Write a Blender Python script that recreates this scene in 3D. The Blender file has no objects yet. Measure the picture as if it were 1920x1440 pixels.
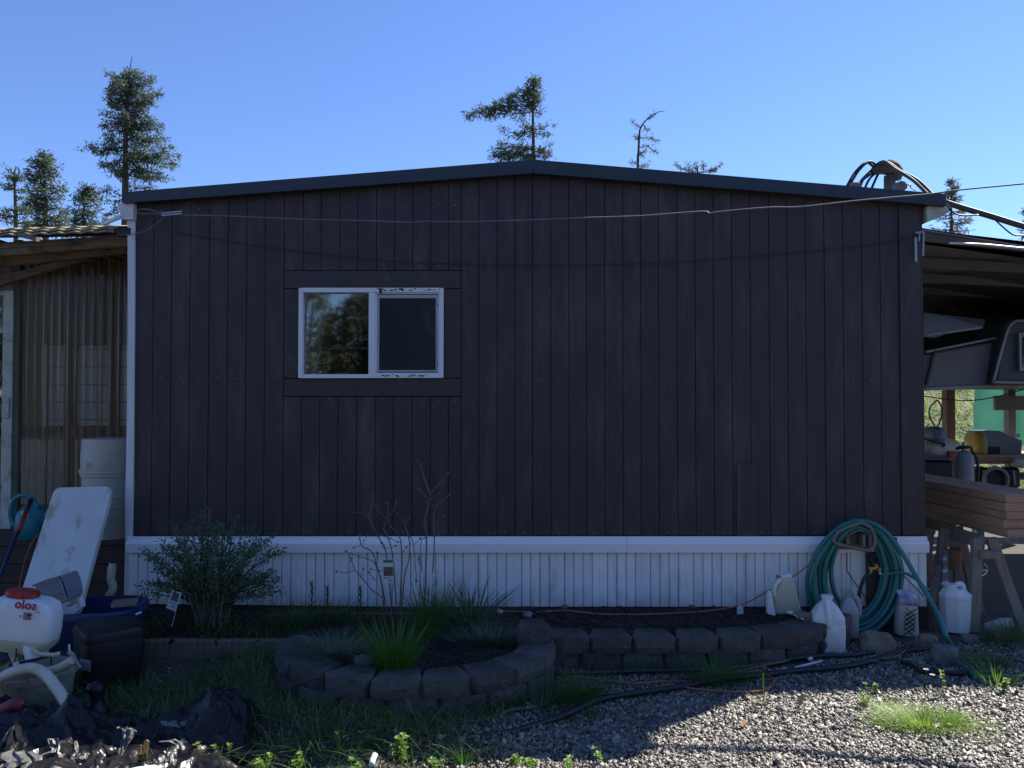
import bpy, bmesh, math, random
import numpy as np
from mathutils import Vector, Matrix, noise as mnoise
rnd = random.Random(7)
R = math.radians
scene = bpy.context.scene
COL = scene.collection

# ------------------------------------------------------------------ camera, sky, sun, exposure
F = 1450.0                       # focal length in pixels of the 1920 px wide frame
CAM_Z = 1.65
PITCH = R(1.25)
cam_d = bpy.data.cameras.new("camera")
cam_d.sensor_width = 36.0
cam_d.lens = F / 1920 * 36.0
cam_d.clip_start = 0.05
cam_d.clip_end = 3000
cam = bpy.data.objects.new("camera", cam_d)
cam.location = (0, 0, CAM_Z)
cam.rotation_euler = (R(90) + PITCH, 0, 0)
COL.objects.link(cam)
scene.camera = cam

SUN_TO = Vector((0.83, 0.635, 1.0)).normalized()      # towards the sun: behind the house, to the right
SUN_EL = math.asin(SUN_TO.z)
SUN_AZ = math.atan2(SUN_TO.x, SUN_TO.y)
world = bpy.data.worlds.new("World")
scene.world = world
world.use_nodes = True
wn = world.node_tree
bg = wn.nodes["Background"]
sky = wn.nodes.new("ShaderNodeTexSky")
sky.sky_type = 'NISHITA'
sky.sun_disc = False
sky.sun_elevation = SUN_EL
sky.sun_rotation = SUN_AZ
sky.altitude = 300
sky.air_density = 1.0
sky.dust_density = 0.0
sky.ozone_density = 10.0
tint = wn.nodes.new('ShaderNodeMix'); tint.data_type = 'RGBA'; tint.blend_type = 'MULTIPLY'; tint.inputs[0].default_value = 1
tint.inputs[7].default_value = (1.10, .965, 1.02, 1)      # clear spring sky, a touch more violet than the model's
wn.links.new(sky.outputs[0], tint.inputs[6]); wn.links.new(tint.outputs[2], bg.inputs[0])
bg.inputs[1].default_value = 0.09
sun_d = bpy.data.lights.new("sun", 'SUN')
sun_d.energy = 5.0
sun_d.angle = R(0.53)
sun_d.color = (1.0, 0.95, 0.87)
sun = bpy.data.objects.new("sun", sun_d)
sun.rotation_euler = SUN_TO.to_track_quat('Z', 'Y').to_euler()
sun.location = (8, 4, 9)
COL.objects.link(sun)
scene.view_settings.view_transform = 'Standard'
scene.view_settings.look = 'None'
scene.view_settings.gamma = 1
scene.view_settings.use_curve_mapping = False
scene.view_settings.exposure = 1.17
scene.render.engine = 'CYCLES'
scene.cycles.use_denoising = True
scene.cycles.max_bounces = 7
scene.cycles.transparent_max_bounces = 12

# ------------------------------------------------------------------ placing helpers
def ray(px, py):
    v = -(py - 720) / F
    return Vector(((px - 960) / F, math.cos(PITCH) - math.sin(PITCH) * v, math.sin(PITCH) + math.cos(PITCH) * v))
def ay(px, py, Y):
    d = ray(px, py); t = Y / d.y
    return Vector((d.x * t, Y, CAM_Z + d.z * t))
def az(px, py, Z):
    d = ray(px, py); t = (Z - CAM_Z) / d.z
    return Vector((d.x * t, d.y * t, Z))

WLOC = {}
def wloc(o):
    return WLOC.get(o.name, Vector((0, 0, 0)))
def tag(o, label=None, cat=None, group=None, kind=None):
    if label: o['label'] = label
    if cat: o['category'] = cat
    if group: o['group'] = group
    if kind: o['kind'] = kind
    return o
def thing(name, label, cat, loc=(0, 0, 0), group=None):
    o = bpy.data.objects.new(name, None)
    o.empty_display_size = 0.1
    COL.objects.link(o)
    o.location = loc
    WLOC[o.name] = Vector(loc)
    return tag(o, label, cat, group)
def copy_tree(o, loc, rotz=0.0, label=None, scale=None):
    r = o.copy(); COL.objects.link(r); r.location = loc; r.rotation_euler = (0, 0, rotz)
    if scale: r.scale = scale
    if label: r['label'] = label
    for ch in list(o.children):
        c = ch.copy(); COL.objects.link(c); c.parent = r
        for g in list(ch.children):
            k = g.copy(); COL.objects.link(k); k.parent = c
    return r

class MB:
    def __init__(s): s.v = []; s.f = []
    def add(s, vs, fs):
        n = len(s.v); s.v.extend([tuple(a) for a in vs]); s.f.extend([tuple(i + n for i in q) for q in fs]); return s
    def box(s, lo, hi, M=None):
        x0, y0, z0 = lo; x1, y1, z1 = hi
        vs = [Vector(p) for p in ((x0,y0,z0),(x1,y0,z0),(x1,y1,z0),(x0,y1,z0),(x0,y0,z1),(x1,y0,z1),(x1,y1,z1),(x0,y1,z1))]
        if M: vs = [M @ p for p in vs]
        return s.add(vs, [(0,3,2,1),(4,5,6,7),(0,1,5,4),(1,2,6,5),(2,3,7,6),(3,0,4,7)])
    def prism(s, poly, y0, y1):
        """polygon of (x, z) counter-clockwise seen from -Y, extruded in Y"""
        n = len(poly)
        vs = [(p[0], y0, p[1]) for p in poly] + [(p[0], y1, p[1]) for p in poly]
        fs = [tuple(range(n)), tuple(range(2*n-1, n-1, -1))]
        fs += [((i+1) % n, i, i + n, (i+1) % n + n) for i in range(n)]
        return s.add(vs, fs)
    def bar(s, a, b, w, h, up=(0, 0, 1)):
        a = Vector(a); b = Vector(b); d = b - a; L = d.length; d.normalize()
        u = Vector(up)
        if abs(d.dot(u)) > .98: u = Vector((0, 1, 0))
        sx = d.cross(u).normalized(); uz = sx.cross(d).normalized()
        vs = []
        for t in (a, b):
            for i, j in ((-1,-1),(1,-1),(1,1),(-1,1)): vs.append(t + sx*(i*w/2) + uz*(j*h/2))
        return s.add(vs, [(3,2,1,0),(4,5,6,7),(0,1,5,4),(1,2,6,5),(2,3,7,6),(3,0,4,7)])
    def tube(s, pts, r, n=6, caps=True, closed=False):
        pts = [Vector(p) for p in pts]; m = len(pts)
        rs = r if isinstance(r, (list, tuple)) else [r] * m
        vs = []; prev = None
        for i, p in enumerate(pts):
            if closed: d = pts[(i+1) % m] - pts[i-1]
            else: d = pts[min(i+1, m-1)] - pts[max(i-1, 0)]
            if d.length < 1e-9: d = Vector((0, 0, 1))
            d.normalize()
            if prev is None:
                u = Vector((0, 0, 1)) if abs(d.z) < .9 else Vector((1, 0, 0))
                u = (u - d * u.dot(d)).normalized()
            else:
                u = prev - d * prev.dot(d)
                u = u.normalized() if u.length > 1e-6 else Vector((1, 0, 0))
            prev = u; w = d.cross(u)
            for k in range(n):
                a = 2 * math.pi * k / n
                vs.append(p + (u * math.cos(a) + w * math.sin(a)) * rs[i])
        fs = []
        for i in range(m if closed else m - 1):
            j = (i + 1) % m
            for k in range(n):
                k2 = (k + 1) % n
                fs.append((i*n + k, i*n + k2, j*n + k2, j*n + k))
        if caps and not closed:
            fs.append(tuple(range(n - 1, -1, -1))); fs.append(tuple((m-1)*n + k for k in range(n)))
        return s.add(vs, fs)
    def loft(s, secs, n=20, power=4.0, M=None, cap_top=True, cap_bot=True):
        """secs: (z, half_x, half_y, off_x, off_y[, power])"""
        vs = []
        for sec in secs:
            z, a, b = sec[:3]; ox = sec[3] if len(sec) > 3 else 0; oy = sec[4] if len(sec) > 4 else 0
            pw = sec[5] if len(sec) > 5 else power
            for k in range(n):
                t = 2 * math.pi * (k + .5) / n
                c, q = math.cos(t), math.sin(t)
                x = math.copysign(abs(c) ** (2 / pw), c) * a; y = math.copysign(abs(q) ** (2 / pw), q) * b
                vs.append(Vector((x + ox, y + oy, z)))
        if M: vs = [M @ p for p in vs]
        fs = []
        for i in range(len(secs) - 1):
            for k in range(n):
                k2 = (k + 1) % n
                fs.append((i*n + k, i*n + k2, (i+1)*n + k2, (i+1)*n + k))
        if cap_bot: fs.append(tuple(range(n - 1, -1, -1)))
        if cap_top: fs.append(tuple((len(secs)-1)*n + k for k in range(n)))
        return s.add(vs, fs)
    def leaf(s, p, d, nrm, L, w, fold=.15):
        p = Vector(p); d = Vector(d).normalized(); nrm = Vector(nrm)
        sd = d.cross(nrm)
        if sd.length < 1e-5: sd = d.orthogonal()
        sd.normalize(); up = sd.cross(d)
        return s.add([p, p + d*L*.45 + sd*w/2 + up*fold*w, p + d*L, p + d*L*.45 - sd*w/2 + up*fold*w], [(0,1,2),(0,2,3)])
    def blade(s, p, ax, h, lean, w, droop=.5, segs=4):
        p = Vector(p); hd = Vector((math.cos(ax), math.sin(ax), 0)); sd = Vector((-hd.y, hd.x, 0))
        vs = []
        for i in range(segs + 1):
            t = i / segs
            out = lean * t + droop * lean * t * t
            q = p + hd * (h * out) + Vector((0, 0, h * (t - .45 * droop * lean * t ** 2.2)))
            ww = w * (1 - t ** 1.6) * (.75 + .5 * t * (1 - t))
            if i == segs: vs.append(q)
            else: vs += [q - sd*ww/2, q + sd*ww/2]
        fs = [(2*i, 2*i+1, 2*i+3, 2*i+2) for i in range(segs - 1)] + [(2*segs-2, 2*segs-1, 2*segs)]
        return s.add(vs, fs)
    def build(s, name, mat, parent=None, smooth=False, bevel=0.0, auto=None):
        w = wloc(parent) if parent else Vector((0, 0, 0))
        me = bpy.data.meshes.new(name)
        vs = [(a[0]-w.x, a[1]-w.y, a[2]-w.z) for a in s.v]
        me.from_pydata(vs, [], s.f)
        if mat: me.materials.append(mat)
        if smooth:
            me.polygons.foreach_set('use_smooth', [True] * len(me.polygons))
            if auto: me.set_sharp_from_angle(angle=R(auto))
        me.update()
        if bevel:
            bm = bmesh.new(); bm.from_mesh(me)
            bmesh.ops.remove_doubles(bm, verts=bm.verts, dist=1e-5)
            bmesh.ops.bevel(bm, geom=list(bm.edges), offset=bevel, segments=1, affect='EDGES', clamp_overlap=True)
            bm.to_mesh(me); bm.free()
        o = bpy.data.objects.new(name, me)
        COL.objects.link(o)
        if parent: o.parent = parent
        WLOC[o.name] = w
        return o

def top(name, mb, mat, label, cat, loc=None, group=None, kind=None, **k):
    """a thing that is one mesh; its origin goes to the given base point"""
    loc = Vector(loc) if loc is not None else Vector((0, 0, 0))
    mb.v = [(a[0]-loc.x, a[1]-loc.y, a[2]-loc.z) for a in mb.v]
    o = mb.build(name, mat, None, **k)
    o.location = loc
    WLOC[o.name] = loc
    return tag(o, label, cat, group, kind)

def spline(pts, sub=6):
    pts = [Vector(p) for p in pts]
    if len(pts) < 3: 
        return [pts[0].lerp(pts[-1], i / sub) for i in range(sub + 1)]
    out = []
    P = [pts[0]*2 - pts[1]] + pts + [pts[-1]*2 - pts[-2]]
    for i in range(1, len(P) - 2):
        a, b, c, d = P[i-1:i+3]
        for j in range(sub):
            t = j / sub
            out.append(.5 * ((2*b) + (c - a)*t + (2*a - 5*b + 4*c - d)*t*t + (3*b - a - 3*c + d)*t**3))
    out.append(pts[-1])
    return out

# ------------------------------------------------------------------ materials
def nodes(name):
    m = bpy.data.materials.new(name); m.use_nodes = True
    return m, m.node_tree.nodes, m.node_tree.links, m.node_tree.nodes["Principled BSDF"]
def lin(c): return (c[0], c[1], c[2], 1)
def mat(name, c1, c2=None, rough=.7, scale=6.0, bump=0.0, bscale=None, metal=0.0, spec=.5, stretch=(1, 1, 1), c3=None, c3_at=(.62, .72), c3_scale=2.0,
        c3_stretch=(1, 1, 1), island=None, transl=0.0, detail=6, objrand=0.0, splash=None, bdist=.01):
    """two-tone noise, optional stain layer c3, optional hue change per loose piece, optional translucency"""
    m, N, L, P = nodes(name)
    P.inputs['Roughness'].default_value = rough
    P.inputs['Metallic'].default_value = metal
    P.inputs['Specular IOR Level'].default_value = spec
    tc = N.new('ShaderNodeTexCoord')
    def mp(st):
        q = N.new('ShaderNodeMapping'); q.inputs['Scale'].default_value = st; L.new(tc.outputs['Object'], q.inputs[0]); return q
    base = None
    mp1 = mp(stretch)
    if c2 is None: c2 = tuple(x * .75 for x in c1)
    nz = N.new('ShaderNodeTexNoise'); nz.inputs['Scale'].default_value = scale; nz.inputs['Detail'].default_value = detail; nz.inputs['Roughness'].default_value = .62
    L.new(mp1.outputs[0], nz.inputs['Vector'])
    rp = N.new('ShaderNodeValToRGB'); rp.color_ramp.elements[0].position = .32; rp.color_ramp.elements[1].position = .68
    rp.color_ramp.elements[0].color = lin(c1); rp.color_ramp.elements[1].color = lin(c2)
    L.new(nz.outputs['Fac'], rp.inputs[0]); out = rp.outputs[0]
    if c3:
        mp2 = mp(c3_stretch)
        n2 = N.new('ShaderNodeTexNoise'); n2.inputs['Scale'].default_value = c3_scale; n2.inputs['Detail'].default_value = 7; n2.inputs['Roughness'].default_value = .68
        L.new(mp2.outputs[0], n2.inputs['Vector'])
        r2 = N.new('ShaderNodeMapRange'); r2.inputs[1].default_value = c3_at[0]; r2.inputs[2].default_value = c3_at[1]
        L.new(n2.outputs['Fac'], r2.inputs[0])
        mx = N.new('ShaderNodeMix'); mx.data_type = 'RGBA'
        L.new(r2.outputs[0], mx.inputs[0]); L.new(out, mx.inputs[6]); mx.inputs[7].default_value = lin(c3); out = mx.outputs[2]
    if island:
        ge = N.new('ShaderNodeNewGeometry')
        r3 = N.new('ShaderNodeValToRGB')
        els = r3.color_ramp.elements
        while len(els) < len(island): els.new(.5)
        for i, c in enumerate(island):
            els[i].position = i / (len(island) - 1); els[i].color = lin(c)
        L.new(ge.outputs['Random Per Island'], r3.inputs[0])
        mx = N.new('ShaderNodeMix'); mx.data_type = 'RGBA'; mx.blend_type = 'MULTIPLY'; mx.inputs[0].default_value = 1
        L.new(out, mx.inputs[6]); L.new(r3.outputs[0], mx.inputs[7]); out = mx.outputs[2]
    if objrand:
        oi = N.new('ShaderNodeObjectInfo'); mr = N.new('ShaderNodeMapRange'); mr.inputs[3].default_value = 1 - objrand; mr.inputs[4].default_value = 1 + objrand
        L.new(oi.outputs['Random'], mr.inputs[0])
        mx = N.new('ShaderNodeMix'); mx.data_type = 'RGBA'; mx.blend_type = 'MULTIPLY'; mx.inputs[0].default_value = 1
        L.new(out, mx.inputs[6]); L.new(mr.outputs[0], mx.inputs[7]); out = mx.outputs[2]
    if splash:                                         # rain-splashed dirt low on the piece
        sx = N.new('ShaderNodeSeparateXYZ'); L.new(tc.outputs['Object'], sx.inputs[0])
        ns = N.new('ShaderNodeTexNoise'); ns.inputs['Scale'].default_value = 9; ns.inputs['Detail'].default_value = 8; L.new(tc.outputs['Object'], ns.inputs['Vector'])
        ma = N.new('ShaderNodeMath'); ma.operation = 'MULTIPLY_ADD'; ma.inputs[1].default_value = .55; L.new(ns.outputs['Fac'], ma.inputs[0])
        sb = N.new('ShaderNodeMath'); sb.operation = 'SUBTRACT'; sb.inputs[1].default_value = splash[1]; L.new(sx.outputs['Z'], sb.inputs[0])
        ng = N.new('ShaderNodeMath'); ng.operation = 'MULTIPLY'; ng.inputs[1].default_value = -1.6; L.new(sb.outputs[0], ng.inputs[0]); L.new(ng.outputs[0], ma.inputs[2])
        mr = N.new('ShaderNodeMapRange'); mr.inputs[1].default_value = .12; mr.inputs[2].default_value = .62; mr.inputs[4].default_value = .75; L.new(ma.outputs[0], mr.inputs[0])
        mx = N.new('ShaderNodeMix'); mx.data_type = 'RGBA'; L.new(mr.outputs[0], mx.inputs[0]); L.new(out, mx.inputs[6]); mx.inputs[7].default_value = lin(splash[0]); out = mx.outputs[2]
    L.new(out, P.inputs['Base Color'])
    if bump:
        nb = N.new('ShaderNodeTexNoise'); nb.inputs['Scale'].default_value = bscale or scale * 4; nb.inputs['Detail'].default_value = 6
        L.new(mp1.outputs[0], nb.inputs['Vector'])
        b = N.new('ShaderNodeBump'); b.inputs['Strength'].default_value = min(1, bump); b.inputs['Distance'].default_value = bdist
        L.new(nb.outputs['Fac'], b.inputs['Height']); L.new(b.outputs[0], P.inputs['Normal'])
    if transl:
        tr = N.new('ShaderNodeBsdfTranslucent'); L.new(out, tr.inputs[0])
        ms = N.new('ShaderNodeMixShader'); ms.inputs[0].default_value = transl
        L.new(P.outputs[0], ms.inputs[1]); L.new(tr.outputs[0], ms.inputs[2])
        L.new(ms.outputs[0], N['Material Output'].inputs[0])
    return m

M = {}
M['siding'] = mat('siding_paint', (.043, .029, .031), (.033, .0225, .025), rough=.6, scale=4, stretch=(5, 5, .8), bump=.5, bscale=60, c3=(.105, .098, .085), c3_at=(.50, .86), c3_scale=1.3, c3_stretch=(4, 1, .9), objrand=.035)
M['trim_board'] = mat('trim_board_paint', (.05, .036, .034), (.036, .027, .028), rough=.6, scale=6, stretch=(1, 1, 3), bump=.4, c3=(.10, .095, .055), c3_at=(.58, .75), c3_scale=4)
M['groove'] = mat('groove_shade', (.019, .014, .016), (.014, .011, .012), rough=.9)  # siding paint with groove shade mixed into the colour; also backs skirting ribs
M['fascia'] = mat('fascia_metal', (.026, .034, .046), (.021, .028, .039), rough=.45, scale=3, c3=(.07, .075, .06), c3_at=(.66, .74), c3_scale=5)
M['roofmetal'] = mat('roof_metal', (.20, .20, .20), (.14, .14, .14), rough=.5, metal=.3)
M['vinyl'] = mat('white_vinyl', (.82, .82, .81), (.76, .76, .75), rough=.45, scale=2.5, stretch=(1, 1, 2), c3=(.46, .43, .36), c3_at=(.52, .85), c3_scale=2.2, c3_stretch=(5, 1, .8), objrand=.05, splash=((.20, .17, .13), .19))
M['vinyl_band'] = mat('white_vinyl_band', (.82, .82, .81), (.77, .77, .76), rough=.35, scale=1.2, c3=(.5, .47, .38), c3_at=(.66, .9), c3_scale=4)
M['whitetrim'] = mat('white_painted_trim', (.66, .68, .68), (.56, .58, .58), rough=.5, scale=4, stretch=(4, 4, .5), c3=(.35, .34, .28), c3_at=(.6, .8), c3_scale=3)
M['dirtywhite'] = mat('dirty_white_paint', (.55, .55, .48), (.35, .36, .27), rough=.6, scale=9, c3=(.12, .14, .06), c3_at=(.55, .7), c3_scale=8)
M['winframe'] = mat('window_frame_white', (.74, .75, .76), (.66, .67, .68), rough=.35, scale=3)
M['crud'] = mat('peeling_sealant', (.02, .018, .016), (.035, .03, .026), rough=.8, scale=30)
M['nail'] = mat('galvanised_nail', (.5, .5, .52), rough=.4, metal=.4)
M['alu'] = mat('dull_aluminium', (.42, .43, .44), (.34, .35, .36), rough=.38, metal=.8, scale=5)
M['darkred'] = mat('dark_red_sill', (.05, .02, .018), (.03, .013, .012), rough=.8, scale=10)
M['room'] = mat('room_wall', (.30, .27, .23), (.25, .22, .19), rough=.8)
M['curtain'] = mat('net_curtain', (.78, .76, .66), (.66, .64, .56), rough=.9, transl=.35)
M['soil'] = mat('dark_soil', (.020, .015, .012), (.036, .028, .022), rough=1, scale=30, bump=1, bscale=55)
M['block'] = mat('concrete_block', (.105, .095, .085), (.056, .051, .047), rough=.97, scale=9, bump=1, bscale=26, bdist=.022, c3=(.038, .046, .022), c3_at=(.50, .66), c3_scale=6, objrand=.22)
M['stone'] = mat('grey_stone', (.17, .17, .175), (.10, .10, .105), rough=.9, scale=10, bump=.8)
M['tanstone'] = mat('tan_stone', (.24, .20, .14), (.15, .125, .09), rough=.9, scale=9, bump=.8)
M['gravel'] = mat('crushed_basalt', (.235, .215, .188), (.145, .134, .12), rough=.5, scale=40, bump=.5, island=[(.4,.4,.42),(.7,.7,.7),(1,.98,.95),(1.9,1.8,1.65),(.5,.5,.5),(1.3,1.25,1.2),(2.3,2.2,2.0),(.6,.58,.56)])
M['wood'] = mat('weathered_wood', (.24, .18, .125), (.13, .095, .066), rough=.85, scale=5, stretch=(9, 9, .8), bump=.5)
M['woodh'] = mat('weathered_beam', (.30, .22, .145), (.15, .105, .07), rough=.85, scale=5, stretch=(.8, 9, 9), bump=.5, c3=(.05, .045, .03), c3_at=(.5, .7), c3_scale=4)
M['studwood'] = mat('stud_wood', (.30, .19, .125), (.19, .12, .08), rough=.85, scale=5, stretch=(9, 9, .8))
M['deck'] = mat('deck_board', (.075, .045, .034), (.045, .027, .022), rough=.8, scale=4, stretch=(.7, 6, 9), bump=.4)
M['lumber'] = mat('fir_lumber', (.46, .27, .165), (.33, .18, .105), rough=.75, scale=4, stretch=(1, 1, 12), bump=.3, c3=(.14, .08, .05), c3_at=(.55, .8), c3_scale=6, c3_stretch=(1, 1, 6))
M['sawhorse'] = mat('sawhorse_timber', (.28, .225, .175), (.19, .15, .115), rough=.85, scale=6, stretch=(5, 5, 1), bump=.4)
M['mossyroof'] = mat('mossy_roof_sheet', (.36, .30, .20), (.22, .185, .125), rough=.9, scale=8, bump=.6, c3=(.12, .115, .055), c3_at=(.5, .66), c3_scale=5)
M['cementbrown'] = mat('carport_fascia', (.13, .115, .10), (.09, .08, .07), rough=.85, scale=5)
M['darkply'] = mat('carport_dark_timber', (.20, .215, .22), (.15, .16, .165), rough=.8, scale=4)
M['teal'] = mat('green_hose_rubber', (.022, .185, .165), (.016, .145, .130), rough=.42, scale=6, c3=(.06, .13, .115), c3_at=(.6, .75), c3_scale=8)
M['tealcan'] = mat('teal_plastic', (.012, .20, .25), (.010, .16, .20), rough=.42)
M['hanger'] = mat('hose_hanger_plastic', (.20, .165, .135), (.15, .125, .10), rough=.6)
M['brass'] = mat('brass', (.46, .32, .13), (.36, .24, .10), rough=.4, metal=.8)
M['chrome'] = mat('bright_zinc', (.7, .7, .7), rough=.2, metal=1)
M['blackrub'] = mat('black_rubber', (.017, .018, .02), (.011, .012, .013), rough=.55)
M['blackpl'] = mat('black_plastic', (.007, .0075, .009), (.005, .0055, .007), rough=.55)
M['wire'] = mat('wire_jacket', (.17, .17, .17), (.12, .12, .12), rough=.55)
M['cable'] = mat('service_cable_jacket', (.045, .045, .05), (.07, .065, .06), rough=.6, scale=20)
M['copper'] = mat('orange_cord', (.40, .17, .07), (.30, .12, .05), rough=.6)
M['redcord'] = mat('maroon_cord', (.12, .045, .05), (.09, .035, .04), rough=.6)
M['whitepl'] = mat('white_plastic', (.70, .71, .70), (.62, .63, .61), rough=.42, scale=4, c3=(.40, .38, .30), c3_at=(.58, .8), c3_scale=5)
M['greyjug'] = mat('cloudy_plastic', (.44, .45, .44), (.36, .37, .36), rough=.45, transl=.25)
M['oldwhite'] = mat('yellowed_plastic', (.50, .47, .36), (.40, .37, .27), rough=.5, scale=5, c3=(.22, .20, .14), c3_at=(.55, .75), c3_scale=6)
M['barrel'] = mat('aged_barrel_plastic', (.47, .44, .37), (.38, .36, .30), rough=.5, scale=3, stretch=(1, 1, .5), c3=(.22, .21, .16), c3_at=(.55, .8), c3_scale=3)
M['tabletop'] = mat('table_plastic', (.60, .60, .56), (.52, .52, .48), rough=.5, scale=5, c3=(.36, .33, .23), c3_at=(.56, .62), c3_scale=2.2, c3_stretch=(2, 1, .8))
M['bluetub'] = mat('blue_tub_plastic', (.009, .028, .10), (.007, .022, .08), rough=.42)
M['greypl'] = mat('grey_sheet_plastic', (.20, .23, .26), (.16, .185, .21), rough=.45)
M['redpl'] = mat('red_plastic', (.38, .03, .025), (.28, .022, .02), rough=.45)
M['maroon'] = mat('maroon_plastic', (.17, .012, .03), (.13, .01, .024), rough=.5)
M['terracotta'] = mat('terracotta', (.30, .13, .075), (.22, .095, .055), rough=.8)
M['tubbeige'] = mat('beige_tub', (.30, .27, .20), (.22, .20, .15), rough=.7, scale=6, c3=(.08, .08, .05), c3_at=(.52, .7), c3_scale=5)
M['tarp'] = mat('black_sheeting', (.008, .008, .010), (.013, .012, .013), rough=.3, scale=6, bump=.7, bscale=22, c3=(.05, .045, .04), c3_at=(.62, .85), c3_scale=6, spec=.3)
M['film'] = mat('dusty_film', (.20, .195, .175), (.07, .068, .06), rough=.38, scale=18, bump=.8, bscale=35, c3=(.02, .02, .02), c3_at=(.58, .64), c3_scale=14)
M['textred'] = mat('red_print', (.45, .012, .03), rough=.5)
M['textblue'] = mat('blue_print', (.02, .03, .20), rough=.5)
M['printgreen'] = mat('green_print', (.05, .18, .05), rough=.6)
M['printbrown'] = mat('brown_print', (.16, .11, .08), (.08, .06, .05), rough=.6, scale=40)
M['paper'] = mat('label_paper', (.62, .63, .62), (.55, .56, .55), rough=.7)
M['ink'] = mat('grey_ink', (.10, .10, .11), rough=.7)
M['steel'] = mat('grey_cylinder_paint', (.25, .24, .22), (.19, .18, .165), rough=.5, scale=5)
M['camper'] = mat('camper_skin', (.21, .21, .205), (.16, .165, .165), rough=.5, scale=2)
M['camperdark'] = mat('camper_dark_panel', (.07, .08, .085), rough=.4)
M['campertrim'] = mat('camper_trim', (.30, .31, .32), (.24, .25, .26), rough=.4, metal=.5)
M['shade'] = mat('green_shade_cloth', (.055, .20, .14), (.045, .165, .115), rough=.8, scale=40, stretch=(1, 1, 5), transl=.55)
M['cream'] = mat('cream_plastic', (.62, .56, .42), (.5, .45, .34), rough=.5)
M['yellow'] = mat('yellow_plastic', (.45, .30, .04), (.33, .22, .03), rough=.5)
M['bluecloth'] = mat('blue_cloth', (.04, .08, .17), (.3, .34, .40), rough=.8, scale=18)
M['mesh_red'] = mat('red_rods', (.28, .035, .03), (.2, .03, .025), rough=.5)
GREENS = [(.8, .9, .7), (1, 1, 1), (1.15, 1.1, .8), (.7, .85, .75), (1.25, 1.2, .9)]
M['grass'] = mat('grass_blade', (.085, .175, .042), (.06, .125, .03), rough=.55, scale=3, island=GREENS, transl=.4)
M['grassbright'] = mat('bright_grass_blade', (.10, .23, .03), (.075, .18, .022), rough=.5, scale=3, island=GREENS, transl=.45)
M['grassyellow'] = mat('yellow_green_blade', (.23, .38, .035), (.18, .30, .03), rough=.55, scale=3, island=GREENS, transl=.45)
M['drygrass'] = mat('dry_straw', (.28, .22, .13), (.18, .14, .085), rough=.8, scale=5, island=GREENS)
M['lavender'] = mat('grey_green_leaf', (.16, .19, .135), (.11, .145, .10), rough=.7, scale=5, island=GREENS, transl=.2)
M['shrub'] = mat('shrub_leaf', (.075, .145, .058), (.052, .105, .042), rough=.45, scale=5, island=GREENS, transl=.2)
M['weed'] = mat('weed_leaf', (.22, .36, .06), (.16, .27, .05), rough=.55, scale=8, island=GREENS, transl=.45)
M['daylily'] = mat('strap_leaf', (.085, .16, .065), (.065, .125, .05), rough=.5, scale=3, island=GREENS, transl=.3)
M['twig'] = mat('twig_bark', (.20, .155, .13), (.13, .10, .085), rough=.85, scale=25)
M['bud'] = mat('bud', (.18, .13, .10), rough=.7)
M['drytwig'] = mat('dry_twig', (.22, .165, .115), (.14, .105, .075), rough=.85, scale=20)
M['bark'] = mat('conifer_bark', (.085, .062, .052), (.05, .038, .033), rough=.95, scale=4, stretch=(4, 4, .6), bump=.8)
M['needles'] = mat('conifer_needles', (.105, .13, .085), (.07, .095, .065), rough=.6, scale=.6, island=[(.6,.68,.65),(1,1,.95),(1.4,1.3,1.0),(.8,.92,.9)], transl=.4)
M['needles2'] = mat('conifer_needles_pale', (.15, .16, .11), (.11, .125, .09), rough=.6, scale=.6, island=[(.7,.75,.7),(1,1,.95),(1.3,1.25,1.0),(.85,.95,.9)], transl=.4)
M['petal'] = mat('white_petal', (.8, .8, .76), rough=.6, transl=.4)
M['bagblue'] = mat('blue_bag', (.03, .05, .22), (.5, .52, .6), rough=.5, scale=14)
M['bagcream'] = mat('cream_bag', (.5, .47, .38), (.4, .37, .3), rough=.6, scale=10)

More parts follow.
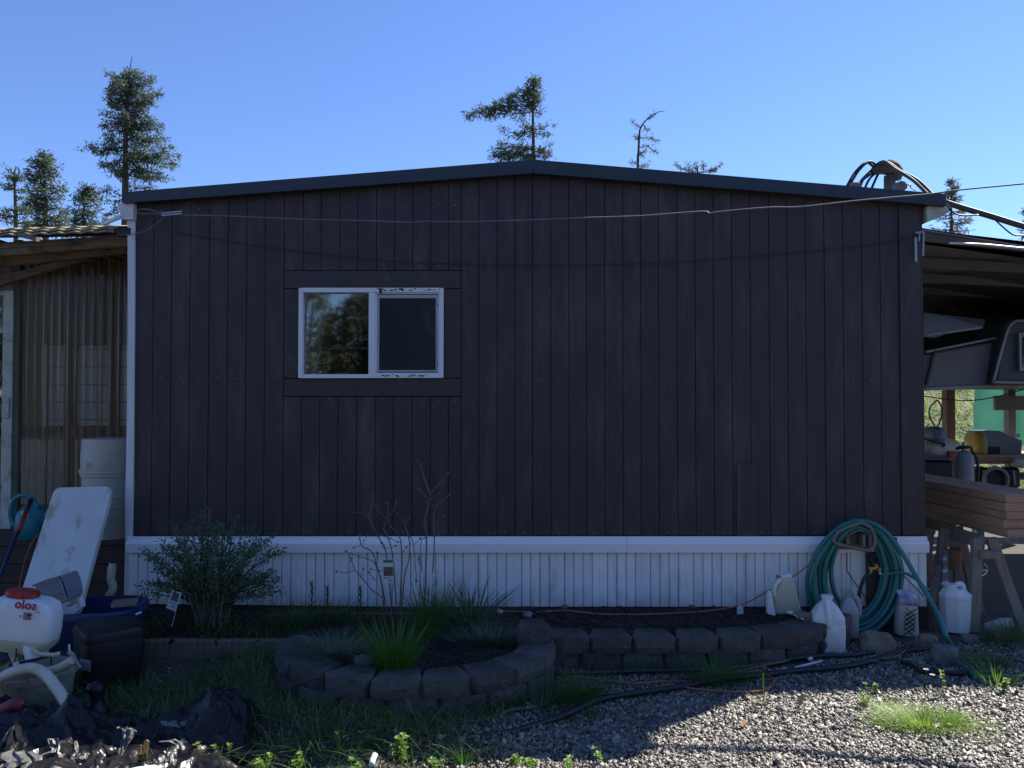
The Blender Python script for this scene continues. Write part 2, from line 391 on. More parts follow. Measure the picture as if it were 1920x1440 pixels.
def glass_mat(name, tint, refl, rough=0.0, diff=None, diff_fac=0.0, streak=False):
    m = bpy.data.materials.new(name); m.use_nodes = True
    N, L = m.node_tree.nodes, m.node_tree.links
    N.remove(N["Principled BSDF"])
    tr = N.new('ShaderNodeBsdfTransparent'); tr.inputs[0].default_value = lin(tint)
    base = tr.outputs[0]
    if diff:
        df = N.new('ShaderNodeBsdfDiffuse'); df.inputs[0].default_value = lin(diff)
        tl = N.new('ShaderNodeBsdfTranslucent'); tl.inputs[0].default_value = lin(diff)
        a = N.new('ShaderNodeMixShader'); a.inputs[0].default_value = .5
        L.new(df.outputs[0], a.inputs[1]); L.new(tl.outputs[0], a.inputs[2])
        b = N.new('ShaderNodeMixShader'); b.inputs[0].default_value = diff_fac
        if streak:                                     # streaks down the flutes paint in the highlights of the corrugations
            tc = N.new('ShaderNodeTexCoord'); mp = N.new('ShaderNodeMapping'); mp.inputs['Scale'].default_value = (34, .01, .06); L.new(tc.outputs['Object'], mp.inputs[0])
            nz = N.new('ShaderNodeTexNoise'); nz.inputs['Scale'].default_value = 1; nz.inputs['Detail'].default_value = 4; L.new(mp.outputs[0], nz.inputs['Vector'])
            mr = N.new('ShaderNodeMapRange'); mr.inputs[1].default_value = .38; mr.inputs[2].default_value = .66; mr.inputs[3].default_value = .10; mr.inputs[4].default_value = .72
            L.new(nz.outputs['Fac'], mr.inputs[0]); L.new(mr.outputs[0], b.inputs[0])
        L.new(base, b.inputs[1]); L.new(a.outputs[0], b.inputs[2]); base = b.outputs[0]
    gl = N.new('ShaderNodeBsdfGlossy'); gl.inputs[0].default_value = (.95, .97, 1, 1); gl.inputs['Roughness'].default_value = rough
    fr = N.new('ShaderNodeFresnel'); fr.inputs[0].default_value = refl
    ms = N.new('ShaderNodeMixShader')
    L.new(fr.outputs[0], ms.inputs[0]); L.new(base, ms.inputs[1]); L.new(gl.outputs[0], ms.inputs[2])
    L.new(ms.outputs[0], N['Material Output'].inputs[0])
    return m
M['glass'] = glass_mat('window_glass', (.86, .9, .88), 2.15, .03)
M['screen'] = glass_mat('insect_screen_mesh', (.8, .82, .85), 1.15, .4, (.10, .118, .118), .36)
M['poly'] = glass_mat('corrugated_clear_plastic', (.74, .72, .64), 1.45, .12, (.40, .32, .235), .34, True)

def ground_mat():
    m, N, L, P = nodes('yard_dirt_and_gravel')
    P.inputs['Roughness'].default_value = .95
    tc = N.new('ShaderNodeTexCoord')
    n1 = N.new('ShaderNodeTexNoise'); n1.inputs['Scale'].default_value = .9; n1.inputs['Detail'].default_value = 8
    n2 = N.new('ShaderNodeTexVoronoi'); n2.inputs['Scale'].default_value = 38
    n3 = N.new('ShaderNodeTexNoise'); n3.inputs['Scale'].default_value = 45; n3.inputs['Detail'].default_value = 5
    for n in (n1, n2, n3): L.new(tc.outputs['Object'], n.inputs['Vector'])
    r1 = N.new('ShaderNodeValToRGB'); r1.color_ramp.elements[0].color = (.030, .024, .019, 1); r1.color_ramp.elements[1].color = (.115, .10, .082, 1)
    r1.color_ramp.elements[0].position = .25; r1.color_ramp.elements[1].position = .75
    L.new(n3.outputs['Fac'], r1.inputs[0])
    r2 = N.new('ShaderNodeValToRGB'); r2.color_ramp.elements[0].color = (.7, .7, .7, 1); r2.color_ramp.elements[1].color = (1.1, 1.05, 1, 1)
    L.new(n1.outputs['Fac'], r2.inputs[0])
    mx = N.new('ShaderNodeMix'); mx.data_type = 'RGBA'; mx.blend_type = 'MULTIPLY'; mx.inputs[0].default_value = 1
    L.new(r1.outputs[0], mx.inputs[6]); L.new(r2.outputs[0], mx.inputs[7]); L.new(mx.outputs[2], P.inputs['Base Color'])
    b = N.new('ShaderNodeBump'); b.inputs['Distance'].default_value = .012; L.new(n3.outputs['Fac'], b.inputs['Height']); L.new(b.outputs[0], P.inputs['Normal'])
    return m
M['ground'] = ground_mat()
M['fines'] = mat('gravel_fines', (.26, .235, .20), (.17, .155, .135), rough=.6, scale=40, island=[(.6,.6,.6),(1,.98,.95),(1.5,1.42,1.3),(.8,.78,.75)])
M['bank'] = mat('grassy_bank_turf', (.13, .165, .05), (.06, .085, .03), rough=.95, scale=2.5, bump=1, bscale=9, bdist=.15, c3=(.15, .11, .07), c3_at=(.48, .6), c3_scale=1.6)
# ------------------------------------------------------------------ ground and terrain
def gz(x, y):
    """yard height: nearly level with small humps"""
    z = .055 * math.exp(-((math.hypot((x + .57) / .95, (y - 4.6) / .85) - 1) / .22) ** 2) * max(0, min(1, (.35 - x) / .8)) + .018 * mnoise.noise((x * .8, y * .8, 3)) + .008 * mnoise.noise((x * 2.7, y * 2.7, 9))
    return z - .012
def grid_mesh(name, mat_, xs, ys, zf, kind='structure'):
    mb = MB(); nx, ny = len(xs), len(ys)
    mb.v = [(x, y, zf(x, y)) for y in ys for x in xs]
    mb.f = [(j*nx+i, j*nx+i+1, (j+1)*nx+i+1, (j+1)*nx+i) for j in range(ny-1) for i in range(nx-1)]
    o = mb.build(name, mat_, None, smooth=True)
    o['kind'] = kind
    return o
def axis(lo, hi, step, far):
    a = [lo + i * step for i in range(int(round((hi - lo) / step)) + 1)]
    return [-far * f for f in (1, .4, .12, .04)] + a + [far * f for f in (.04, .12, .4, 1)] if far else a
gx = [-900, -300, -90, -30, -12] + [-6 + .08 * i for i in range(151)] + [12, 30, 90, 300, 900]
gy = [-900, -300, -90, -30, -10, -4] + [-1 + .08 * i for i in range(101)] + [12, 30, 90, 300, 900]
grid_mesh('ground', M['ground'], gx, gy, lambda x, y: gz(x, y) if -6 < x < 6 and -1 < y < 7 else -.02)
def bank_z(x, y):
    t = max(0, min(1, (y - 12.5) / 14)); t = t * t * (3 - 2 * t)
    return -.05 + 3.6 * t + .22 * mnoise.noise((x * .5, y * .5, 1)) * min(1, max(0, (y - 12.5) / 2)) + max(0, y - 27) * .012
grid_mesh('grassy_bank', M['bank'], [-160, -80, -40, -20] + [-10 + .6 * i for i in range(60)] + [28, 45, 90, 160],
          [12 + .6 * i for i in range(30)] + [32, 36, 42, 50, 60, 75, 100, 160], bank_z)

# ------------------------------------------------------------------ mobile home
WY = 5.66
def WX(px): return ay(px, 700, WY).x
def WZ(py): return ay(960, py, WY).z
house = thing('mobile_home', 'dark brown mobile home with low gable roof, vertical board siding and white skirting', 'mobile home', (0, WY, 0))
SB = WZ(1003)                                       # bottom of the siding
XL, XR = WX(247), WX(1733)
RX = WX(1000)
def roof_low(x):                                    # lower edge of the fascia over the wall
    if x < RX: return WZ(381) + (WZ(325) - WZ(381)) * (x - XL) / (RX - XL)
    return WZ(325) + (WZ(380) - WZ(325)) * (x - RX) / (XR - RX)
# body: side walls, back wall, floor
DEP = 12.0
mb = MB()
mb.box((XL + .012, WY + .13, SB), (XL + .10, WY + DEP, roof_low(XL) + .02))
mb.build('side_wall', M['siding'], house)
mb = MB(); mb.box((XR - .10, WY + .13, SB), (XR - .012, WY + DEP, roof_low(XR) + .02)); mb.build('side_wall', M['siding'], house)
mb = MB(); mb.box((XL + .1, WY + DEP - .1, SB), (XR - .1, WY + DEP, roof_low(XL) + .05)); mb.build('back_wall', M['siding'], house)
mb = MB(); mb.box((XL + .1, WY + .13, SB), (XR - .1, WY + DEP - .1, SB + .08)); mb.build('floor_deck', M['room'], house)
mb = MB(); mb.box((XL + .1, WY + 2.6, SB + .08), (XR - .1, WY + 2.7, roof_low(XL) - .05)); mb.build('inner_wall', M['room'], house)
mb = MB(); mb.box((XL + .1, WY + .13, roof_low(XL) - .05), (XR - .1, WY + DEP - .1, roof_low(XL) - .01)); mb.build('ceiling', M['room'], house)
# window opening in pixels of the wall plane
wx0, wx1, wz1, wz0 = WX(561), WX(832), WZ(541), WZ(709)
mb = MB()                                           # backing sheet seen in the grooves, with a hole for the window
def backing(x0, x1, z0, z1): mb.box((x0, WY + .012, z0), (x1, WY + .13, z1))
mb.prism([(XL, SB + .003), (wx0, SB + .003), (wx0, roof_low(wx0)), (XL, roof_low(XL))], WY + .012, WY + .13)
mb.prism([(wx0, SB + .003), (wx1, SB + .003), (wx1, wz0), (wx0, wz0)], WY + .012, WY + .13)
mb.prism([(wx0, wz1), (wx1, wz1), (wx1, roof_low(wx1)), (wx0, roof_low(wx0))], WY + .012, WY + .13)
mb.prism([(wx1, SB + .003), (XR, SB + .003), (XR, roof_low(XR)), (RX, roof_low(RX)), (wx1, roof_low(wx1))], WY + .012, WY + .13)
mb.build('wall_backing', M['groove'], house)
# siding boards between the grooves
G_L = [250, 286, 320, 355, 391, 426, 461, 496, 531.5]
G_W = [531.5, 567, 601, 636, 670, 705, 739, 773, 807, 841, 864.5]
G_B = [531.5, 566, 600, 634, 669, 704, 738, 773, 807, 841, 864.5]
G_R = [864.5, 898, 932, 965.5, 998.5, 1033, 1067, 1100, 1134, 1168, 1202, 1235.5, 1270, 1304, 1338.5, 1373, 1407.5, 1443, 1477.5, 1512, 1547, 1582, 1617.5, 1652, 1687, 1724, 1733]
GAP = .0026
nails = []
def nail(px, py): nails.append((px + rnd.uniform(-2, 2), py + rnd.uniform(-3, 3)))
def board(p0, p1, zb, zt):
    """zt None: cut along the roof slope"""
    x0, x1 = WX(p0) + GAP, WX(p1) - GAP
    mb = MB()
    y0 = WY + rnd.uniform(-.0015, .0015)
    zb += rnd.uniform(-.0025, .0025) if zb == SB else 0
    if zt is None:
        poly = [(x0, zb), (x1, zb), (x1, roof_low(x1) + .03)]
        if x0 < RX < x1: poly.append((RX, roof_low(RX) + .03))
        poly.append((x0, roof_low(x0) + .03))
    else: poly = [(x0, zb), (x1, zb), (x1, zt), (x0, zt)]
    mb.prism(poly, y0, WY + .014)
    return mb.build('siding_board', M['siding'], house)
for a, b in zip(G_L, G_L[1:]):
    board(a, b, SB, None); nail((a+b)/2, 709); nail((a+b)/2, 1000); nail((a+b)/2, 386 - (a - 250) * .075 + 14)
for a, b in zip(G_W, G_W[1:]):
    board(a, b, WZ(507) + .003, None); nail((a+b)/2, 502); nail((a+b)/2, 384)
for a, b in zip(G_B, G_B[1:]):
    board(a, b, SB, WZ(743.5) - .003); nail((a+b)/2, 750); nail((a+b)/2, 1000)
for a, b in zip(G_R, G_R[1:]):
    board(a, b, SB, None)
    if b - a > 20:
        nail((a+b)/2, 713); nail((a+b)/2, 999)
def flat(p0, p1, q0, q1, name='window_surround_board', proud=.004):
    mb = MB(); mb.box((WX(p0) + .003, WY - proud, WZ(q1) + .003), (WX(p1) - .003, WY + .013, WZ(q0) - .003))
    return mb.build(name, M['trim_board'], house, bevel=.0015)
flat(531.5, 864.5, 507, 541.2); flat(531.5, 864.5, 709.4, 743.5)
flat(531.5, 561.5, 541.2, 709.4); flat(832.5, 864.5, 541.2, 709.4)
for p in ((557, 523), (836, 525), (560, 725), (835, 726), (548, 548), (850, 547), (547, 705), (850, 706), (1016, 440)): nail(*p)
mb = MB()
for px, py in nails:
    c = ay(px, py, WY - .004)
    mb.tube([c, c + Vector((0, .012, 0))], rnd.uniform(.0022, .0036), 6)
mb.build('nail_heads', M['nail'], house)['kind'] = 'stuff'
# proud patch board near the bottom right
mb = MB(); mb.box((WX(1379), WY - .016, WZ(1005)), (WX(1416), WY - .002, WZ(868))); mb.build('patch_board', M['siding'], house, bevel=.002)
mb = MB(); mb.box((WX(1687) + .002, WY - .012, SB), (WX(1725), WY - .002, roof_low(WX(1705)))); mb.build('corner_board', M['siding'], house, bevel=.002)

# fascia and roof
FY0, FY1 = WY - .075, WY + .002
fx0, fx1 = ay(232, 370, FY0).x, ay(1775, 372, FY0).x
frx = ay(1000, 300, FY0).x
def fz(px, py): return ay(px, py, FY0).z
def fascia(px0, t0, b0, px1, t1, b1):
    a, b = ay(px0, t0, FY0), ay(px1, t1, FY0)
    c, d = ay(px0, b0, FY0), ay(px1, b1, FY0)
    mb = MB(); mb.prism([(c.x, c.z), (d.x, d.z), (b.x, b.z), (a.x, a.z)], FY0, FY1)
    o = mb.build('fascia', M['fascia'], house)
    mb = MB(); mb.prism([(c.x, c.z), (d.x, d.z), (d.x, d.z + .012), (c.x, c.z + .012)], FY0 - .008, FY0 - .0005)
    mb.build('drip_edge', M['fascia'], o)
fascia(232, 360, 381, 999.6, 299, 325); fascia(1000.4, 299, 325, 1774, 363.5, 386)
def slab(xa, za, xb, zb, th, y0, y1, name, m_, parent):
    mb = MB(); mb.prism([(xa, za), (xb, zb), (xb, zb + th), (xa, za + th)], y0, y1); return mb.build(name, m_, parent)
slab(fx0, fz(232, 361) - .02, frx - .001, fz(1000, 300) - .02, .025, FY1, WY + DEP + .1, 'roof_panel', M['roofmetal'], house)
slab(frx + .001, fz(1000, 300) - .02, fx1, fz(1774, 364) - .02, .025, FY1, WY + DEP + .1, 'roof_panel', M['roofmetal'], house)
# eave returns
p, q = ay(226, 383, WY - .02), ay(253.5, 413, WY - .02)
mb = MB(); mb.prism([(p.x + .03, q.z), (q.x, q.z), (q.x, p.z), (p.x, p.z), (p.x, p.z - .04)], WY - .05, WY + 3)
mb.build('eave_return', M['whitetrim'], house)
p, q = ay(1734, 385, WY), ay(1775, 400, WY)
mb = MB(); mb.prism([(p.x, p.z - .13), (p.x + .03, p.z - .12), (q.x, q.z - .0), (q.x, q.z + .055), (p.x, p.z)], WY - .03, WY + DEP)
mb.build('eave_return', M['dirtywhite'], house)
# white corner trim, slightly wavy
mb = MB()
ys = [(412, 239, 253), (560, 239.5, 252.5), (760, 238, 251), (860, 236.5, 250.5), (930, 234.5, 249.5), (1000, 235, 248), (1131, 232, 246)]
vs, fs = [], []
for py, a, b in ys:
    pa, pb = ay(a, py, WY - .014), ay(b, py, WY - .014)
    vs += [(pa.x, WY - .014, pa.z), (pb.x, WY - .014, pb.z), (pb.x, WY + .01, pb.z), (pa.x, WY + .12, pa.z)]
for i in range(len(ys) - 1):
    for k in range(4): fs.append((4*i + k, 4*i + (k+1) % 4, 4*(i+1) + (k+1) % 4, 4*(i+1) + k)[::-1])
fs += [(0, 1, 2, 3), tuple(range(len(vs) - 4, len(vs)))[::-1]]
mb.add(vs, fs); mb.build('corner_trim', M['whitetrim'], house)

# window
win = MB()
def wbox(p0, p1, q0, q1, y0, y1): win.box((WX(p0), y0, WZ(q1)), (WX(p1), y1, WZ(q0)))
WF0, WF1 = WY - .03, WY + .09
wbox(561, 569, 541, 709, WF0, WF1); wbox(824.5, 832, 541, 709, WF0, WF1)
wbox(569, 824.5, 541, 549, WF0, WF1); wbox(569, 824.5, 702, 709, WF0, WF1); wbox(692, 704, 549, 702, WF0 + .004, WF1)
window = win.build('window', M['winframe'], house, bevel=.002)
mb = MB()
for a, b, c, d in ((704, 707, 549, 702), (821.5, 824.5, 549, 702), (707, 821.5, 549, 551.5), (707, 821.5, 699, 702)):
    mb.box((WX(a), WF0 + .02, WZ(d)), (WX(b), WF0 + .05, WZ(c)))
mb.build('sash_track', M['winframe'], window)
mb = MB()
for a, b, c, d in ((707.2, 711, 553, 697), (817, 821, 553, 697), (711, 817, 553, 559), (711, 817, 694, 697)):
    mb.box((WX(a), WF0 + .026, WZ(d)), (WX(b), WF0 + .04, WZ(c)))
mb.build('screen_frame', M['alu'], window)
for q in (569, 678):
    mb = MB(); mb.box((WX(820), WF0 + .022, WZ(q + 6)), (WX(823.5), WF0 + .034, WZ(q))); mb.build('screen_clip', M['blackpl'], window)
mb = MB(); mb.box((WX(711), WF0 + .031, WZ(694)), (WX(817), WF0 + .033, WZ(559))); mb.build('insect_screen', M['screen'], window)
mb = MB(); mb.box((WX(569), WF0 + .05, WZ(702)), (WX(692), WF0 + .054, WZ(549))); mb.build('window_pane', M['glass'], window)
mb = MB(); mb.box((WX(704), WF0 + .065, WZ(702)), (WX(824.5), WF0 + .069, WZ(549))); mb.build('window_pane', M['glass'], window)
def wavy(poly_l, poly_r, y, amp, freq, name):
    """curtain between a left and a right edge given as (px, py) lists of equal length"""
    mb = MB(); n = 28
    for (lx, ly), (rx, ry) in zip(poly_l, poly_r):
        for i in range(n + 1):
            t = i / n; a = ay(lx + (rx - lx) * t, ly + (ry - ly) * t, y)
            mb.v.append((a.x, y + amp * math.sin(t * freq) + .3 * amp * math.sin(t * freq * 2.3 + 1), a.z))
    for j in range(len(poly_l) - 1):
        for i in range(n): mb.f.append((j*(n+1)+i, j*(n+1)+i+1, (j+1)*(n+1)+i+1, (j+1)*(n+1)+i))
    mb.build(name, M['curtain'], window, smooth=True)
wavy([(571, 560), (571, 600), (571, 640), (571, 702)], [(618, 560), (611, 600), (604, 640), (594, 702)], WY + .118, .012, 40, 'curtain')
wavy([(780, 548), (788, 585), (798, 610), (812, 632)], [(822, 548), (822, 585), (822, 612), (823, 640)], WY + .118, .012, 34, 'curtain')
mb = MB(); a, b = ay(594, 654, WY + .3), ay(700, 652, WY + .3); mb.tube([a, b], .004, 5); mb.build('curtain_rod', M['curtain'], window)
# old dark sealant along the right half of the frame
mb = MB()
for i in range(46):
    px = rnd.uniform(708, 828) if i < 26 else rnd.uniform(704, 800); py = 542.5 if i < 26 else 703.5
    c = ay(px, py + rnd.uniform(-1.5, 2), WF0 - .001); r = rnd.uniform(.004, .009)
    mb.box((c.x - r * rnd.uniform(.6, 1.6), WF0 - .003 - rnd.random() * .003, c.z - r * .45), (c.x + r * rnd.uniform(.6, 1.6), WF0 + .004, c.z + r * .45))
mb.box((WX(712), WF0 - .007, WZ(551)), (WX(717), WF0 + .004, WZ(543)))
mb.build('sealant', M['crud'], window)['kind'] = 'stuff'

# skirting
SKY = WY - .01
zc0, zc1, zc2, zc3 = WZ(1005), WZ(1012.5), WZ(1018), WZ(1034)
sx0, sx1 = WX(245), WX(1732)
segs = [(sx0, WX(1173) - .001), (WX(1173) + .001, sx1)]
for a, b in segs:
    mb = MB()                                        # stepped profile of the top rail, swept along X
    prof = [(SKY, zc0), (SKY - .012, zc0), (SKY - .014, zc1), (SKY - .032, zc1 - .002), (SKY - .04, zc2), (SKY - .036, zc3), (SKY, zc3)]
    n = len(prof)
    vs = [(a, y, z) for y, z in prof] + [(b, y, z) for y, z in prof]
    fs = [tuple(range(n))[::-1], tuple(range(n, 2*n))] + [(i, (i+1) % n, (i+1) % n + n, i + n) for i in range(n)]
    mb.add(vs, fs); mb.build('skirting_rail', M['vinyl_band'], house)
def skirt_bottom(x): return WZ(1131) + (WZ(1146) - WZ(1131)) * (x - sx0) / (sx1 - sx0)
mb = MB(); mb.box((sx0, SKY + .012, WZ(1150)), (sx1, SKY + .03, SB + .02)); mb.build('skirting_backing', M['groove'], house)
x = WX(246.5); k = 0
pitch = [17.2, 17.2, 17.2, 28.6]
while x < sx1 - .01:
    w = pitch[k % 4] / 256.2
    if k < 8: w *= 1.06
    x1 = min(x + w, sx1)
    zb = skirt_bottom(x)
    mb = MB(); g = .0016
    yl = yr = SKY - .004 + rnd.uniform(-.001, .001); e0 = e1 = g
    dp = .005 if k >= 8 else .014
    x_, x1_ = x + e0 * .5, x1 - e1 * .5
    # rib profile in plan: side, chamfer, face, chamfer, side
    pl = [(x_, SKY + dp), (x_ + .004, yl - .001), (x_ + (.010 if e0 else .004), yl - .003), (x1_ - (.010 if e1 else .004), yr - .003), (x1_ - .004, yr - .001), (x1_, SKY + dp)]
    if k % 4 == 3: xm = (x_ + x1_) / 2; pl[3:3] = [(xm - .005, yl - .003), (xm, yl - .0065), (xm + .005, yl - .003)]
    n = len(pl); vs = [(a, b, zb) for a, b in pl] + [(a, b, zc3 + .01) for a, b in pl]
    fs = [(i, i+1, i+1+n, i+n) for i in range(n - 1)] + [(0, n, 2*n-1, n-1)]
    mb.add(vs, fs); mb.build('skirting_rib', M['vinyl'], house)
    x = x1; k += 1
mb = MB(); mb.box((sx0, SKY - .02, -.05), (sx1, SKY + .012, WZ(1136))); mb.build('foundation_sill', M['darkred'], house)
for xa in (XL + .012, XR - .06):
    mb = MB(); mb.box((xa, WY + .03, -.05), (xa + .04, WY + DEP, SB - .002)); mb.build('side_skirting', M['vinyl'], house)
mb = MB(); mb.box((XL + .06, WY + DEP - .06, -.05), (XR - .07, WY + DEP - .01, SB - .002)); mb.build('side_skirting', M['vinyl'], house)
# bracket and old pipe strap at the right corner under the eave
br = MB()
c = ay(1722, 440, WY - .03)
pts = [ay(1716, 437, WY - .03), ay(1726, 435, WY - .03), ay(1733, 436, WY - .03)]
br.tube(pts, .008, 6); br.tube([ay(1732, 436, WY - .03), ay(1731, 480, WY - .03)], .006, 6); br.tube([ay(1724, 437, WY - .03), ay(1723, 452, WY - .035)], .006, 6)
br.box((c.x - .025, WY - .025, WZ(492)), (c.x - .008, WY - .012, WZ(446)))
br.build('wire_bracket', M['alu'], house)

# ------------------------------------------------------------------ service mast with its cables on the roof (right)
MY = 6.3
M['mastgrey'] = mat('weathered_mast', (.11, .10, .088), (.07, .065, .058), rough=.85, scale=14, bump=.8)
mast = thing('service_mast', 'grey weatherhead with looping black cables standing on the roof near its right end', 'service mast', ay(1668, 372, MY))
mb = MB(); mb.tube([ay(1668, 385, MY), ay(1668, 330, MY)], .045, 10); mb.build('mast_pipe', M['mastgrey'], mast, smooth=True)
mb = MB()
hp = [ay(1682, 338, MY), ay(1680, 322, MY), ay(1668, 314, MY), ay(1652, 315, MY), ay(1640, 321, MY), ay(1636, 326, MY)]
mb.tube(spline(hp, 4), [.03, .04, .044, .052, .057, .06, .064, .066, .066, .066, .063, .06, .056, .052, .047, .043, .038, .034, .03, .024, .018], 10)
mb.build('weatherhead', M['mastgrey'], mast, smooth=True)
for pts in ([(1645, 320), (1625, 305), (1604, 322), (1588, 348)], [(1650, 318), (1632, 303), (1612, 318), (1592, 349)], [(1640, 322), (1628, 330), (1618, 338), (1612, 352)],
            [(1642, 324), (1630, 336), (1622, 352)], [(1646, 327), (1640, 340), (1634, 354)], [(1637, 316), (1615, 338), (1610, 352)]):
    mb = MB(); mb.tube(spline([ay(a, b, MY - .05 * i) for i, (a, b) in enumerate(pts)], 6), .010, 6); mb.build('cable_loop', M['blackrub'], mast, smooth=True)
for dx, yy in ((0, 303), (8, 306)):
    pts = [(1640 + dx, yy + 8), (1658 + dx, yy), (1678 + dx, yy + 14), (1712 + dx, 338), (1742 + dx, 366), (1772, 380)]
    mb = MB(); mb.tube(spline([ay(a, b, MY - .1 * i) for i, (a, b) in enumerate(pts)], 6), .014, 6); mb.build('cable_loop', M['cable'], mast, smooth=True)
mb = MB(); mb.tube([ay(1676, 352, MY - .25), ay(1690, 349, MY - .25), ay(1698, 348, MY - .25)], [.03, .045, .03], 8); mb.build('insulator', M['stone'], mast, smooth=True)
mb = MB(); mb.tube(spline([ay(1699, 348, MY - .25), ay(1706, 346, MY - .25), ay(1708, 352, MY - .25), ay(1716, 357, MY - .3)], 5), .006, 5); mb.build('tie_wire', M['alu'], mast)
mb = MB(); mb.tube([ay(1596, 350, MY - .25), ay(1610, 346, MY - .25)], .03, 8); mb.build('insulator', M['stone'], mast, smooth=True)

mb = MB(); pts = [ay(1773, 379, 5.72), ay(1800, 388, 5.7), ay(1860, 406, 5.6), ay(1925, 426, 5.5), ay(2080, 470, 5.2), ay(2300, 540, 4.8)]
sc = thing('service_cable', 'thick dark twisted power cable sloping down to the right from the eave', 'cable', pts[0])
mb.tube(spline(pts, 6), .022, 7); mb.build('cable_bundle', M['cable'], sc, smooth=True)
for pts in ([(1776, 384), (1790, 400), (1808, 404), (1835, 403)], [(1865, 411), (1880, 425), (1900, 440), (1924, 442), (1990, 447)]):
    mb = MB(); mb.tube(spline([ay(a, b, 5.6) for a, b in pts], 6), .006, 5); mb.build('loose_strand', M['blackrub'], sc, smooth=True)

# front drop wire with its clamp
dw = thing('drop_wire', 'thin grey overhead wire crossing the front wall, clamped at the left corner', 'wire', ay(340, 400, 5.5))
pts = [(342, 403, 5.52), (450, 406, 5.5), (560, 411, 5.47), (690, 414, 5.45), (770, 417, 5.43), (800, 415, 5.42), (860, 416, 5.4), (960, 413.5, 5.36), (1080, 409, 5.32), (1200, 405, 5.28), (1280, 399, 5.25), (1322, 396.5, 5.24), (1331, 400, 5.24), (1350, 397, 5.23), (1440, 389, 5.2), (1500, 388, 5.16), (1600, 377, 5.1), (1740, 364, 5.05), (1800, 356, 5.0), (1925, 344, 4.9), (2200, 318, 4.6), (2500, 288, 4.3)]
mb = MB(); mb.tube(spline([ay(*p) for p in pts], 4), .0055, 5); mb.build('wire_span', M['wire'], dw, smooth=True)
for dy in (-2, 2.2):
    mb = MB(); mb.bar(ay(304, 402 + dy, 5.52), ay(341, 398.5 + dy, 5.51), .012, .008); mb.build('wire_clamp', M['alu'], dw)
for pts in ([(304, 402), (292, 396), (270, 391.5), (256, 395)], [(304, 402), (285, 400), (268, 401), (256, 399)], [(310, 405), (295, 418), (275, 432), (250, 439), (225, 441)]):
    mb = MB(); mb.tube(spline([ay(a, b, 5.53) for a, b in pts], 5), .004, 5); mb.build('bail_wire', M['wire'], dw)
mb = MB(); pts = [(330, 436), (420, 451), (520, 466), (620, 479), (700, 487), (800, 493), (900, 496), (1000, 497), (1100, 496.5), (1240, 493), (1340, 486), (1440, 478), (1540, 469), (1640, 458), (1724, 441)]
P0 = [ay(a, b, WY - .025 if i else WY - .002) for i, (a, b) in enumerate(pts)]
P0[-1].y = WY - .035
top('slack_wire', (mb.tube(spline(P0, 4), .0032, 5), mb)[1], M['blackrub'], 'thin black wire sagging close against the brown siding below the grey wire', 'wire', P0[0])
mb = MB(); pts = [ay(225, 441, 5.53), ay(180, 447, 5.5), ay(110, 458, 5.45), ay(0, 466, 5.4), ay(-200, 490, 5.3)]
top('porch_wire', (mb.tube(spline(pts, 5), .005, 5), mb)[1], M['blackrub'], 'thin dark wire running in front of the porch roof edge', 'wire', pts[0])
# ------------------------------------------------------------------ porch on the left
PY = 6.4                                             # plane of the clear corrugated sheets
porch = thing('lean_to_porch', 'enclosed lean-to porch with clear corrugated walls and mossy sheet roof', 'porch', (-3.6, PY, 0))
DZ = .60                                             # deck height
x_r = XL - .02                                       # meets the home
mb = MB(); mb.box((-7.5, 5.86, DZ - .04), (x_r, 10, DZ)); mb.build('deck_floor', M['deck'], porch)
for i in range(4):
    z1 = DZ - .045 - i * .142
    mb = MB(); mb.box((-7.5, 5.87 + .004 * (i % 2), z1 - .136), (x_r - .01, 5.90, z1)); mb.build('deck_skirt_board', M['deck'], porch, bevel=.003)
# posts, rails and studs behind the sheets
zt0 = ay(120, 462, PY + .05).z
for px in (131, 215, 28):
    a = ay(px, 700, PY + .06).x
    mb = MB(); mb.box((a - .028, PY + .03, DZ), (a + .028, PY + .10, zt0)); mb.build('stud', M['studwood'], porch)
for q0, q1, m_ in ((632, 645, 'studwood'), (800, 816, 'studwood'), (480, 492, 'woodh'), (985, 1000, 'studwood')):
    a, b = ay(25, q0, PY + .06), ay(240, q1, PY + .06)
    mb = MB(); mb.box((a.x, PY + .035, b.z), (b.x + .06, PY + .085, a.z)); mb.build('wall_rail', M[m_], porch)
# inner wall with pale louvred windows
IY = 8.2
mb = MB(); mb.box((-7.2, IY + .06, DZ), (x_r + .02, IY + .12, 3.3)); mb.build('rear_wall', M['wood'], porch)
for (p0, p1) in ((90, 126), (143, 210), (222, 262)):
    f = MB(); a, b = ay(p0, 645, IY), ay(p1, 800, IY)
    f.box((a.x - .03, IY - .02, b.z - .03), (a.x, IY + .05, a.z + .03)); f.box((b.x, IY - .02, b.z - .03), (b.x + .03, IY + .05, a.z + .03))
    f.box((a.x, IY - .02, a.z), (b.x, IY + .05, a.z + .03)); f.box((a.x, IY - .02, b.z - .03), (b.x, IY + .05, b.z))
    w = f.build('porch_window', M['winframe'], porch)
    for q0, q1 in ((648, 653), (655, 687), (689, 720), (722, 753), (755, 786), (788, 798)):
        c, d = ay(p0, q0, IY), ay(p1, q1, IY)
        mb = MB(); mb.box((c.x + .001, IY + .01, d.z), (d.x - .001, IY + .02, c.z)); mb.build('window_pane', M['paper'], w)
for (p0, p1) in ((40, 90), (92, 150), (152, 240)):
    a, b = ay(p0, 824, IY - .3), ay(p1, 985, IY - .3)
    mb = MB(); mb.box((a.x, IY - .32, b.z), (b.x - .02, IY - .30, a.z)); mb.build('lower_panel', M['oldwhite'], porch)
mb = MB(); X0, X1 = -7.4, x_r + .01
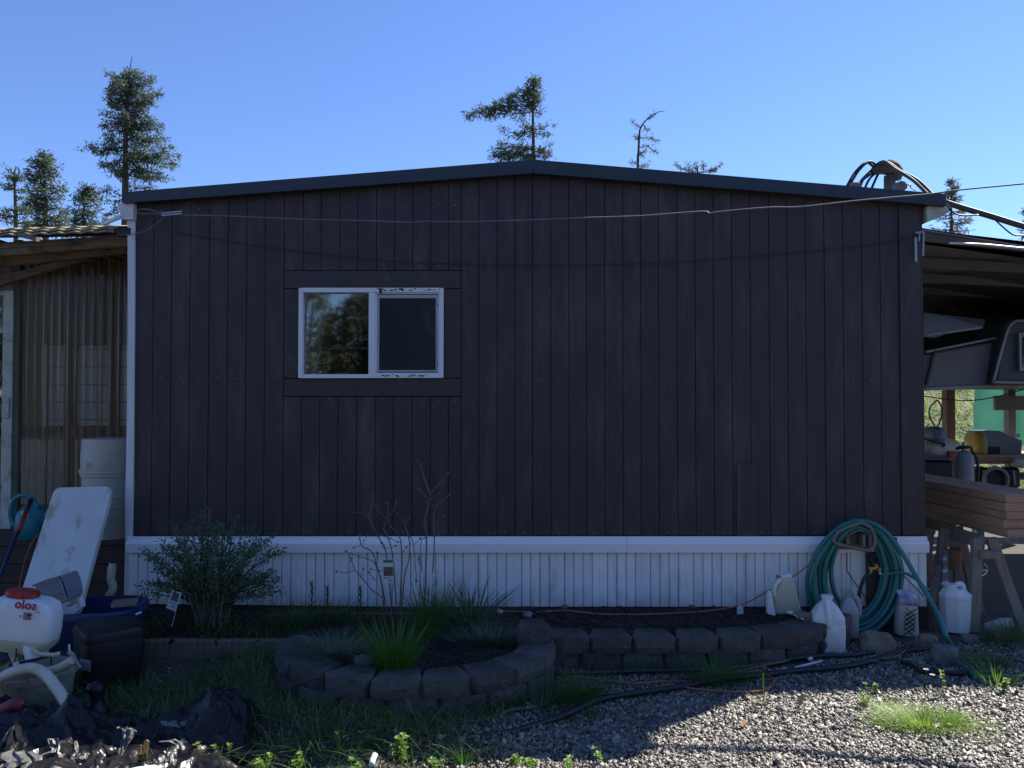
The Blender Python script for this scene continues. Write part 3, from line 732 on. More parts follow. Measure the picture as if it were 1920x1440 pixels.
mb.add([(X0, 5.95, 2.94), (X1, 5.95, 2.94), (X1, 10, 3.78), (X0, 10, 3.78), (X0, 5.95, 2.96), (X1, 5.95, 2.96), (X1, 10, 3.80), (X0, 10, 3.80)], [(3,2,1,0),(4,5,6,7),(0,1,5,4),(1,2,6,5),(2,3,7,6),(3,0,4,7)]); mb.build('roof_decking', M['wood'], porch)  # extra layer under the sheets, added to keep sun streaks out of the porch
mb = MB(); mb.add([(X1 - .03, 5.95, 2.6), (X1 - .03, 10, 2.6), (X1 - .03, 10, 3.77), (X1 - .03, 5.95, 2.93), (X1 - .01, 5.95, 2.6), (X1 - .01, 10, 2.6), (X1 - .01, 10, 3.77), (X1 - .01, 5.95, 2.93)], [(0,1,2,3),(7,6,5,4),(0,4,5,1),(1,5,6,2),(2,6,7,3),(3,7,4,0)]); mb.build('sun_closure', M['wood'], porch)  # added closure that blocks sun coming in over the home's eave
# corrugated sheets
beam_ = MB(); a, b = ay(-120, 462, 6.5), ay(262, 516, 6.5); beam_.box((a.x, 6.5, b.z), (b.x, 6.54, a.z)); beam_.build('gable_board', M['wood'], porch)
def corr(px0, px1, q0, q1, name, y, mat_, rows=6, pitch=.068, amp=.0095):
    a, b = ay(px0, q0, y), ay(px1, q1, y)
    n = int((b.x - a.x) / pitch * 8); mb = MB()
    for j in range(rows + 1):
        z = b.z + (a.z - b.z) * j / rows
        for i in range(n + 1):
            x = a.x + (b.x - a.x) * i / n
            mb.v.append((x, y + amp * math.sin((x - a.x) / pitch * 2 * math.pi) + .003 * mnoise.noise((x * 3, z * .6, y)), z))
    for j in range(rows):
        for i in range(n): mb.f.append((j*(n+1)+i, j*(n+1)+i+1, (j+1)*(n+1)+i+1, (j+1)*(n+1)+i))
    return mb.build(name, mat_, porch, smooth=True)
corr(28, 110, 470, 1001, 'corrugated_sheet', PY, M['poly'])
corr(104, 190, 468, 1001, 'corrugated_sheet', PY - .012, M['poly'])
corr(184, 262, 466, 1001, 'corrugated_sheet', PY - .002, M['poly'])
# door at the far left
def pb(p0, p1, q0, q1, y0, y1):
    a, b = ay(p0, q0, y0), ay(p1, q1, y0); mb = MB(); mb.box((a.x, y0, b.z), (b.x, y1, a.z)); return mb
door = pb(6, 19, 545, 1000, PY - .03, PY + .04).build('door', M['dirtywhite'], porch, bevel=.003)
pb(-60, 6, 545, 553, PY - .02, PY + .03).build('door_rail', M['dirtywhite'], door)
pb(-60, 6, 985, 1000, PY - .02, PY + .03).build('door_rail', M['dirtywhite'], door)
pb(-60, 6, 553, 985, PY, PY + .01).build('door_glass', M['glass'], door)
pb(8, 16, 746, 784, PY - .045, PY - .03).build('latch_plate', M['alu'], door, bevel=.003)
for q in (754, 777):
    c = ay(12, q, PY - .047); mb = MB(); mb.tube([c, c + Vector((0, .006, 0))], .006, 8); mb.build('latch_screw', M['blackpl'], door)
pb(20, 31, 478, 1000, PY - .02, PY + .03).build('door_jamb', mat('mossy_jamb', (.11, .12, .09), (.07, .08, .06), rough=.9, stretch=(5, 5, .6)), porch)
pb(-60, 24, 534, 545, PY - .025, PY + .03).build('door_head', M['darkply'], porch)
# roof: layered corrugated edge, fascia boards, rafters
def beam(p0, q0a, q0b, p1, q1a, q1b, y0, y1, name, m_):
    a, b = ay(p0, q0a, y0), ay(p0, q0b, y0); c, d = ay(p1, q1a, y0), ay(p1, q1b, y0)
    mb = MB(); mb.prism([(b.x, b.z), (d.x, d.z), (c.x, c.z), (a.x, a.z)], y0, y1); return mb.build(name, m_, porch)
beam(-120, 462, 490, 242, 440, 460, 5.78, 5.83, 'fascia_board', M['woodh'])
beam(-120, 490, 512, 242, 459, 473, 5.93, 5.98, 'fascia_board', M['woodh'])
beam(-120, 545, 570, 160, 478, 487, 6.32, 6.37, 'brace_board', M['woodh'])
for i in range(7):
    a = ay(20 + i * 38, 460, 6.0).x
    mb = MB(); mb.box((a - .02, 5.85, ay(0, 470, 5.9).z), (a + .02, 10, ay(0, 452, 5.9).z)); mb.build('rafter', M['wood'], porch)
for i, (q0, q1, yy) in enumerate(((446, 433, 5.62), (440, 428.5, 5.66), (434, 425, 5.72))):
    a, b = ay(-140, q0, yy), ay(214 if i < 2 else 222, q1, yy)
    mb = MB(); n = 150
    for j, (yo, dz) in enumerate(((0, -.006), (0, .006), (3.2, .72 + .015 * i), (3.2, .705 + .015 * i))):
        for k in range(n + 1):
            t = k / n; x = a.x + (b.x - a.x) * t
            mb.v.append((x, yy + yo + (.014 * mnoise.noise((x * 3, i, 0)) if yo == 0 else 0), a.z + (b.z - a.z) * t + dz + .005 * math.sin(x / .12 * 2 * math.pi + i) + .010 * mnoise.noise((x * 1.7, i * 3, 0))))
    for j in range(4):
        for k in range(n): mb.f.append((j*(n+1)+k, ((j+1) % 4)*(n+1)+k, ((j+1) % 4)*(n+1)+k+1, j*(n+1)+k+1)[::-1])
    mb.build('roof_sheet', M['mossyroof'], porch, smooth=True, auto=40)
pb(217, 244, 427, 441, 5.64, 5.7).build('roof_flashing', M['blackpl'], porch)
mb = MB(); mb.box((-7.5, 5.9, 2.6), (-6.6, 10, 3.0)); 
for a_, b_ in (((197, 420), (226, 408)), ((198, 417), (228, 403))):
    mb = MB(); mb.bar(ay(*a_, 5.7), ay(*b_, 5.68), .02, .012); mb.build('gutter_strap', M['winframe'], porch)
mb = MB(); mb.bar(ay(38, 441, 5.58), ay(72, 449, 5.56), .05, .03); mb.build('loose_shingle', M['wood'], porch)

# ------------------------------------------------------------------ carport on the right
CY = 6.3
carport = thing('carport', 'dark open carport with flat sloping roof built against the right side of the brown home', 'carport', (4.2, CY, 0))
def cbeam(p0, q0a, q0b, p1, q1a, q1b, y0, y1, name, m_):
    a, b = ay(p0, q0a, y0), ay(p0, q0b, y0); c, d = ay(p1, q1a, y0), ay(p1, q1b, y0)
    s = (d.x - b.x)
    def ex(u, v, X): return u.z + (v.z - u.z) * (X - u.x) / (v.x - u.x)
    X0, X1 = XR + .01, 8.2
    mb = MB(); mb.prism([(X0, ex(b, d, X0)), (X1, ex(b, d, X1)), (X1, ex(a, c, X1)), (X0, ex(a, c, X0))], y0, y1); return mb.build(name, m_, carport)
cbeam(1735, 434, 452, 1920, 463, 470, CY, CY + .05, 'fascia_board', M['cementbrown'])
o = cbeam(1735, 431, 433.2, 1920, 460, 462.2, CY - .02, CY + 2.9, 'roof_sheet', M['roofmetal'])
cbeam(1735, 428, 430, 1920, 456.5, 459, CY + .15, CY + 2.95, 'roof_sheet', M['roofmetal'])
for i in range(4):
    y = CY + .5 + i * .72
    mb = MB(); mb.prism([(XR + .01, 2.86), (8.2, 2.60), (8.2, 2.68), (XR + .01, 2.94)], y, y + .05); mb.build('rafter', M['darkply'], carport)
mb = MB(); mb.prism([(XR + .01, 2.96), (8.2, 2.70), (8.2, 2.72), (XR + .01, 2.98)], CY + .06, CY + 2.85); mb.build('roof_decking', M['darkply'], carport)
mb = MB(); mb.prism([(XR + .005, 2.2), (8.2, 2.1), (8.2, 2.72), (XR + .005, 2.98)], 9.12, 9.18); mb.build('rear_valance', M['darkply'], carport)
a = ay(1777, 800, 9.05).x; b = ay(1891, 800, 9.05).x
mb = MB(); mb.box((a - .05, 8.98, 0), (a + .05, 9.08, 2.8)); mb.build('post', M['wood'], carport)
mb = MB(); mb.box((b - .042, 8.98, 0), (b + .042, 9.07, 2.75)); mb.build('post', M['darkply'], carport)
mb = MB(); p, q = ay(1864, 742, 8.95), ay(2000, 769, 8.95); mb.box((p.x, 8.93, q.z), (q.x, 8.97, p.z)); mb.build('cross_board', M['darkply'], carport)
mb = MB(); mb.box((8.1, CY, 0), (8.2, CY + .1, 2.6)); mb.build('post', M['darkply'], carport)
mb = MB(); a = [ay(1780, 456, CY - .05), ay(1800, 456.5, CY - .05), ay(1850, 459, CY - .06), ay(1925, 466, CY - .06), ay(2100, 480, CY - .06)]
top('white_rope', (mb.tube(spline(a, 5), .009, 6), mb)[1], M['whitepl'], 'sunlit white line stretched along the carport roof edge', 'rope', a[0])
# hanging board and loops under the carport roof
mb = MB(); p = [ay(1732, 590, 7.0), ay(1846, 603, 7.3), ay(1842, 616, 7.0), ay(1732, 632, 6.8)]
mb.add([v for v in p] + [v + Vector((0, 0, .02)) for v in p], [(3,2,1,0), (4,5,6,7), (0,1,5,4), (1,2,6,5), (2,3,7,6), (3,0,4,7)])
top('stored_sheet', mb, M['camper'], 'flat grey panel stored up under the dark carport roof', 'panel', p[3])
mb = MB(); top('hanging_wire', (mb.tube(spline([ay(1728, 620, 6.6), ay(1740, 631, 6.6), ay(1760, 630, 6.6), ay(1782, 617, 6.6), ay(1797, 600, 6.6)], 6), .006, 5), mb)[1], M['wire'], 'pale wire loop hanging below the grey panel beside the home corner', 'wire', ay(1728, 620, 6.6))
# camper body
camper = thing('truck_camper', 'dark grey truck camper with rounded trim parked under the carport', 'camper', (4.8, 7.5, 0))
def pz(px, py, y): 
    c = ay(px, py, y); return (c.x, c.z)
mb = MB(); mb.prism([pz(1700, 729, 7.5), pz(1868, 729, 7.5), pz(1868, 640, 7.5), pz(1700, 668, 7.5)], 7.5, 8.9); mb.build('cab_overhang', M['camper'], camper, bevel=.02)
mb = MB(); mb.prism([pz(1866, 722, 7.35), pz(2300, 730, 7.35), pz(2300, 560, 7.35), pz(1890, 600, 7.35), pz(1878, 640, 7.35)], 7.35, 9.1); mb.build('camper_body', M['camperdark'], camper, bevel=.02)
mb = MB(); mb.tube(spline([ay(1862, 716, 7.3), ay(1874, 670, 7.3), ay(1888, 622, 7.3), ay(1898, 606, 7.3), ay(1920, 601, 7.3), ay(2050, 598, 7.3), ay(2300, 596, 7.3)], 6), .017, 6); mb.build('body_trim', M['campertrim'], camper, smooth=True)
mb = MB(); mb.tube([ay(1862, 716, 7.3), ay(1900, 717, 7.3), ay(2300, 726, 7.3)], .017, 6); mb.build('body_trim', M['campertrim'], camper)
wf = MB()
for (p0, p1, q0, q1) in ((1911, 1917, 624, 695), (2010, 2016, 624, 695), (1917, 2010, 624, 631), (1917, 2010, 688, 695)):
    a, b = ay(p0, q0, 7.3), ay(p1, q1, 7.3); wf.box((a.x, 7.3, b.z), (b.x, 7.34, a.z))
wf = wf.build('camper_window', M['campertrim'], camper)
a, b = ay(1917, 631, 7.33), ay(2010, 688, 7.33); mb = MB(); mb.box((a.x, 7.325, b.z), (b.x, 7.335, a.z)); mb.build('window_pane', M['glass'], wf)
mb = MB(); mb.bar(ay(1753, 656, 7.47), ay(1737, 722, 7.47), .03, .02); mb.build('overhang_strut', M['camperdark'], camper)
mb = MB(); mb.bar(ay(1735, 660, 7.47), ay(1866, 634, 7.47), .03, .02); mb.build('edge_trim', M['campertrim'], camper)
mb = MB(); mb.bar(ay(1735, 730, 7.46), ay(1866, 724, 7.46), .02, .03); mb.build('edge_trim', M['campertrim'], camper)
for sx in (5.75, 6.9):
    mb = MB(); mb.box((sx - .05, 8.3, 0), (sx + .05, 8.4, 1.75)); mb.build('support_leg', M['camperdark'], camper)
# green shade cloth and the things on the bench below it
mb = MB(); n = 24
for j in range(9):
    for i in range(n + 1):
        c = ay(1827 + i * 12, 728 + j * 13.5, 10.2); mb.v.append((c.x, 10.2 + .03 * math.sin(i * .9 + j * .2) + .02 * mnoise.noise((i * .4, j * .5, 2)), c.z))
for j in range(8):
    for i in range(n): mb.f.append((j*(n+1)+i, j*(n+1)+i+1, (j+1)*(n+1)+i+1, (j+1)*(n+1)+i))
top('shade_cloth', mb, M['shade'], 'green shade cloth hung behind the carport post', 'shade cloth', ay(1827, 830, 10.2), smooth=True)
bench = thing('workbench', 'rough plank workbench standing in the shade at the back of the carport', 'workbench', (5.2, 8.6, 0))
for q in (851, 857, 863):
    a, b = ay(1826, q, 8.4), ay(2100, q + 6, 8.4); mb = MB(); mb.box((a.x, 8.4 + (q - 851) * .004, b.z - .01), (b.x, 9.1, a.z - .012)); mb.build('plank', M['lumber'], bench)
for px in (1832, 1990):
    c = ay(px, 870, 8.5).x; mb = MB(); mb.box((c - .04, 8.45, 0), (c + .04, 8.55, ay(0, 874, 8.5).z)); mb.build('leg', M['darkply'], bench)
mb = MB(); a, b = ay(1830, 893, 8.5), ay(2080, 899, 8.5); mb.box((a.x, 8.46, b.z), (b.x, 9.0, a.z)); mb.build('lower_shelf', M['darkply'], bench)
tb = ay(0, 851, 8.4).z
def lump(name, mat_, px, py0, py1, w, y, label, cat, power=3, dep=.16, squash=.8):
    a, b = ay(px, py0, y), ay(px, py1, y); h = a.z - b.z; hw = w / 2 / F * y
    mb = MB(); mb.loft([(0, hw*.9, dep*.9), (h*.1, hw, dep), (h*.6, hw, dep), (h*.88, hw*squash, dep*squash), (h, hw*squash*.6, dep*squash*.6)], 16, power)
    return top(name, (mb, setattr(mb, 'v', [(v[0]+b.x, v[1]+b.y, v[2]+b.z) for v in mb.v]))[0], mat_, label, cat, b, smooth=True, auto=50)
tc_ = thing('tool_case', 'long grey tool case with sloped lid on the carport workbench', 'case', ay(1878, 852, 8.7))
mb = MB(); mb.prism([pz(1842, 852, 8.6), pz(1916, 854, 8.6), pz(1918, 826, 8.6), pz(1900, 820, 8.6), pz(1876, 808, 8.6), pz(1843, 808, 8.6)], 8.6, 8.9); mb.build('case_body', M['greypl'], tc_, bevel=.01)
mb = MB(); mb.prism([pz(1843, 838, 8.58), pz(1874, 838, 8.58), pz(1874, 850, 8.58), pz(1843, 850, 8.58)][::-1], 8.57, 8.6); mb.build('case_front', M['blackpl'], tc_)
mb = MB(); mb.bar(ay(1900, 818, 8.6), ay(1912, 816, 8.6), .02, .04); mb.build('case_latch', M['paper'], tc_)
lump('fuel_can', M['yellow'], 1829, 808, 852, 24, 8.6, 'yellow plastic can at the left end of the workbench', 'can')
lump('bowl', M['whitepl'], 1915, 860, 876, 18, 8.3, 'pale green bowl at the right edge by the bench planks', 'bowl', 2)
eng = thing('engine', 'dark machine with round housing on the low shelf under the workbench', 'engine', ay(1872, 915, 8.35))
a, b = ay(1830, 878, 8.3), ay(1915, 915, 8.3); mb = MB(); mb.box((a.x, 8.3, b.z), (b.x, 8.45, a.z)); mb.build('engine_block', M['blackpl'], eng, bevel=.02)
c = ay(1865, 900, 8.28); mb = MB(); mb.tube([c + Vector((.13 * math.cos(t * .35), -.02, .13 * math.sin(t * .35))) for t in range(18)], .02, 6, closed=True); mb.build('flywheel_guard', M['steel'], eng, smooth=True)
for px in (1845, 1885, 1900):
    mb = MB(); mb.bar(ay(px, 882, 8.27), ay(px + 3, 910, 8.27), .02, .02); mb.build('cooling_fin', M['steel'], eng)
gas = thing('gas_cylinder', 'grey gas cylinder with a black valve guard behind the stack of planks', 'gas cylinder', ay(1808, 960, 6.9))
z0, z1 = ay(0, 960, 6.9).z, ay(0, 845, 6.9).z; cx = ay(1808, 900, 6.9).x
mb = MB(); mb.loft([(0, .075, .075), (z1 - z0 - .06, .078, .078), (z1 - z0 - .02, .06, .06), (z1 - z0, .03, .03)], 18, 2, Matrix.Translation((cx, 6.9, z0))); mb.build('cylinder_body', M['steel'], gas, smooth=True, auto=50)
mb = MB(); t_ = ay(1808, 846, 6.9)
mb.tube([t_ + Vector((.065 * math.cos(k * .6), .05 * math.sin(k * .6), .03 + .01 * math.sin(k))) for k in range(10)], .012, 6, closed=True); mb.build('valve_guard', M['blackpl'], gas, smooth=True)
mb = MB(); mb.tube([t_ - Vector((0, 0, .03)), t_ + Vector((0, 0, .08))], .02, 8); mb.build('valve', M['alu'], gas)
mb = MB(); mb.tube(spline([t_ + Vector((.05, -.02, .02)), t_ + Vector((.10, -.03, -.1)), t_ + Vector((.085, -.04, -.4)), t_ + Vector((.09, -.04, -.6))], 6), .012, 6); mb.build('gas_hose', M['blackrub'], gas, smooth=True)
spr = thing('tank_sprayer', 'sunlit cream tank on a red cart seen past the home corner', 'sprayer', ay(1762, 930, 8.2))
zb, zt = ay(0, 854, 8.2).z, ay(0, 822, 8.2).z; cx = ay(1760, 840, 8.2).x
mb = MB(); mb.loft([(0, .19, .16), (.04, .21, .18), ((zt-zb)*.65, .21, .18), ((zt-zb)*.9, .16, .14), (zt-zb, .08, .08)], 18, 3, Matrix.Translation((cx, 8.2, zb))); mb.build('tank', M['cream'], spr, smooth=True, auto=50)
mb = MB(); a, b = ay(1730, 854, 8.0), ay(1794, 864, 8.0); mb.box((a.x, 8.0, b.z), (b.x, 8.4, a.z)); mb.build('cart_bed', M['redpl'], spr)
mb = MB(); a, b = ay(1780, 846, 7.98), ay(1797, 866, 7.98); mb.box((a.x, 7.98, b.z), (b.x, 8.1, a.z)); mb.build('cart_end', M['redpl'], spr)
for px in (1740, 1785):
    c = ay(px, 900, 8.1); mb = MB(); mb.box((c.x - .02, 8.1, 0), (c.x + .02, 8.14, ay(0, 862, 8.1).z)); mb.build('cart_leg', M['blackpl'], spr)
mb = MB(); mb.tube(spline([ay(1733, 822, 8.0), ay(1750, 828, 8.0), ay(1770, 832, 8.0), ay(1768, 838, 8.0)], 5), .012, 6); mb.build('strap', M['blackpl'], spr)
lump('blue_bundle', M['bluecloth'], 1750, 800, 824, 36, 8.2, 'bundle of blue and white cloth on top of the cream tank', 'bundle', 2.4)
mb = MB(); pts = [ay(1757, 750, 8.1), ay(1745, 762, 8.1), ay(1742, 778, 8.1), ay(1750, 795, 8.1), ay(1756, 802, 8.1), ay(1764, 785, 8.1), ay(1766, 765, 8.1), ay(1758, 750, 8.1)]
mb.tube(spline(pts, 5), .008, 5); top('hanging_cable', mb, M['blackrub'], 'black cable loop hanging above the cream tank', 'cable', pts[4], smooth=True)
mb = MB(); pts = [ay(1733, 743, 8.0), ay(1770, 748, 8.0), ay(1805, 751, 8.0), ay(1840, 749, 8.0), ay(1885, 740, 8.0), ay(1925, 728, 8.0)]
top('carport_wire', (mb.tube(spline(pts, 5), .006, 5), mb)[1], M['blackrub'], 'black wire strung below the camper in front of the green cloth', 'wire', pts[0])
tote = thing('black_tote', 'black plastic storage tote with a lid under the red cart', 'tote', ay(1762, 930, 7.6))
a, b = ay(1720, 864, 7.5), ay(1790, 925, 7.5); mb = MB(); mb.box((a.x, 7.5, b.z - .3), (b.x, 7.85, a.z)); mb.build('tote_body', M['blackpl'], tote, bevel=.02)
a, b = ay(1718, 857, 7.48), ay(1783, 864, 7.48); mb = MB(); mb.box((a.x, 7.48, b.z + .002), (b.x, 7.87, a.z)); mb.build('tote_lid', M['camperdark'], tote, bevel=.008)

# sawhorses with a stack of planks
def sawhorse(y, pxl, pxr, base_l, base_r, ztop, label, dz=0):
    cx = (ay(pxl, 1000, y).x + ay(pxr, 1000, y).x) / 2
    t = thing('sawhorse', label, 'sawhorse', (cx, y, 0), 'sawhorses under the planks')
    mb = MB(); mb.bar((cx - .005, y - .03, ztop - .05), (cx + .005, y + .45, ztop - .05), .045, .09); mb.build('top_beam', M['sawhorse'], t)
    L, Rr = ay(pxl, 1002, y), ay(pxr, 1002, y); BL, BR = az(*base_l, 0.0), az(*base_r, 0.0)
    for (a, b) in ((L, BL), (Rr, BR)):
        for yo in (0, .42):
            mb = MB(); s = (b - a); mb.bar((a.x, y - .05 + yo, ztop - .02), (b.x, y - .12 + yo * 1.25, 0), .068, .04, up=(0, 1, 0)); mb.build('leg', M['sawhorse'], t)
    for yo in (-.10, .36):
        mb = MB(); zz = ztop - .13; mb.bar((L.x - .01, y + yo, zz), (Rr.x + .03, y + yo, zz), .022, .055); mb.build('gusset', M['sawhorse'], t)
    return t
SZ = ay(0, 1003, 5.65).z
sawhorse(5.68, 1824, 1850, (1806, 1175), (1905, 1178), SZ, 'near timber sawhorse behind the white canister, carrying planks')
sawhorse(6.55, 1768, 1790, (1752, 1128), (1806, 1130), SZ - .05, 'far timber sawhorse close to the corner of the home')
stack = thing('plank_stack', 'stack of reddish fir planks lying across two sawhorses', 'planks', (3.45, 5.7, SZ))
A = ay(1884, 1003, 5.55); B = ay(1735, 972, 6.5)
ax = Vector((B.x - A.x, B.y - A.y, 0)).normalized(); nx = Vector((-ax.y, ax.x, 0)); nx = nx if nx.x > 0 else -nx
H = ay(1884, 927, 5.55).z - SZ
npl = 5
ths = [0, .19, .42, .60, .80, 1.0]
for i in range(npl):
    z0 = SZ + H * ths[i]; z1 = SZ + H * ths[i + 1] - .002
    o_ = Vector((A.x, A.y, 0)) - ax * rnd.uniform(-.02, .02) + nx * rnd.uniform(0, .022)
    for k in range(2):
        wv = .19
        p = [o_ + nx * (k * (wv + .004)), o_ + nx * (k * (wv + .004) + wv)]
        q = [v + ax * 2.6 for v in p]
        mb = MB(); vs = [Vector((v.x, v.y, zz)) for zz in (z0, z1) for v in (p[0], p[1], q[1], q[0])]
        mb.add(vs, [(3,2,1,0), (4,5,6,7), (0,1,5,4), (1,2,6,5), (2,3,7,6), (3,0,4,7)])
        mb.build('plank', M['lumber'], stack, bevel=.002)
# ------------------------------------------------------------------ planting beds, block edging
def block_mesh(i, w=.268, d=.20, h=.096, back=.72):
    r = random.Random(100 + i)
    bm = bmesh.new()
    hw = w / 2
    plan = [(-hw * .86, 0.0), (-hw * .3, -.006 - r.random() * .008), (hw * .3, -.006 - r.random() * .008), (hw * .86, 0.0), (hw, .03), (hw * back, d), (-hw * back, d), (-hw, .03)]
    j = lambda s: r.uniform(-s, s) * 1.7
    lo = [bm.verts.new((x + j(.004), y + j(.004), j(.002))) for x, y in plan]
    mi = [bm.verts.new((x * 1.01 + j(.005), y + (-.007 if y < .02 else 0) + j(.005), h * .5 + j(.012))) for x, y in plan]
    hi = [bm.verts.new((x + j(.004), y + j(.004), h + j(.003))) for x, y in plan]
    n = len(plan)
    bm.faces.new(hi); bm.faces.new(lo[::-1])
    for k in range(n):
        k2 = (k + 1) % n
        bm.faces.new((lo[k], lo[k2], mi[k2], mi[k])); bm.faces.new((mi[k], mi[k2], hi[k2], hi[k]))
    bmesh.ops.bevel(bm, geom=[e for e in bm.edges if e.verts[0] in hi and e.verts[1] in hi], offset=.006, segments=1, affect='EDGES')
    me = bpy.data.meshes.new('block'); bm.to_mesh(me); bm.free(); me.materials.append(M['block'])
    return me
BM = [block_mesh(i) for i in range(7)]
BS = [block_mesh(20 + i, w=.20) for i in range(2)]
def put_block(parent, x, y, z, rot, me=None):
    o = bpy.data.objects.new('block', me or rnd.choice(BM)); COL.objects.link(o); o.parent = parent
    w = wloc(parent); o.location = (x - w.x, y - w.y, z - w.z); o.rotation_euler = (rnd.uniform(-.015, .015), rnd.uniform(-.015, .015), rot)
    return o
wall_ = thing('block_edging', 'long two-course edging of grey concrete blocks along the soil bed at the right', 'garden edging', (1.2, 4.8, 0))
for px, Y, rot in ((1067, 4.80, 0), (1147, 4.79, 0), (1228.5, 4.79, 0), (1309.5, 4.80, .02), (1390, 4.82, .06), (1462, 4.89, .20), (1519, 5.00, .42)):
    c = ay(px, 1200, Y); put_block(wall_, c.x, Y, .096, rot)
for px, Y, rot in ((1048, 4.81, 0), (1128, 4.80, 0), (1205, 4.80, 0), (1285, 4.81, 0), (1364, 4.82, .03), (1441, 4.87, .16), (1506, 4.98, .36)):
    c = ay(px, 1230, Y); put_block(wall_, c.x, Y + .005, 0, rot)
for px, Y, rot in ((1560, 5.16, .65), (1590, 5.34, .9)):
    c = ay(px, 1190, Y); put_block(wall_, c.x, Y, .0, rot); put_block(wall_, c.x + .01, Y, .096, rot + .05)
ring = thing('planter_ring', 'round raised planter ring of curved grey concrete blocks below the white skirting', 'planter', (-.57, 4.7, 0))
RC = (-.57, 4.68); RXR, RYR = .81, .615
def ringpt(deg, k=1.0):
    a = R(deg); return RC[0] + k * RXR * math.cos(a), RC[1] + k * RYR * math.sin(a)
for course, offs in ((0, 9), (1, 0)):
    deg = 176 + offs
    while deg < 384:
        x, y = ringpt(deg)
        a = R(deg); tx, ty = -RXR * math.sin(a), RYR * math.cos(a); sp = math.hypot(tx, ty)
        rot = math.atan2(ty, tx)
        put_block(ring, x, y, course * .096 + rnd.uniform(-.004, .004), rot)
        deg += math.degrees(.272 / sp)
x, y = ringpt(378)
put_block(ring, .135, 4.66, .192, .05, BS[0])
put_block(ring, .15, 4.87, .096, .1); put_block(ring, .15, 4.85, 0, .1)
# soil
def bed_z(x, y):
    r = math.hypot((x - RC[0]) / (RXR - .05), (y - RC[1]) / (RYR - .05))
    base = (.150 if x > -1.35 else .085 + .065 * max(0, min(1, (y - 5.05) / .3))) + .02 * mnoise.noise((x * 3, y * 3, 5)) + .012 * mnoise.noise((x * 11, y * 11, 2))
    return base
def soil_patch(poly_fn, xs, ys, name):
    mb = MB(); idx = {}
    for y in ys:
        for x in xs:
            if poly_fn(x, y): idx[(x, y)] = len(mb.v); mb.v.append((x, y, bed_z(x, y)))
    for i in range(len(xs) - 1):
        for j in range(len(ys) - 1):
            q = [(xs[i], ys[j]), (xs[i+1], ys[j]), (xs[i+1], ys[j+1]), (xs[i], ys[j+1])]
            if all(k in idx for k in q): mb.f.append([idx[k] for k in q])
    o = mb.build(name, M['soil'], None, smooth=True); o['kind'] = 'structure'; return o
xs = [-2.75 + .04 * i for i in range(int(5.15 / .04))]; ys = [3.98 + .04 * i for i in range(42)]
def in_bed(x, y):
    if math.hypot((x - RC[0]) / (RXR - .09), (y - RC[1]) / (RYR - .09)) < 1: return True
    if x < -1.35: return y > 5.03
    if x < -.9: return y > 4.95
    if x < .15: return y > 4.7
    lim = 4.9 + max(0, x - 1.55) ** 2 * .95
    return y > lim
soil_patch(in_bed, xs, ys, 'soil_bed')
# soil crumbs
def pebbles(name, n, place, size, mat_, seed, angular=False):
    r = np.random.RandomState(seed)
    g = (1 + 5 ** .5) / 2
    V = np.array([(-1,g,0),(1,g,0),(-1,-g,0),(1,-g,0),(0,-1,g),(0,1,g),(0,-1,-g),(0,1,-g),(g,0,-1),(g,0,1),(-g,0,-1),(-g,0,1)], float) / 1.9
    T = np.array([(0,11,5),(0,5,1),(0,1,7),(0,7,10),(0,10,11),(1,5,9),(5,11,4),(11,10,2),(10,7,6),(7,1,8),(3,9,4),(3,4,2),(3,2,6),(3,6,8),(3,8,9),(4,9,5),(2,4,11),(6,2,10),(8,6,7),(9,8,1)])
    if angular:
        V = np.array([(x, y, z) for z in (-.8, .8) for y in (-.75, .75) for x in (-.75, .75)])
        T = np.array([(0,2,3),(0,3,1),(4,5,7),(4,7,6),(0,1,5),(0,5,4),(1,3,7),(1,7,5),(3,2,6),(3,6,7),(2,0,4),(2,4,6)])
    P = np.array(place(r, n)); n = len(P); m = len(V)
    s = size(r, n, P)
    allv = V[None] * (1 + r.uniform(-.32, .32, (n, m, 1))) + r.uniform(-.3 if angular else -.16, .3 if angular else .16, (n, m, 3))
    allv = allv * s[:, None, :]
    q = r.normal(size=(n, 4)); q[:, 1:3] *= .35; q /= np.linalg.norm(q, axis=1)[:, None]
    w, x, y, z = q.T
    Rm = np.stack([np.stack([1-2*(y*y+z*z), 2*(x*y-z*w), 2*(x*z+y*w)], 1), np.stack([2*(x*y+z*w), 1-2*(x*x+z*z), 2*(y*z-x*w)], 1), np.stack([2*(x*z-y*w), 2*(y*z+x*w), 1-2*(x*x+y*y)], 1)], 1)
    allv = np.einsum('nij,nkj->nki', Rm, allv) + P[:, None, :]
    F_ = (T[None] + m * np.arange(n)[:, None, None]).reshape(-1, 3)
    me = bpy.data.meshes.new(name)
    me.vertices.add(n * m); me.vertices.foreach_set('co', allv.reshape(-1).astype(np.float32))
    nf = len(F_); me.loops.add(nf * 3); me.loops.foreach_set('vertex_index', F_.reshape(-1).astype(np.int32))
    me.polygons.add(nf); me.polygons.foreach_set('loop_start', np.arange(0, nf * 3, 3, dtype=np.int32)); me.polygons.foreach_set('loop_total', np.full(nf, 3, dtype=np.int32))
    me.update(calc_edges=True); me.materials.append(mat_)
    o = bpy.data.objects.new(name, me); COL.objects.link(o); o['kind'] = 'stuff'; return o
def pl_soil(r, n):
    out = []
    while len(out) < n:
        x, y = r.uniform(-2.7, 2.2), r.uniform(4.1, 5.6)
        if in_bed(x, y): out.append((x, y, bed_z(x, y) + .002))
    return out
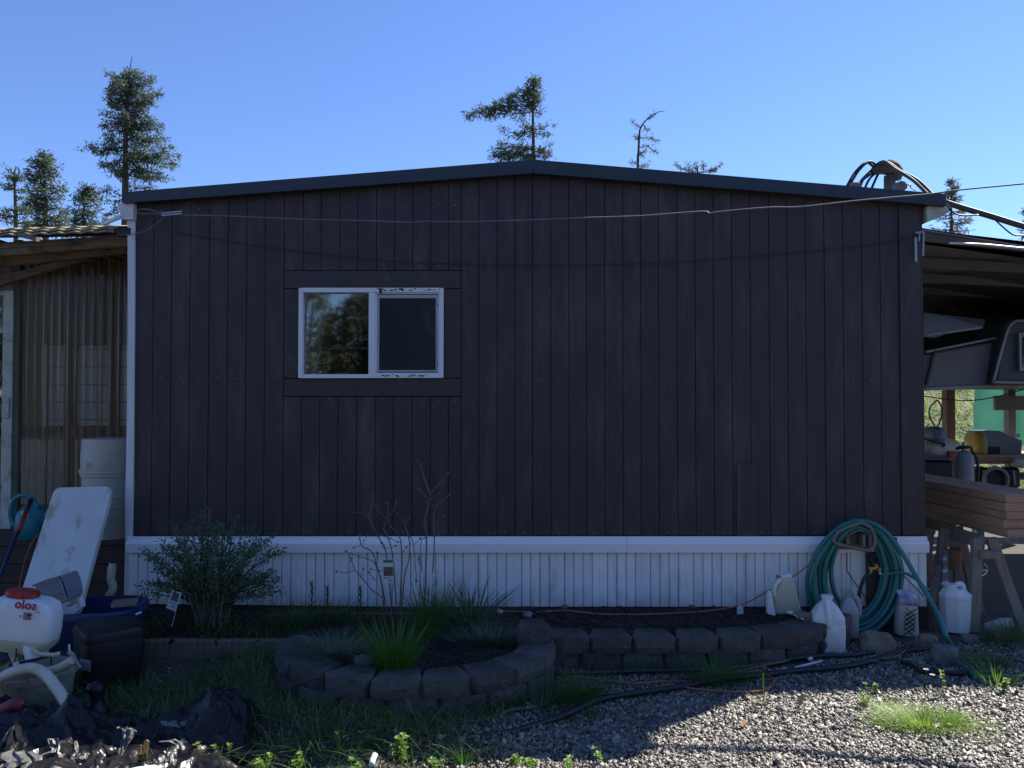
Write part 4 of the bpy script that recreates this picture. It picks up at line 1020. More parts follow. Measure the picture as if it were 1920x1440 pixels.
pebbles('soil_crumbs', 7000, pl_soil, lambda r, n, P: (r.gamma(2.2, .0030, n) + .002)[:, None] * r.uniform(.6, 1.3, (n, 3)), M['soil'], 3)
def gravel_density(x, y):
    """full over the right half, thinning into dirt towards the left"""
    t = (x - (-1.0 + .35 * (4.3 - y))) / 1.5
    return max(0.02, min(1, t + .35 * mnoise.noise((x * 1.5, y * 1.5, 0))))
def in_beds_solid(x, y):
    if math.hypot((x - RC[0]) / (RXR + .03), (y - RC[1]) / (RYR + .03)) < 1: return True
    if -.0 < x < 1.9 and y > 4.82: return True
    return y > 5.35
def pl_gravel(r, n):
    out = []
    while len(out) < n:
        x = r.uniform(-2.2, 4.2); y = 2.6 + (5.3 - 2.6) * r.random_sample() 
        if in_beds_solid(x, y) or r.random_sample() > gravel_density(x, y) * (1 - .75 * max(0, min(1, 2.2 * mnoise.noise((x * .9, y * 2.6, 21)) + .35 * (3.6 - y)))): continue
        if y > 4.5 and r.random_sample() > .55: continue
        out.append((x, y, gz(x, y) + .004 + .013 * r.random_sample() ** 2))
    return out
pebbles('gravel', 105000, pl_gravel, lambda r, n, P: (.0028 + r.gamma(2.6, .00145, n))[:, None] * np.stack([r.uniform(.9, 1.7, n), r.uniform(.7, 1.2, n), r.uniform(.35, .75, n)], 1), M['gravel'], 5, True)

def pl_fines(r, n):
    out = []
    while len(out) < n:
        x = r.uniform(-1.6, 4.4); y = 2.2 + 3.0 * r.random_sample()
        if in_beds_solid(x, y) or r.random_sample() > gravel_density(x, y): continue
        out.append((x, y, gz(x, y) + .003))
    return out
pebbles('gravel_fines', 26000, pl_fines, lambda r, n, P: (.0022 + r.gamma(2.0, .0011, n))[:, None] * np.stack([r.uniform(.9, 1.5, n), r.uniform(.7, 1.2, n), r.uniform(.4, .8, n)], 1), M['fines'], 15, True)
# timber edging on the left, small stones
te = MB(); a, b = az(276, 1192, .105), az(545, 1190, .105)
te.box((a.x, 5.02, -.03), (b.x + .08, 5.08, .105)); top('timber_edging', te, M['wood'], 'low weathered board edging the bed left of the planter ring', 'timber', (a.x, 5.05, 0), bevel=.006)
def rock(name, px, py_base, wpx, hpx, mat_, label, cat, z=0.0, seed=0, flat=.8, yy=None):
    b = az(px, py_base, z) if yy is None else Vector((ay(px, py_base, yy).x, yy, z)); k = b.y / F
    rw, rh = wpx * k / 2, hpx * k / 2
    bm = bmesh.new(); bmesh.ops.create_icosphere(bm, subdivisions=3, radius=1)
    for v in bm.verts:
        d = v.co.copy(); c = Vector([math.copysign(min(abs(t), .72), t) for t in d]) * 1.25
        n_ = mnoise.noise(d * 1.3 + Vector((seed, 0, 0))) * .28 + mnoise.noise(d * 4 + Vector((seed, 5, 0))) * .07
        c *= 1 + n_
        v.co = Vector((c.x * rw, c.y * rw * flat, max(c.z, -.8) * rh + rh * .8))
    me = bpy.data.meshes.new(name); bm.to_mesh(me); bm.free(); me.materials.append(mat_)
    o = bpy.data.objects.new(name, me); COL.objects.link(o); o.location = b + Vector((0, rw * flat * .6, 0)); return tag(o, label, cat)
rock('rock', 1651, 1226, 58, 40, M['tanstone'], 'blocky tan rock below the hose coil', 'rock', seed=2)
rock('rock', 1777, 1246, 46, 36, M['stone'], 'flat grey stone where the loose hose meets the ground', 'rock', seed=5)
rock('rock', 1741, 1216, 34, 26, M['tanstone'], 'small tan stone beside the grey stone and the hose end', 'rock', seed=8)
rock('rock', 1822, 1206, 30, 16, M['stone'], 'small flat stone just below the white canister', 'rock', seed=11)
rock('rock', 682, 1252, 38, 22, M['stone'], 'dark rounded stone inside the planter ring by the bright grass', 'rock', z=.15, seed=14)
rock('rock', 532, 1226, 40, 42, M['block'], 'upright weathered stone at the left end of the planter ring', 'rock', z=.0, seed=17, yy=4.85)
rock('shell', 1512, 1163, 36, 14, M['tanstone'], 'pale flat shell lying on the right end of the block edging', 'shell', z=.195, seed=21)

# ------------------------------------------------------------------ hose, hanger, spigot
HY = WY - .075
hang = thing('hose_hanger', 'brown plastic hose hanger fixed over the white skirting rail', 'hose hanger', ay(1602, 1010, HY))
mb = MB(); n = 18                                     # curved saddle
for j, yy in enumerate((WY - .052, WY - .17)):
    for i in range(n + 1):
        t = i / n; a = math.pi * (1 - t); lift = .012 if j else 0
        mb.v.append((ay(1603, 0, HY).x + .135 * math.cos(a), yy, ay(0, 1010, HY).z + .075 * math.sin(a) + lift))
for i in range(n): mb.f.append((i, i + 1, n + 2 + i, n + 1 + i))
mb.v += [(x, y, z - .012) for x, y, z in mb.v]
m_ = 2 * (n + 1)
for i in range(n): mb.f += [(m_ + n + 1 + i, m_ + n + 2 + i, m_ + i + 1, m_ + i), (n + 1 + i, n + 2 + i, m_ + n + 2 + i, m_ + n + 1 + i)]
mb.build('saddle', M['hanger'], hang, smooth=True, auto=40)
mb = MB(); pts = [(1562, 1014), (1570, 998), (1590, 988), (1615, 980), (1632, 988), (1641, 1005), (1640, 1024), (1628, 1033), (1608, 1029), (1585, 1024), (1568, 1019)]
mb.tube([ay(a, b, WY - .19) for a, b in pts], .013, 6, closed=True); mb.build('front_flange', M['hanger'], hang, smooth=True)
mb = MB(); p = [ay(1570, 1000, 0.9), ]
q0, q1 = ay(1572, 998, WY - .055), ay(1634, 1030, WY - .055)
mb.box((q0.x, WY - .062, q1.z), (q1.x, WY - .05, q0.z)); mb.build('back_plate', M['hanger'], hang, bevel=.004)
for px in (1582, 1612, 1624):
    mb = MB(); a = ay(px, 1003, WY - .10); mb.box((a.x - .01, WY - .17, a.z - .07), (a.x + .01, WY - .06, a.z + .015)); mb.build('rib', M['hanger'], hang)

hose = thing('garden_hose', 'green garden hose coiled over the hanger with its loose end trailing to the ground', 'garden hose', ay(1605, 1195, WY - .12))
HR = .0158
def loop(cx, ytop, ybot, rx, yoff, tilt=0):
    pts = []; cy = (ytop + ybot) / 2; ry = (ybot - ytop) / 2
    for i in range(40):
        t = 2 * math.pi * i / 40
        s, c = math.sin(t), math.cos(t)
        w = rx * (1 - .20 * max(0, c) ** 1.5)          # narrower at the top
        pts.append(ay(cx + w * s + tilt * c, cy - ry * c, WY - .07 - yoff - .03 * max(0, c) - .008 * math.sin(t * 2 + yoff * 60)))
    return pts
for k, (cx, y0, y1, rx, yo, ti) in enumerate(((1602, 978, 1194, 88, .055, 4), (1603, 981, 1184, 78, .075, 8), (1604, 984, 1173, 68, .05, 2), (1603, 988, 1162, 58, .07, 6),
                                              (1606, 991, 1150, 48, .04, 0), (1608, 980, 1189, 83, .03, 12), (1609, 986, 1167, 62, .02, 8))):
    mb = MB(); mb.tube(loop(cx, y0, y1, rx, yo, ti), HR, 8, closed=True); mb.build('hose_loop', M['teal'], hose, smooth=True)
pts = [(1598, 976, 5.50), (1632, 980, 5.48), (1662, 998, 5.46), (1690, 1035, 5.42), (1720, 1085, 5.35), (1752, 1140, 5.22), (1773, 1190, 5.02), (1785, 1218, 4.93), (1790, 1240, 4.86), (1808, 1250, 4.75), (1822, 1262, 4.62), (1832, 1271, 4.58)]
P = [ay(*p) for p in pts]
for i, p in enumerate(P):
    if i >= 7: P[i] = az(pts[i][0], pts[i][1], .018)
mb = MB(); mb.tube(spline(P, 6), HR, 8); mb.build('loose_end', M['teal'], hose, smooth=True)
P = [az(1832, 1271, .016), az(1870, 1268, .014), az(1925, 1267, .014), az(2050, 1262, .014)]
mb = MB(); mb.tube(spline(P, 6), .006, 6); mb.build('thin_tail', M['teal'], hose, smooth=True)
sp = thing('spigot_post', 'brown timber post with brass spigot and black supply hose beside the hose coil', 'water spigot', az(1640, 1185, 0))
a, b = ay(1626, 1036, WY - .075), ay(1655, 1190, WY - .075)
mb = MB(); mb.box((a.x, WY - .075, 0), (b.x, WY - .053, a.z)); mb.build('post_board', M['siding'], sp, bevel=.002)
a, b = ay(1663, 1008, WY - .07), ay(1683, 1060, WY - .07)
mb = MB(); mb.box((a.x, WY - .068, b.z), (b.x, WY - .052, a.z)); mb.build('post_board', M['siding'], sp, bevel=.002)
c = ay(1640, 1058, WY - .11)
mb = MB(); mb.tube([c + Vector((0, .03, .0)), c + Vector((0, -.03, 0)), c + Vector((0, -.035, -.03))], .014, 8); mb.build('spigot_body', M['brass'], sp, smooth=True)
mb = MB(); mb.tube([c + Vector((.026 * math.cos(t), -.01, .034 + .026 * math.sin(t))) for t in [i * .524 for i in range(12)]], .006, 6, closed=True); mb.build('spigot_handle', M['bluetub'], sp)
mb = MB(); c2 = ay(1641, 1066, WY - .14); mb.bar(c2 + Vector((-.045, 0, .004)), c2 + Vector((.04, 0, -.002)), .02, .022); mb.bar(c2 + Vector((-.03, 0, -.03)), c2 + Vector((-.03, 0, .005)), .018, .018); mb.bar(c2 + Vector((.03, 0, -.03)), c2 + Vector((.03, 0, .005)), .018, .018); mb.build('brass_splitter', M['brass'], sp, bevel=.003)
for dx in (-.042, .034):
    mb = MB(); mb.tube([c2 + Vector((dx, -.004, -.028)), c2 + Vector((dx, -.006, -.045))], .012, 8); mb.build('hose_coupling', M['chrome'], sp, smooth=True)
mb = MB(); mb.tube(spline([ay(1632, 1076, WY - .145), ay(1622, 1082, WY - .15), ay(1613, 1105, WY - .16), ay(1608, 1140, WY - .17), ay(1605, 1165, WY - .18), ay(1603, 1190, WY - .2)], 6), .013, 8); mb.build('supply_hose', M['blackrub'], sp, smooth=True)
mb = MB(); mb.tube(spline([ay(1650, 1078, WY - .14), ay(1666, 1076, WY - .16), ay(1690, 1074, WY - .2), ay(1712, 1082, WY - .22), ay(1742, 1108, WY - .24)], 6), .011, 7); mb.build('side_hose', M['teal'], sp, smooth=True)

# ------------------------------------------------------------------ jugs and canister on the right
def jug(label, cx, cy, z, w, h, d, m_, rot=0, handle=True, cap=None, name='plastic_jug'):
    t = thing(name, label, 'jug', (cx, cy, z))
    Mx = Matrix.Translation((cx, cy, z)) @ Matrix.Rotation(rot, 4, 'Z')
    a, b = w / 2, d / 2
    mb = MB(); mb.loft([(0, a*.9, b*.9), (.012, a*.98, b*.98), (h*.30, a, b), (h*.49, a, b), (h*.50, a*.965, b*.965), (h*.52, a*.985, b*.985), (h*.62, a*.97, b*.97), (h*.78, a*.66, b*.7, 0), (h*.88, a*.36, b*.42, 0, 0, 3), (h*.9, a*.30, b*.36, 0, 0, 2.4), (h*.97, a*.30, b*.36, 0, 0, 2.4)], 24, 5, Mx)
    mb.build('jug_body', m_, t, smooth=True, auto=38)
    mb = MB(); mb.loft([(h*.945, a*.36, b*.42), (h, a*.36, b*.42)], 18, 2, Mx); mb.build('jug_cap', cap or m_, t, smooth=True, auto=40)
    if handle:
        mb = MB(); pts = [Mx @ Vector(p) for p in ((-a*.12, -b*.4, h*.93), (-a*.10, -b*.85, h*.86), (-a*.08, -b*1.05, h*.70), (-a*.06, -b*1.06, h*.55), (-a*.06, -b*.98, h*.47))]
        mb.tube(spline(pts, 5), [.018]*21, 8); mb.build('jug_handle', m_, t, smooth=True)
    return t
b = az(1561, 1224, .004); jug('white plastic jug standing on the gravel in front of the hose coil', b.x, b.y + .08, .0, .212, .36, .16, M['whitepl'], rot=-.18)
b = Vector((ay(1592, 1170, 5.42).x, 5.42, .02)); jug('cloudy empty jug behind the hose coil, against the white skirting', b.x, b.y, .02, .19, .30, .12, M['greyjug'], rot=1.2)
# flattened leaning jug on the soil
t = thing('plastic_jug', 'leaning cream jug with a bent neck on the soil bed left of the hose', 'jug', az(1474, 1155, .15))
def slabpoly(pxs, y0, y1, name, m_, par, bev=.012):
    mb = MB(); mb.prism([pz(*p, y0) for p in pxs][::-1], y0, y1); return mb.build(name, m_, par, bevel=bev)
slabpoly([(1463, 1087), (1488, 1083), (1505, 1152), (1455, 1154), (1450, 1122)], 5.36, 5.46, 'jug_body', M['oldwhite'], t)
slabpoly([(1462, 1081), (1483, 1076), (1487, 1083), (1464, 1087)], 5.37, 5.43, 'jug_cap', M['whitepl'], t, .006)
mb = MB(); mb.tube(spline([ay(1464, 1086, 5.37), ay(1456, 1094, 5.36), ay(1452, 1106, 5.36), ay(1452, 1118, 5.37)], 5), .014, 8); mb.build('jug_handle', M['whitepl'], t, smooth=True)
mb = MB(); mb.bar(ay(1456, 1080, 5.38), ay(1464, 1083, 5.38), .02, .02); mb.build('jug_spout', M['hanger'], t)
mb = MB(); mb.prism([pz(*p, 5.30) for p in ((1441, 1113), (1446, 1108), (1455, 1156), (1440, 1152))][::-1], 5.30, 5.345)
top('plastic_wedge', mb, M['whitepl'], 'narrow white plastic wedge leaning against the cream jug', 'wedge', az(1447, 1155, .15), bevel=.006)
sc_ = thing('measuring_scoop', 'white round scoop lying on the block edging beside the shell', 'scoop', az(1487, 1155, .195))
c = az(1487, 1152, .21); mb = MB(); mb.loft([(0, .028, .028), (.012, .04, .04), (.014, .036, .036), (.006, .026, .026)], 18, 2, Matrix.Translation(c)); mb.build('scoop_bowl', M['whitepl'], sc_, smooth=True, auto=60)
mb = MB(); mb.bar(c + Vector((.0, -.03, .006)), c + Vector((.025, -.11, .0)), .016, .008); mb.build('scoop_handle', M['whitepl'], sc_)
can = thing('canister', 'white octagonal plastic canister with cap and corner handle in front of the sawhorses', 'canister', az(1807, 1192, 0))
cb = az(1807, 1190, 0); cx, cy = cb.x, cb.y + .1
Mx = Matrix.Translation((cx, cy, 0)) @ Matrix.Rotation(.12, 4, 'Z')
mb = MB(); mb.loft([(0, .094, .09), (.008, .1, .095), (.2, .108, .1), (.232, .108, .1), (.236, .111, .103), (.262, .111, .103), (.268, .104, .096), (.30, .07, .075, -.01), (.305, .062, .07, -.012)], 8, 2, Mx); mb.build('canister_body', M['whitepl'], can, bevel=.003)
mb = MB(); mb.loft([(.30, .038, .038, -.034), (.335, .038, .038, -.034)], 16, 2, Mx); mb.build('canister_cap', M['whitepl'], can, smooth=True, auto=40)
mb = MB(); mb.tube(spline([Mx @ Vector(p) for p in ((.0, 0, .325), (.03, 0, .332), (.055, 0, .325), (.066, 0, .29), (.085, 0, .255))], 5), .02, 8); mb.build('canister_handle', M['whitepl'], can, smooth=True)
# printed bag with black lattice
bag = thing('garden_bag', 'crumpled blue and cream bag with black lattice pattern right of the hose coil', 'bag', az(1710, 1200, 0))
bm_ = MB(); Mx = Matrix.Translation(az(1712, 1198, 0) + Vector((0, .1, 0))) @ Matrix.Rotation(.12, 4, 'Y')
bm_.loft([(0, .075, .05), (.03, .08, .06), (.12, .075, .055, -.01), (.2, .07, .05, -.015), (.235, .06, .03, -.02)], 16, 3, Mx); bm_.build('bag_body', M['bagcream'], bag, smooth=True, auto=50)
mb = MB(); mb.loft([(.215, .075, .05, -.02), (.26, .06, .045, -.02), (.30, .075, .02, -.03), (.31, .05, .01, -.04)], 14, 2.4, Mx); mb.build('bag_top', M['bagblue'], bag, smooth=True)
for s in (-1, 1):
    for i in range(5):
        mb = MB(); z0 = .01 + .033 * i; p0 = Mx @ Vector((-.04 * s - .01, -.061, z0)); p1 = Mx @ Vector((.04 * s - .015, -.061, z0 + .06)); mb.bar(p0, p1, .004, .007, up=(0, 1, 0)); mb.build('lattice_print', M['blackpl'], bag)
# small things behind the sawhorses
fp = thing('folded_panel', 'pale ribbed panel leaning between the sawhorses', 'ribbed panel', az(1768, 1130, 0))
for i in range(11):
    mb = MB(); z = .16 + i * .031; mb.bar((ay(1763, 1100, 5.95).x + .003 * i, 5.95, z), (ay(1782 - i * .6, 1100, 5.95).x, 5.97, z + .004), .012, .026); mb.build('rib', M['greypl'] if i % 3 else M['paper'], fp)
mb = MB(); mb.box((ay(1764, 1100, 5.97).x, 5.975, .0), (ay(1780, 1100, 5.97).x, 5.985, .5)); mb.build('panel_back', M['greypl'], fp)
rr = thing('red_rods', 'bundle of thin red rods leaning on the corner of the home', 'rods', az(1742, 1120, 0))
for i in range(5):
    mb = MB(); mb.tube([ay(1738 + i * 1.5, 1042 + 8 * i, 5.8), ay(1744 + i * 3, 1118, 5.7)], .006, 6); mb.build('rod', M['mesh_red'], rr)
dl = MB(); dl.bar(ay(1756, 1062, 5.85), ay(1748, 1130, 5.6), .05, .03); top('dark_board', dl, M['wood'], 'dark board leaning behind the green hose beside the red rods', 'board', ay(1748, 1130, 5.6))
cl = MB(); c = ay(1790, 1060, 6.0); cl.loft([(0, .045, .045), (.08, .055, .055), (.15, .05, .05)], 14, 2, Matrix.Translation((c.x, 6.0, .35))); top('flower_pot', cl, M['terracotta'], 'dim terracotta pot behind the near sawhorse leg', 'flower pot', (c.x, 6.0, .35), smooth=True, auto=50)
jr = MB(); c = ay(1840, 1068, 6.1); jr.tube([c + Vector((.045 * math.cos(t*.4), 0, .045 * math.sin(t*.4))) for t in range(16)], .006, 5, closed=True); jr.box((c.x - .03, 6.09, c.z - .012), (c.x + .03, 6.1, c.z + .004)); top('glass_ring', jr, M['chrome'], 'small shiny ring hanging behind the near sawhorse', 'ring', c)
mb = MB(); c = az(1856, 1186, .02); mb.loft([(0, .03, .03), (.09, .026, .026)], 12, 2, Matrix.Translation(c) @ Matrix.Rotation(1.4, 4, 'X')); top('red_cup', mb, M['terracotta'], 'rust red cup lying in the grass right of the canister', 'cup', c, smooth=True, auto=50)
mb = MB(); c = az(1848, 1180, .03); mb.loft([(0, .04, .02), (.12, .05, .012), (.2, .03, .005)], 12, 2.5, Matrix.Translation(c) @ Matrix.Rotation(1.3, 4, 'Y')); top('plastic_scrap', mb, M['greyjug'], 'crumpled clear scrap of plastic behind the red cup', 'scrap', c, smooth=True)

# ------------------------------------------------------------------ cords, hoses and sticks on the ground
def ground_line(name, pts, r, m_, label, cat, z=.012, n=6, group=None):
    P = [az(a, b, (p[2] if len(p) > 2 else z)) for p in pts for a, b in [p[:2]]]
    mb = MB(); mb.tube(spline(P, 5), r, n); return top(name, mb, m_, label, cat, P[0], group, smooth=True)
ground_line('dark_hose', [(1036, 1262), (1120, 1261), (1200, 1258), (1270, 1257), (1340, 1254), (1400, 1249), (1480, 1236), (1540, 1230), (1600, 1228), (1640, 1222)], .014, mat('dark_teal_hose', (.014, .03, .035), rough=.5), 'dark green hose lying along the foot of the block edging', 'hose', .016, 8)
ground_line('black_pipe', [(700, 1445), (720, 1412), (780, 1398), (880, 1384), (960, 1372), (1060, 1340), (1120, 1312), (1200, 1298), (1260, 1290), (1340, 1276), (1420, 1266), (1500, 1257), (1580, 1250), (1640, 1238), (1690, 1222), (1740, 1216)], .017, M['blackrub'], 'long black poly pipe winding across the gravel from the planter to the hose', 'pipe', .018, 8)
ground_line('black_pipe', [(1690, 1240), (1710, 1248), (1730, 1258), (1800, 1262), (1860, 1258)], .014, M['blackrub'], 'short black pipe among the weeds by the grey stone', 'pipe', .016, 7)
ground_line('orange_cord', [(1034, 1256), (1060, 1266), (1110, 1272), (1180, 1281), (1230, 1278), (1256, 1277), (1248, 1284), (1236, 1288), (1260, 1284), (1300, 1291), (1380, 1297), (1430, 1294), (1450, 1282), (1446, 1270), (1425, 1261), (1392, 1258), (1420, 1250), (1480, 1238)], .0048, M['copper'], 'thin orange cord looping on the gravel in front of the block edging', 'cord', .014)
ground_line('orange_cord', [(1124, 1303), (1180, 1298), (1230, 1293), (1262, 1292)], .0048, M['copper'], 'short straight piece of orange cord on the gravel below the looped one', 'cord', .014)
Pc = [az(500, 1156, .17), az(540, 1150, .17), az(570, 1147, .16), az(640, 1150, .16), az(760, 1150, .16), az(880, 1147, .165), az(940, 1146, .17), az(1000, 1147.5, .17), az(1060, 1145, .17), az(1100, 1149, .165), az(1140, 1152, .165), az(1200, 1152, .16), az(1260, 1150, .17), az(1310, 1147, .17), az(1360, 1141, .19)]
Pc += [ay(1400, 1130, 5.52), ay(1440, 1108, 5.52), ay(1490, 1079, 5.56), ay(1522, 1056, 5.58), ay(1550, 1042, 5.57)]
mb = MB(); mb.tube(spline(Pc, 5), .0052, 6); top('orange_cord', mb, M['copper'], 'orange cord running along the foot of the white skirting up behind the cream jug', 'cord', Pc[0], smooth=True)
mb = MB(); P = [ay(1588, 1036, SKY - .012), ay(1588, 1070, SKY - .012), ay(1600, 1088, SKY - .012), ay(1622, 1120, SKY - .012), ay(1630, 1150, SKY - .03)]
top('thin_cable', (mb.tube(P, .0035, 5), mb)[1], M['redcord'], 'thin dark cable on the skirting inside the hose coil', 'cable', P[-1])
mb = MB(); P = [ay(1660, 1045, WY - .12), ay(1700, 1085, WY - .12), ay(1722, 1108, WY - .13), ay(1732, 1118, WY - .13)]
top('thin_cable', (mb.tube(spline(P, 4), .0045, 5), mb)[1], M['redcord'], 'thin dark cable slanting down right of the hose coil', 'cable', P[-1])
mb = MB(); P = [az(1490, 1251, .02), az(1515, 1246, .022), az(1541, 1239, .03)]; top('white_stick', (mb.tube(P, [.004, .008, .006], 6), mb)[1], M['paper'], 'white plastic stick on the gravel below the white jug', 'stick', P[0])
mb = MB(); P = [az(1516, 1236, .03), az(1522, 1234, .03)]; top('white_chip', (mb.tube(P, .009, 6), mb)[1], M['paper'], 'white chip lying on the dark hose near the white jug', 'chip', P[0])
mb = MB(); P = [az(697, 1434, .045), az(699, 1424, .05), az(703, 1416, .05)]; top('pipe_end', (mb.tube(spline(P, 4), .014, 8), mb)[1], M['whitepl'], 'bright white pipe end beside the sunlit weeds at the bottom', 'pipe', P[0], smooth=True)
def stick(pts, r, label, m_='drytwig', z=.02):
    P = [az(a, b, z + .012 * (i % 2)) for i, (a, b) in enumerate(pts)]
    P = spline(P, 4); mb = MB(); mb.tube(P, [r * (1 - .6 * i / len(P)) for i in range(len(P))], 6)
    return top('stick', mb, M[m_], label, 'stick', P[0])
stick([(1003, 1326), (960, 1331), (930, 1342), (890, 1352), (836, 1356)], .009, 'tan bent stick on the dirt right below the planter ring')
stick([(425, 1422), (470, 1411), (520, 1405), (600, 1393), (680, 1385)], .007, 'long thin stick in front of the black sheeting')
stick([(1600, 1238), (1630, 1238), (1655, 1243)], .006, 'short pale stick under the tan rock')
stick([(1655, 1236), (1690, 1226), (1705, 1208), (1735, 1199)], .006, 'curved brown stick between the tan rock and the lattice bag')
stick([(360, 1288), (330, 1292), (290, 1296)], .004, 'thin straw stalk on the grass right of the black box')
stick([(276, 1256), (290, 1268), (304, 1292)], .005, 'bent straw stalk standing by the black box')
stick([(870, 1340), (900, 1318), (935, 1316), (950, 1312)], .004, 'forked grey twig against the planter ring front'); stick([(936, 1303), (944, 1320), (956, 1358)], .0035, 'thin grey twig crossing the tan stick')
stick([(1436, 1298), (1434, 1312), (1428, 1322)], .004, 'dry stem at the edge of the sunlit gravel')
for px, py, w, h, lab in ((1504, 1322, 12, 26, 'pale wood splinter standing in the sunlit gravel'), (1396, 1362, 16, 10, 'tan chip of wood on the sunlit gravel left of the splinter')):
    c = az(px, py, .012); k = c.y / F
    mb = MB(); mb.bar(c + Vector((-w*k*.4, 0, 0)), c + Vector((w*k*.4, .02, h*k*.7)), w*k*.6, .008); top('wood_chip', mb, M['lumber'], lab, 'wood chip', c)
for (p0, p1, lab) in (((1615, 1345), (1640, 1352), 'orange leaf left of the sunlit grass tuft'), ((1842, 1340), (1856, 1342), 'orange leaf right of the sunlit grass tuft')):
    a, b = az(*p0, .02), az(*p1, .02); mb = MB(); mb.leaf(a, b - a, (0, -.3, 1), (b - a).length, .03, .3); top('fallen_leaf', mb, M['terracotta'], lab, 'leaf', a)
stick([(1640, 1357), (1670, 1361), (1700, 1360)], .005, 'white straw lying under the sunlit grass tuft', 'drygrass')
# markers and scraps on the soil by the skirting
mb = MB(); a, b = az(1382, 1151, .15), ay(1394, 1136, 5.45); c = az(1388, 1151, .15)
mb.prism([(c.x - .022, .13), (c.x + .022, .13), (c.x + .022, .195), (c.x, .215), (c.x - .022, .195)], c.y, c.y + .004); top('plant_marker', mb, M['paper'], 'white pointed plant marker in the soil left of the cream jug', 'marker', c)
def crumple(name, px, py, z, r, m_, label, cat, seed):
    c = az(px, py, z); bm = bmesh.new(); bmesh.ops.create_icosphere(bm, subdivisions=2, radius=1)
    for v in bm.verts: v.co = v.co * r * (1 + .5 * mnoise.noise(v.co * 2.5 + Vector((seed, 0, 0))))
    for v in bm.verts: v.co.z = max(v.co.z, -r * .6) * .8 + r * .5
    me = bpy.data.meshes.new(name); bm.to_mesh(me); bm.free(); me.materials.append(m_)
    o = bpy.data.objects.new(name, me); COL.objects.link(o); o.location = c; return tag(o, label, cat)
crumple('paper_ball', 937, 1150, .16, .022, M['paper'], 'small crumpled white scrap on the soil left of the raised block', 'scrap', 3)
crumple('paper_scrap', 990, 1158, .19, .032, M['greypl'], 'crumpled translucent scrap behind the raised end block', 'scrap', 9)
for px, lab in ((1059, 'small brown clip under the skirting left of centre'), (1297, 'small brown clip under the skirting right of centre')):
    c = ay(px, 1139, SKY - .03); mb = MB(); mb.box((c.x - .022, c.y - .01, c.z - .03), (c.x + .022, c.y + .008, c.z + .02)); top('skirting_clip', mb, M['hanger'], lab, 'clip', c, bevel=.003)

# ------------------------------------------------------------------ left corner: table, barrels, can, pole
tb_ = thing('folding_table', 'dirty white plastic folding table top leaning against the porch steps', 'table', az(90, 1150, 0))
C0 = ay(96, 1120, 5.05); C1 = ay(157, 913, 5.50)
up = (C1 - C0); Lh = up.length; up.normalize()
wd = (ay(208, 920, 5.5) - ay(106, 909, 5.5)); wd = (wd - up * wd.dot(up)); Wd = .40; wd.normalize(); nn = wd.cross(up)
def roundrect(w, h, r, n=5):
    out = []
    for (cx, cy, a0) in ((w/2 - r, r, -90), (w/2 - r, h - r, 0), (-w/2 + r, h - r, 90), (-w/2 + r, r, 180)):
        for i in range(n + 1): a = R(a0 + 90 * i / n); out.append((cx + r * math.cos(a), cy + r * math.sin(a)))
    return out
rr_ = roundrect(Wd, Lh + .12, .045)
base = C0 - up * .12
def tpt(x, y, z): return base + wd * x + up * y + nn * z
sgn = -1 if nn.y > 0 else 1
n = len(rr_); rr2 = [(x * .985, .004 + y * .995) for x, y in rr_]
mb = MB(); vs = [tpt(x, y, sgn * .0) for x, y in rr2] + [tpt(x, y, -sgn * .006) for x, y in rr_] + [tpt(x, y, -sgn * .04) for x, y in rr_]
fs = [tuple(range(n)), tuple(range(3*n - 1, 2*n - 1, -1))]
for l in range(2): fs += [(l*n + (i+1) % n, l*n + i, (l+1)*n + i, (l+1)*n + (i+1) % n) for i in range(n)]
mb.add(vs, fs); o = mb.build('table_top', M['tabletop'], tb_, smooth=True, auto=30)
bm = bmesh.new(); bm.from_mesh(o.data); bmesh.ops.recalc_face_normals(bm, faces=bm.faces); bm.to_mesh(o.data); bm.free()
mb = MB(); mb.tube([tpt(-.15, .1, -sgn * .06), tpt(-.15, Lh * .8, -sgn * .06)], .012, 6); mb.build('table_leg', M['greypl'], tb_)
def barrel(label, px, y, z0, h, r0, r1, inverted, grp):
    cx = -3.11; t = thing('plastic_barrel', label, 'barrel', (cx, y, z0), grp)
    Mx = Matrix.Translation((cx, y, z0))
    s = [(0, r0, r0), (h * .5, (r0 + r1) / 2 + .003, (r0 + r1) / 2 + .003), (h, r1, r1)]
    mb = MB(); mb.loft(s, 28, 2, Mx); mb.build('barrel_body', M['barrel'], t, smooth=True, auto=45)
    for zz, rr3 in (((.0, r0 + .012),) if inverted else ((h * .62, r1 + .004), (h * .47, r1 + .004), (h - .025, r1 + .012))):
        mb = MB(); mb.loft([(zz, rr3 - .008, rr3 - .008), (zz + .004, rr3, rr3), (zz + .026, rr3, rr3), (zz + .03, rr3 - .008, rr3 - .008)], 28, 2, Mx, False, False); mb.build('rim', M['barrel'], t, smooth=True, auto=40)
    return t
BYc = 6.08
zd, zm, zt_ = DZ, ay(0, 889, BYc - .2).z, ay(0, 824, BYc - .2).z
barrel('lower yellowed plastic barrel standing on the porch deck behind the table', 200, BYc, zd, zm - zd, .225, .235, False, 'stacked barrels')
o = barrel('upper pale barrel turned upside down on top of the other barrel', 200, BYc, zm + .001, zt_ - zm, .245, .235, True, 'stacked barrels')
c = ay(165, 880, 5.85); mb = MB(); mb.bar((c.x, 5.836, c.z), (c.x, 5.836, c.z + .05), .012, .01); mb.build('barrel_tab', M['barrel'], o)
wc = thing('watering_can', 'teal plastic watering can with a big loop handle on the porch deck', 'watering can', (ay(55, 1000, 5.95).x, 5.95, DZ))
cx = ay(60, 970, 5.95).x; s = 5.95 / F
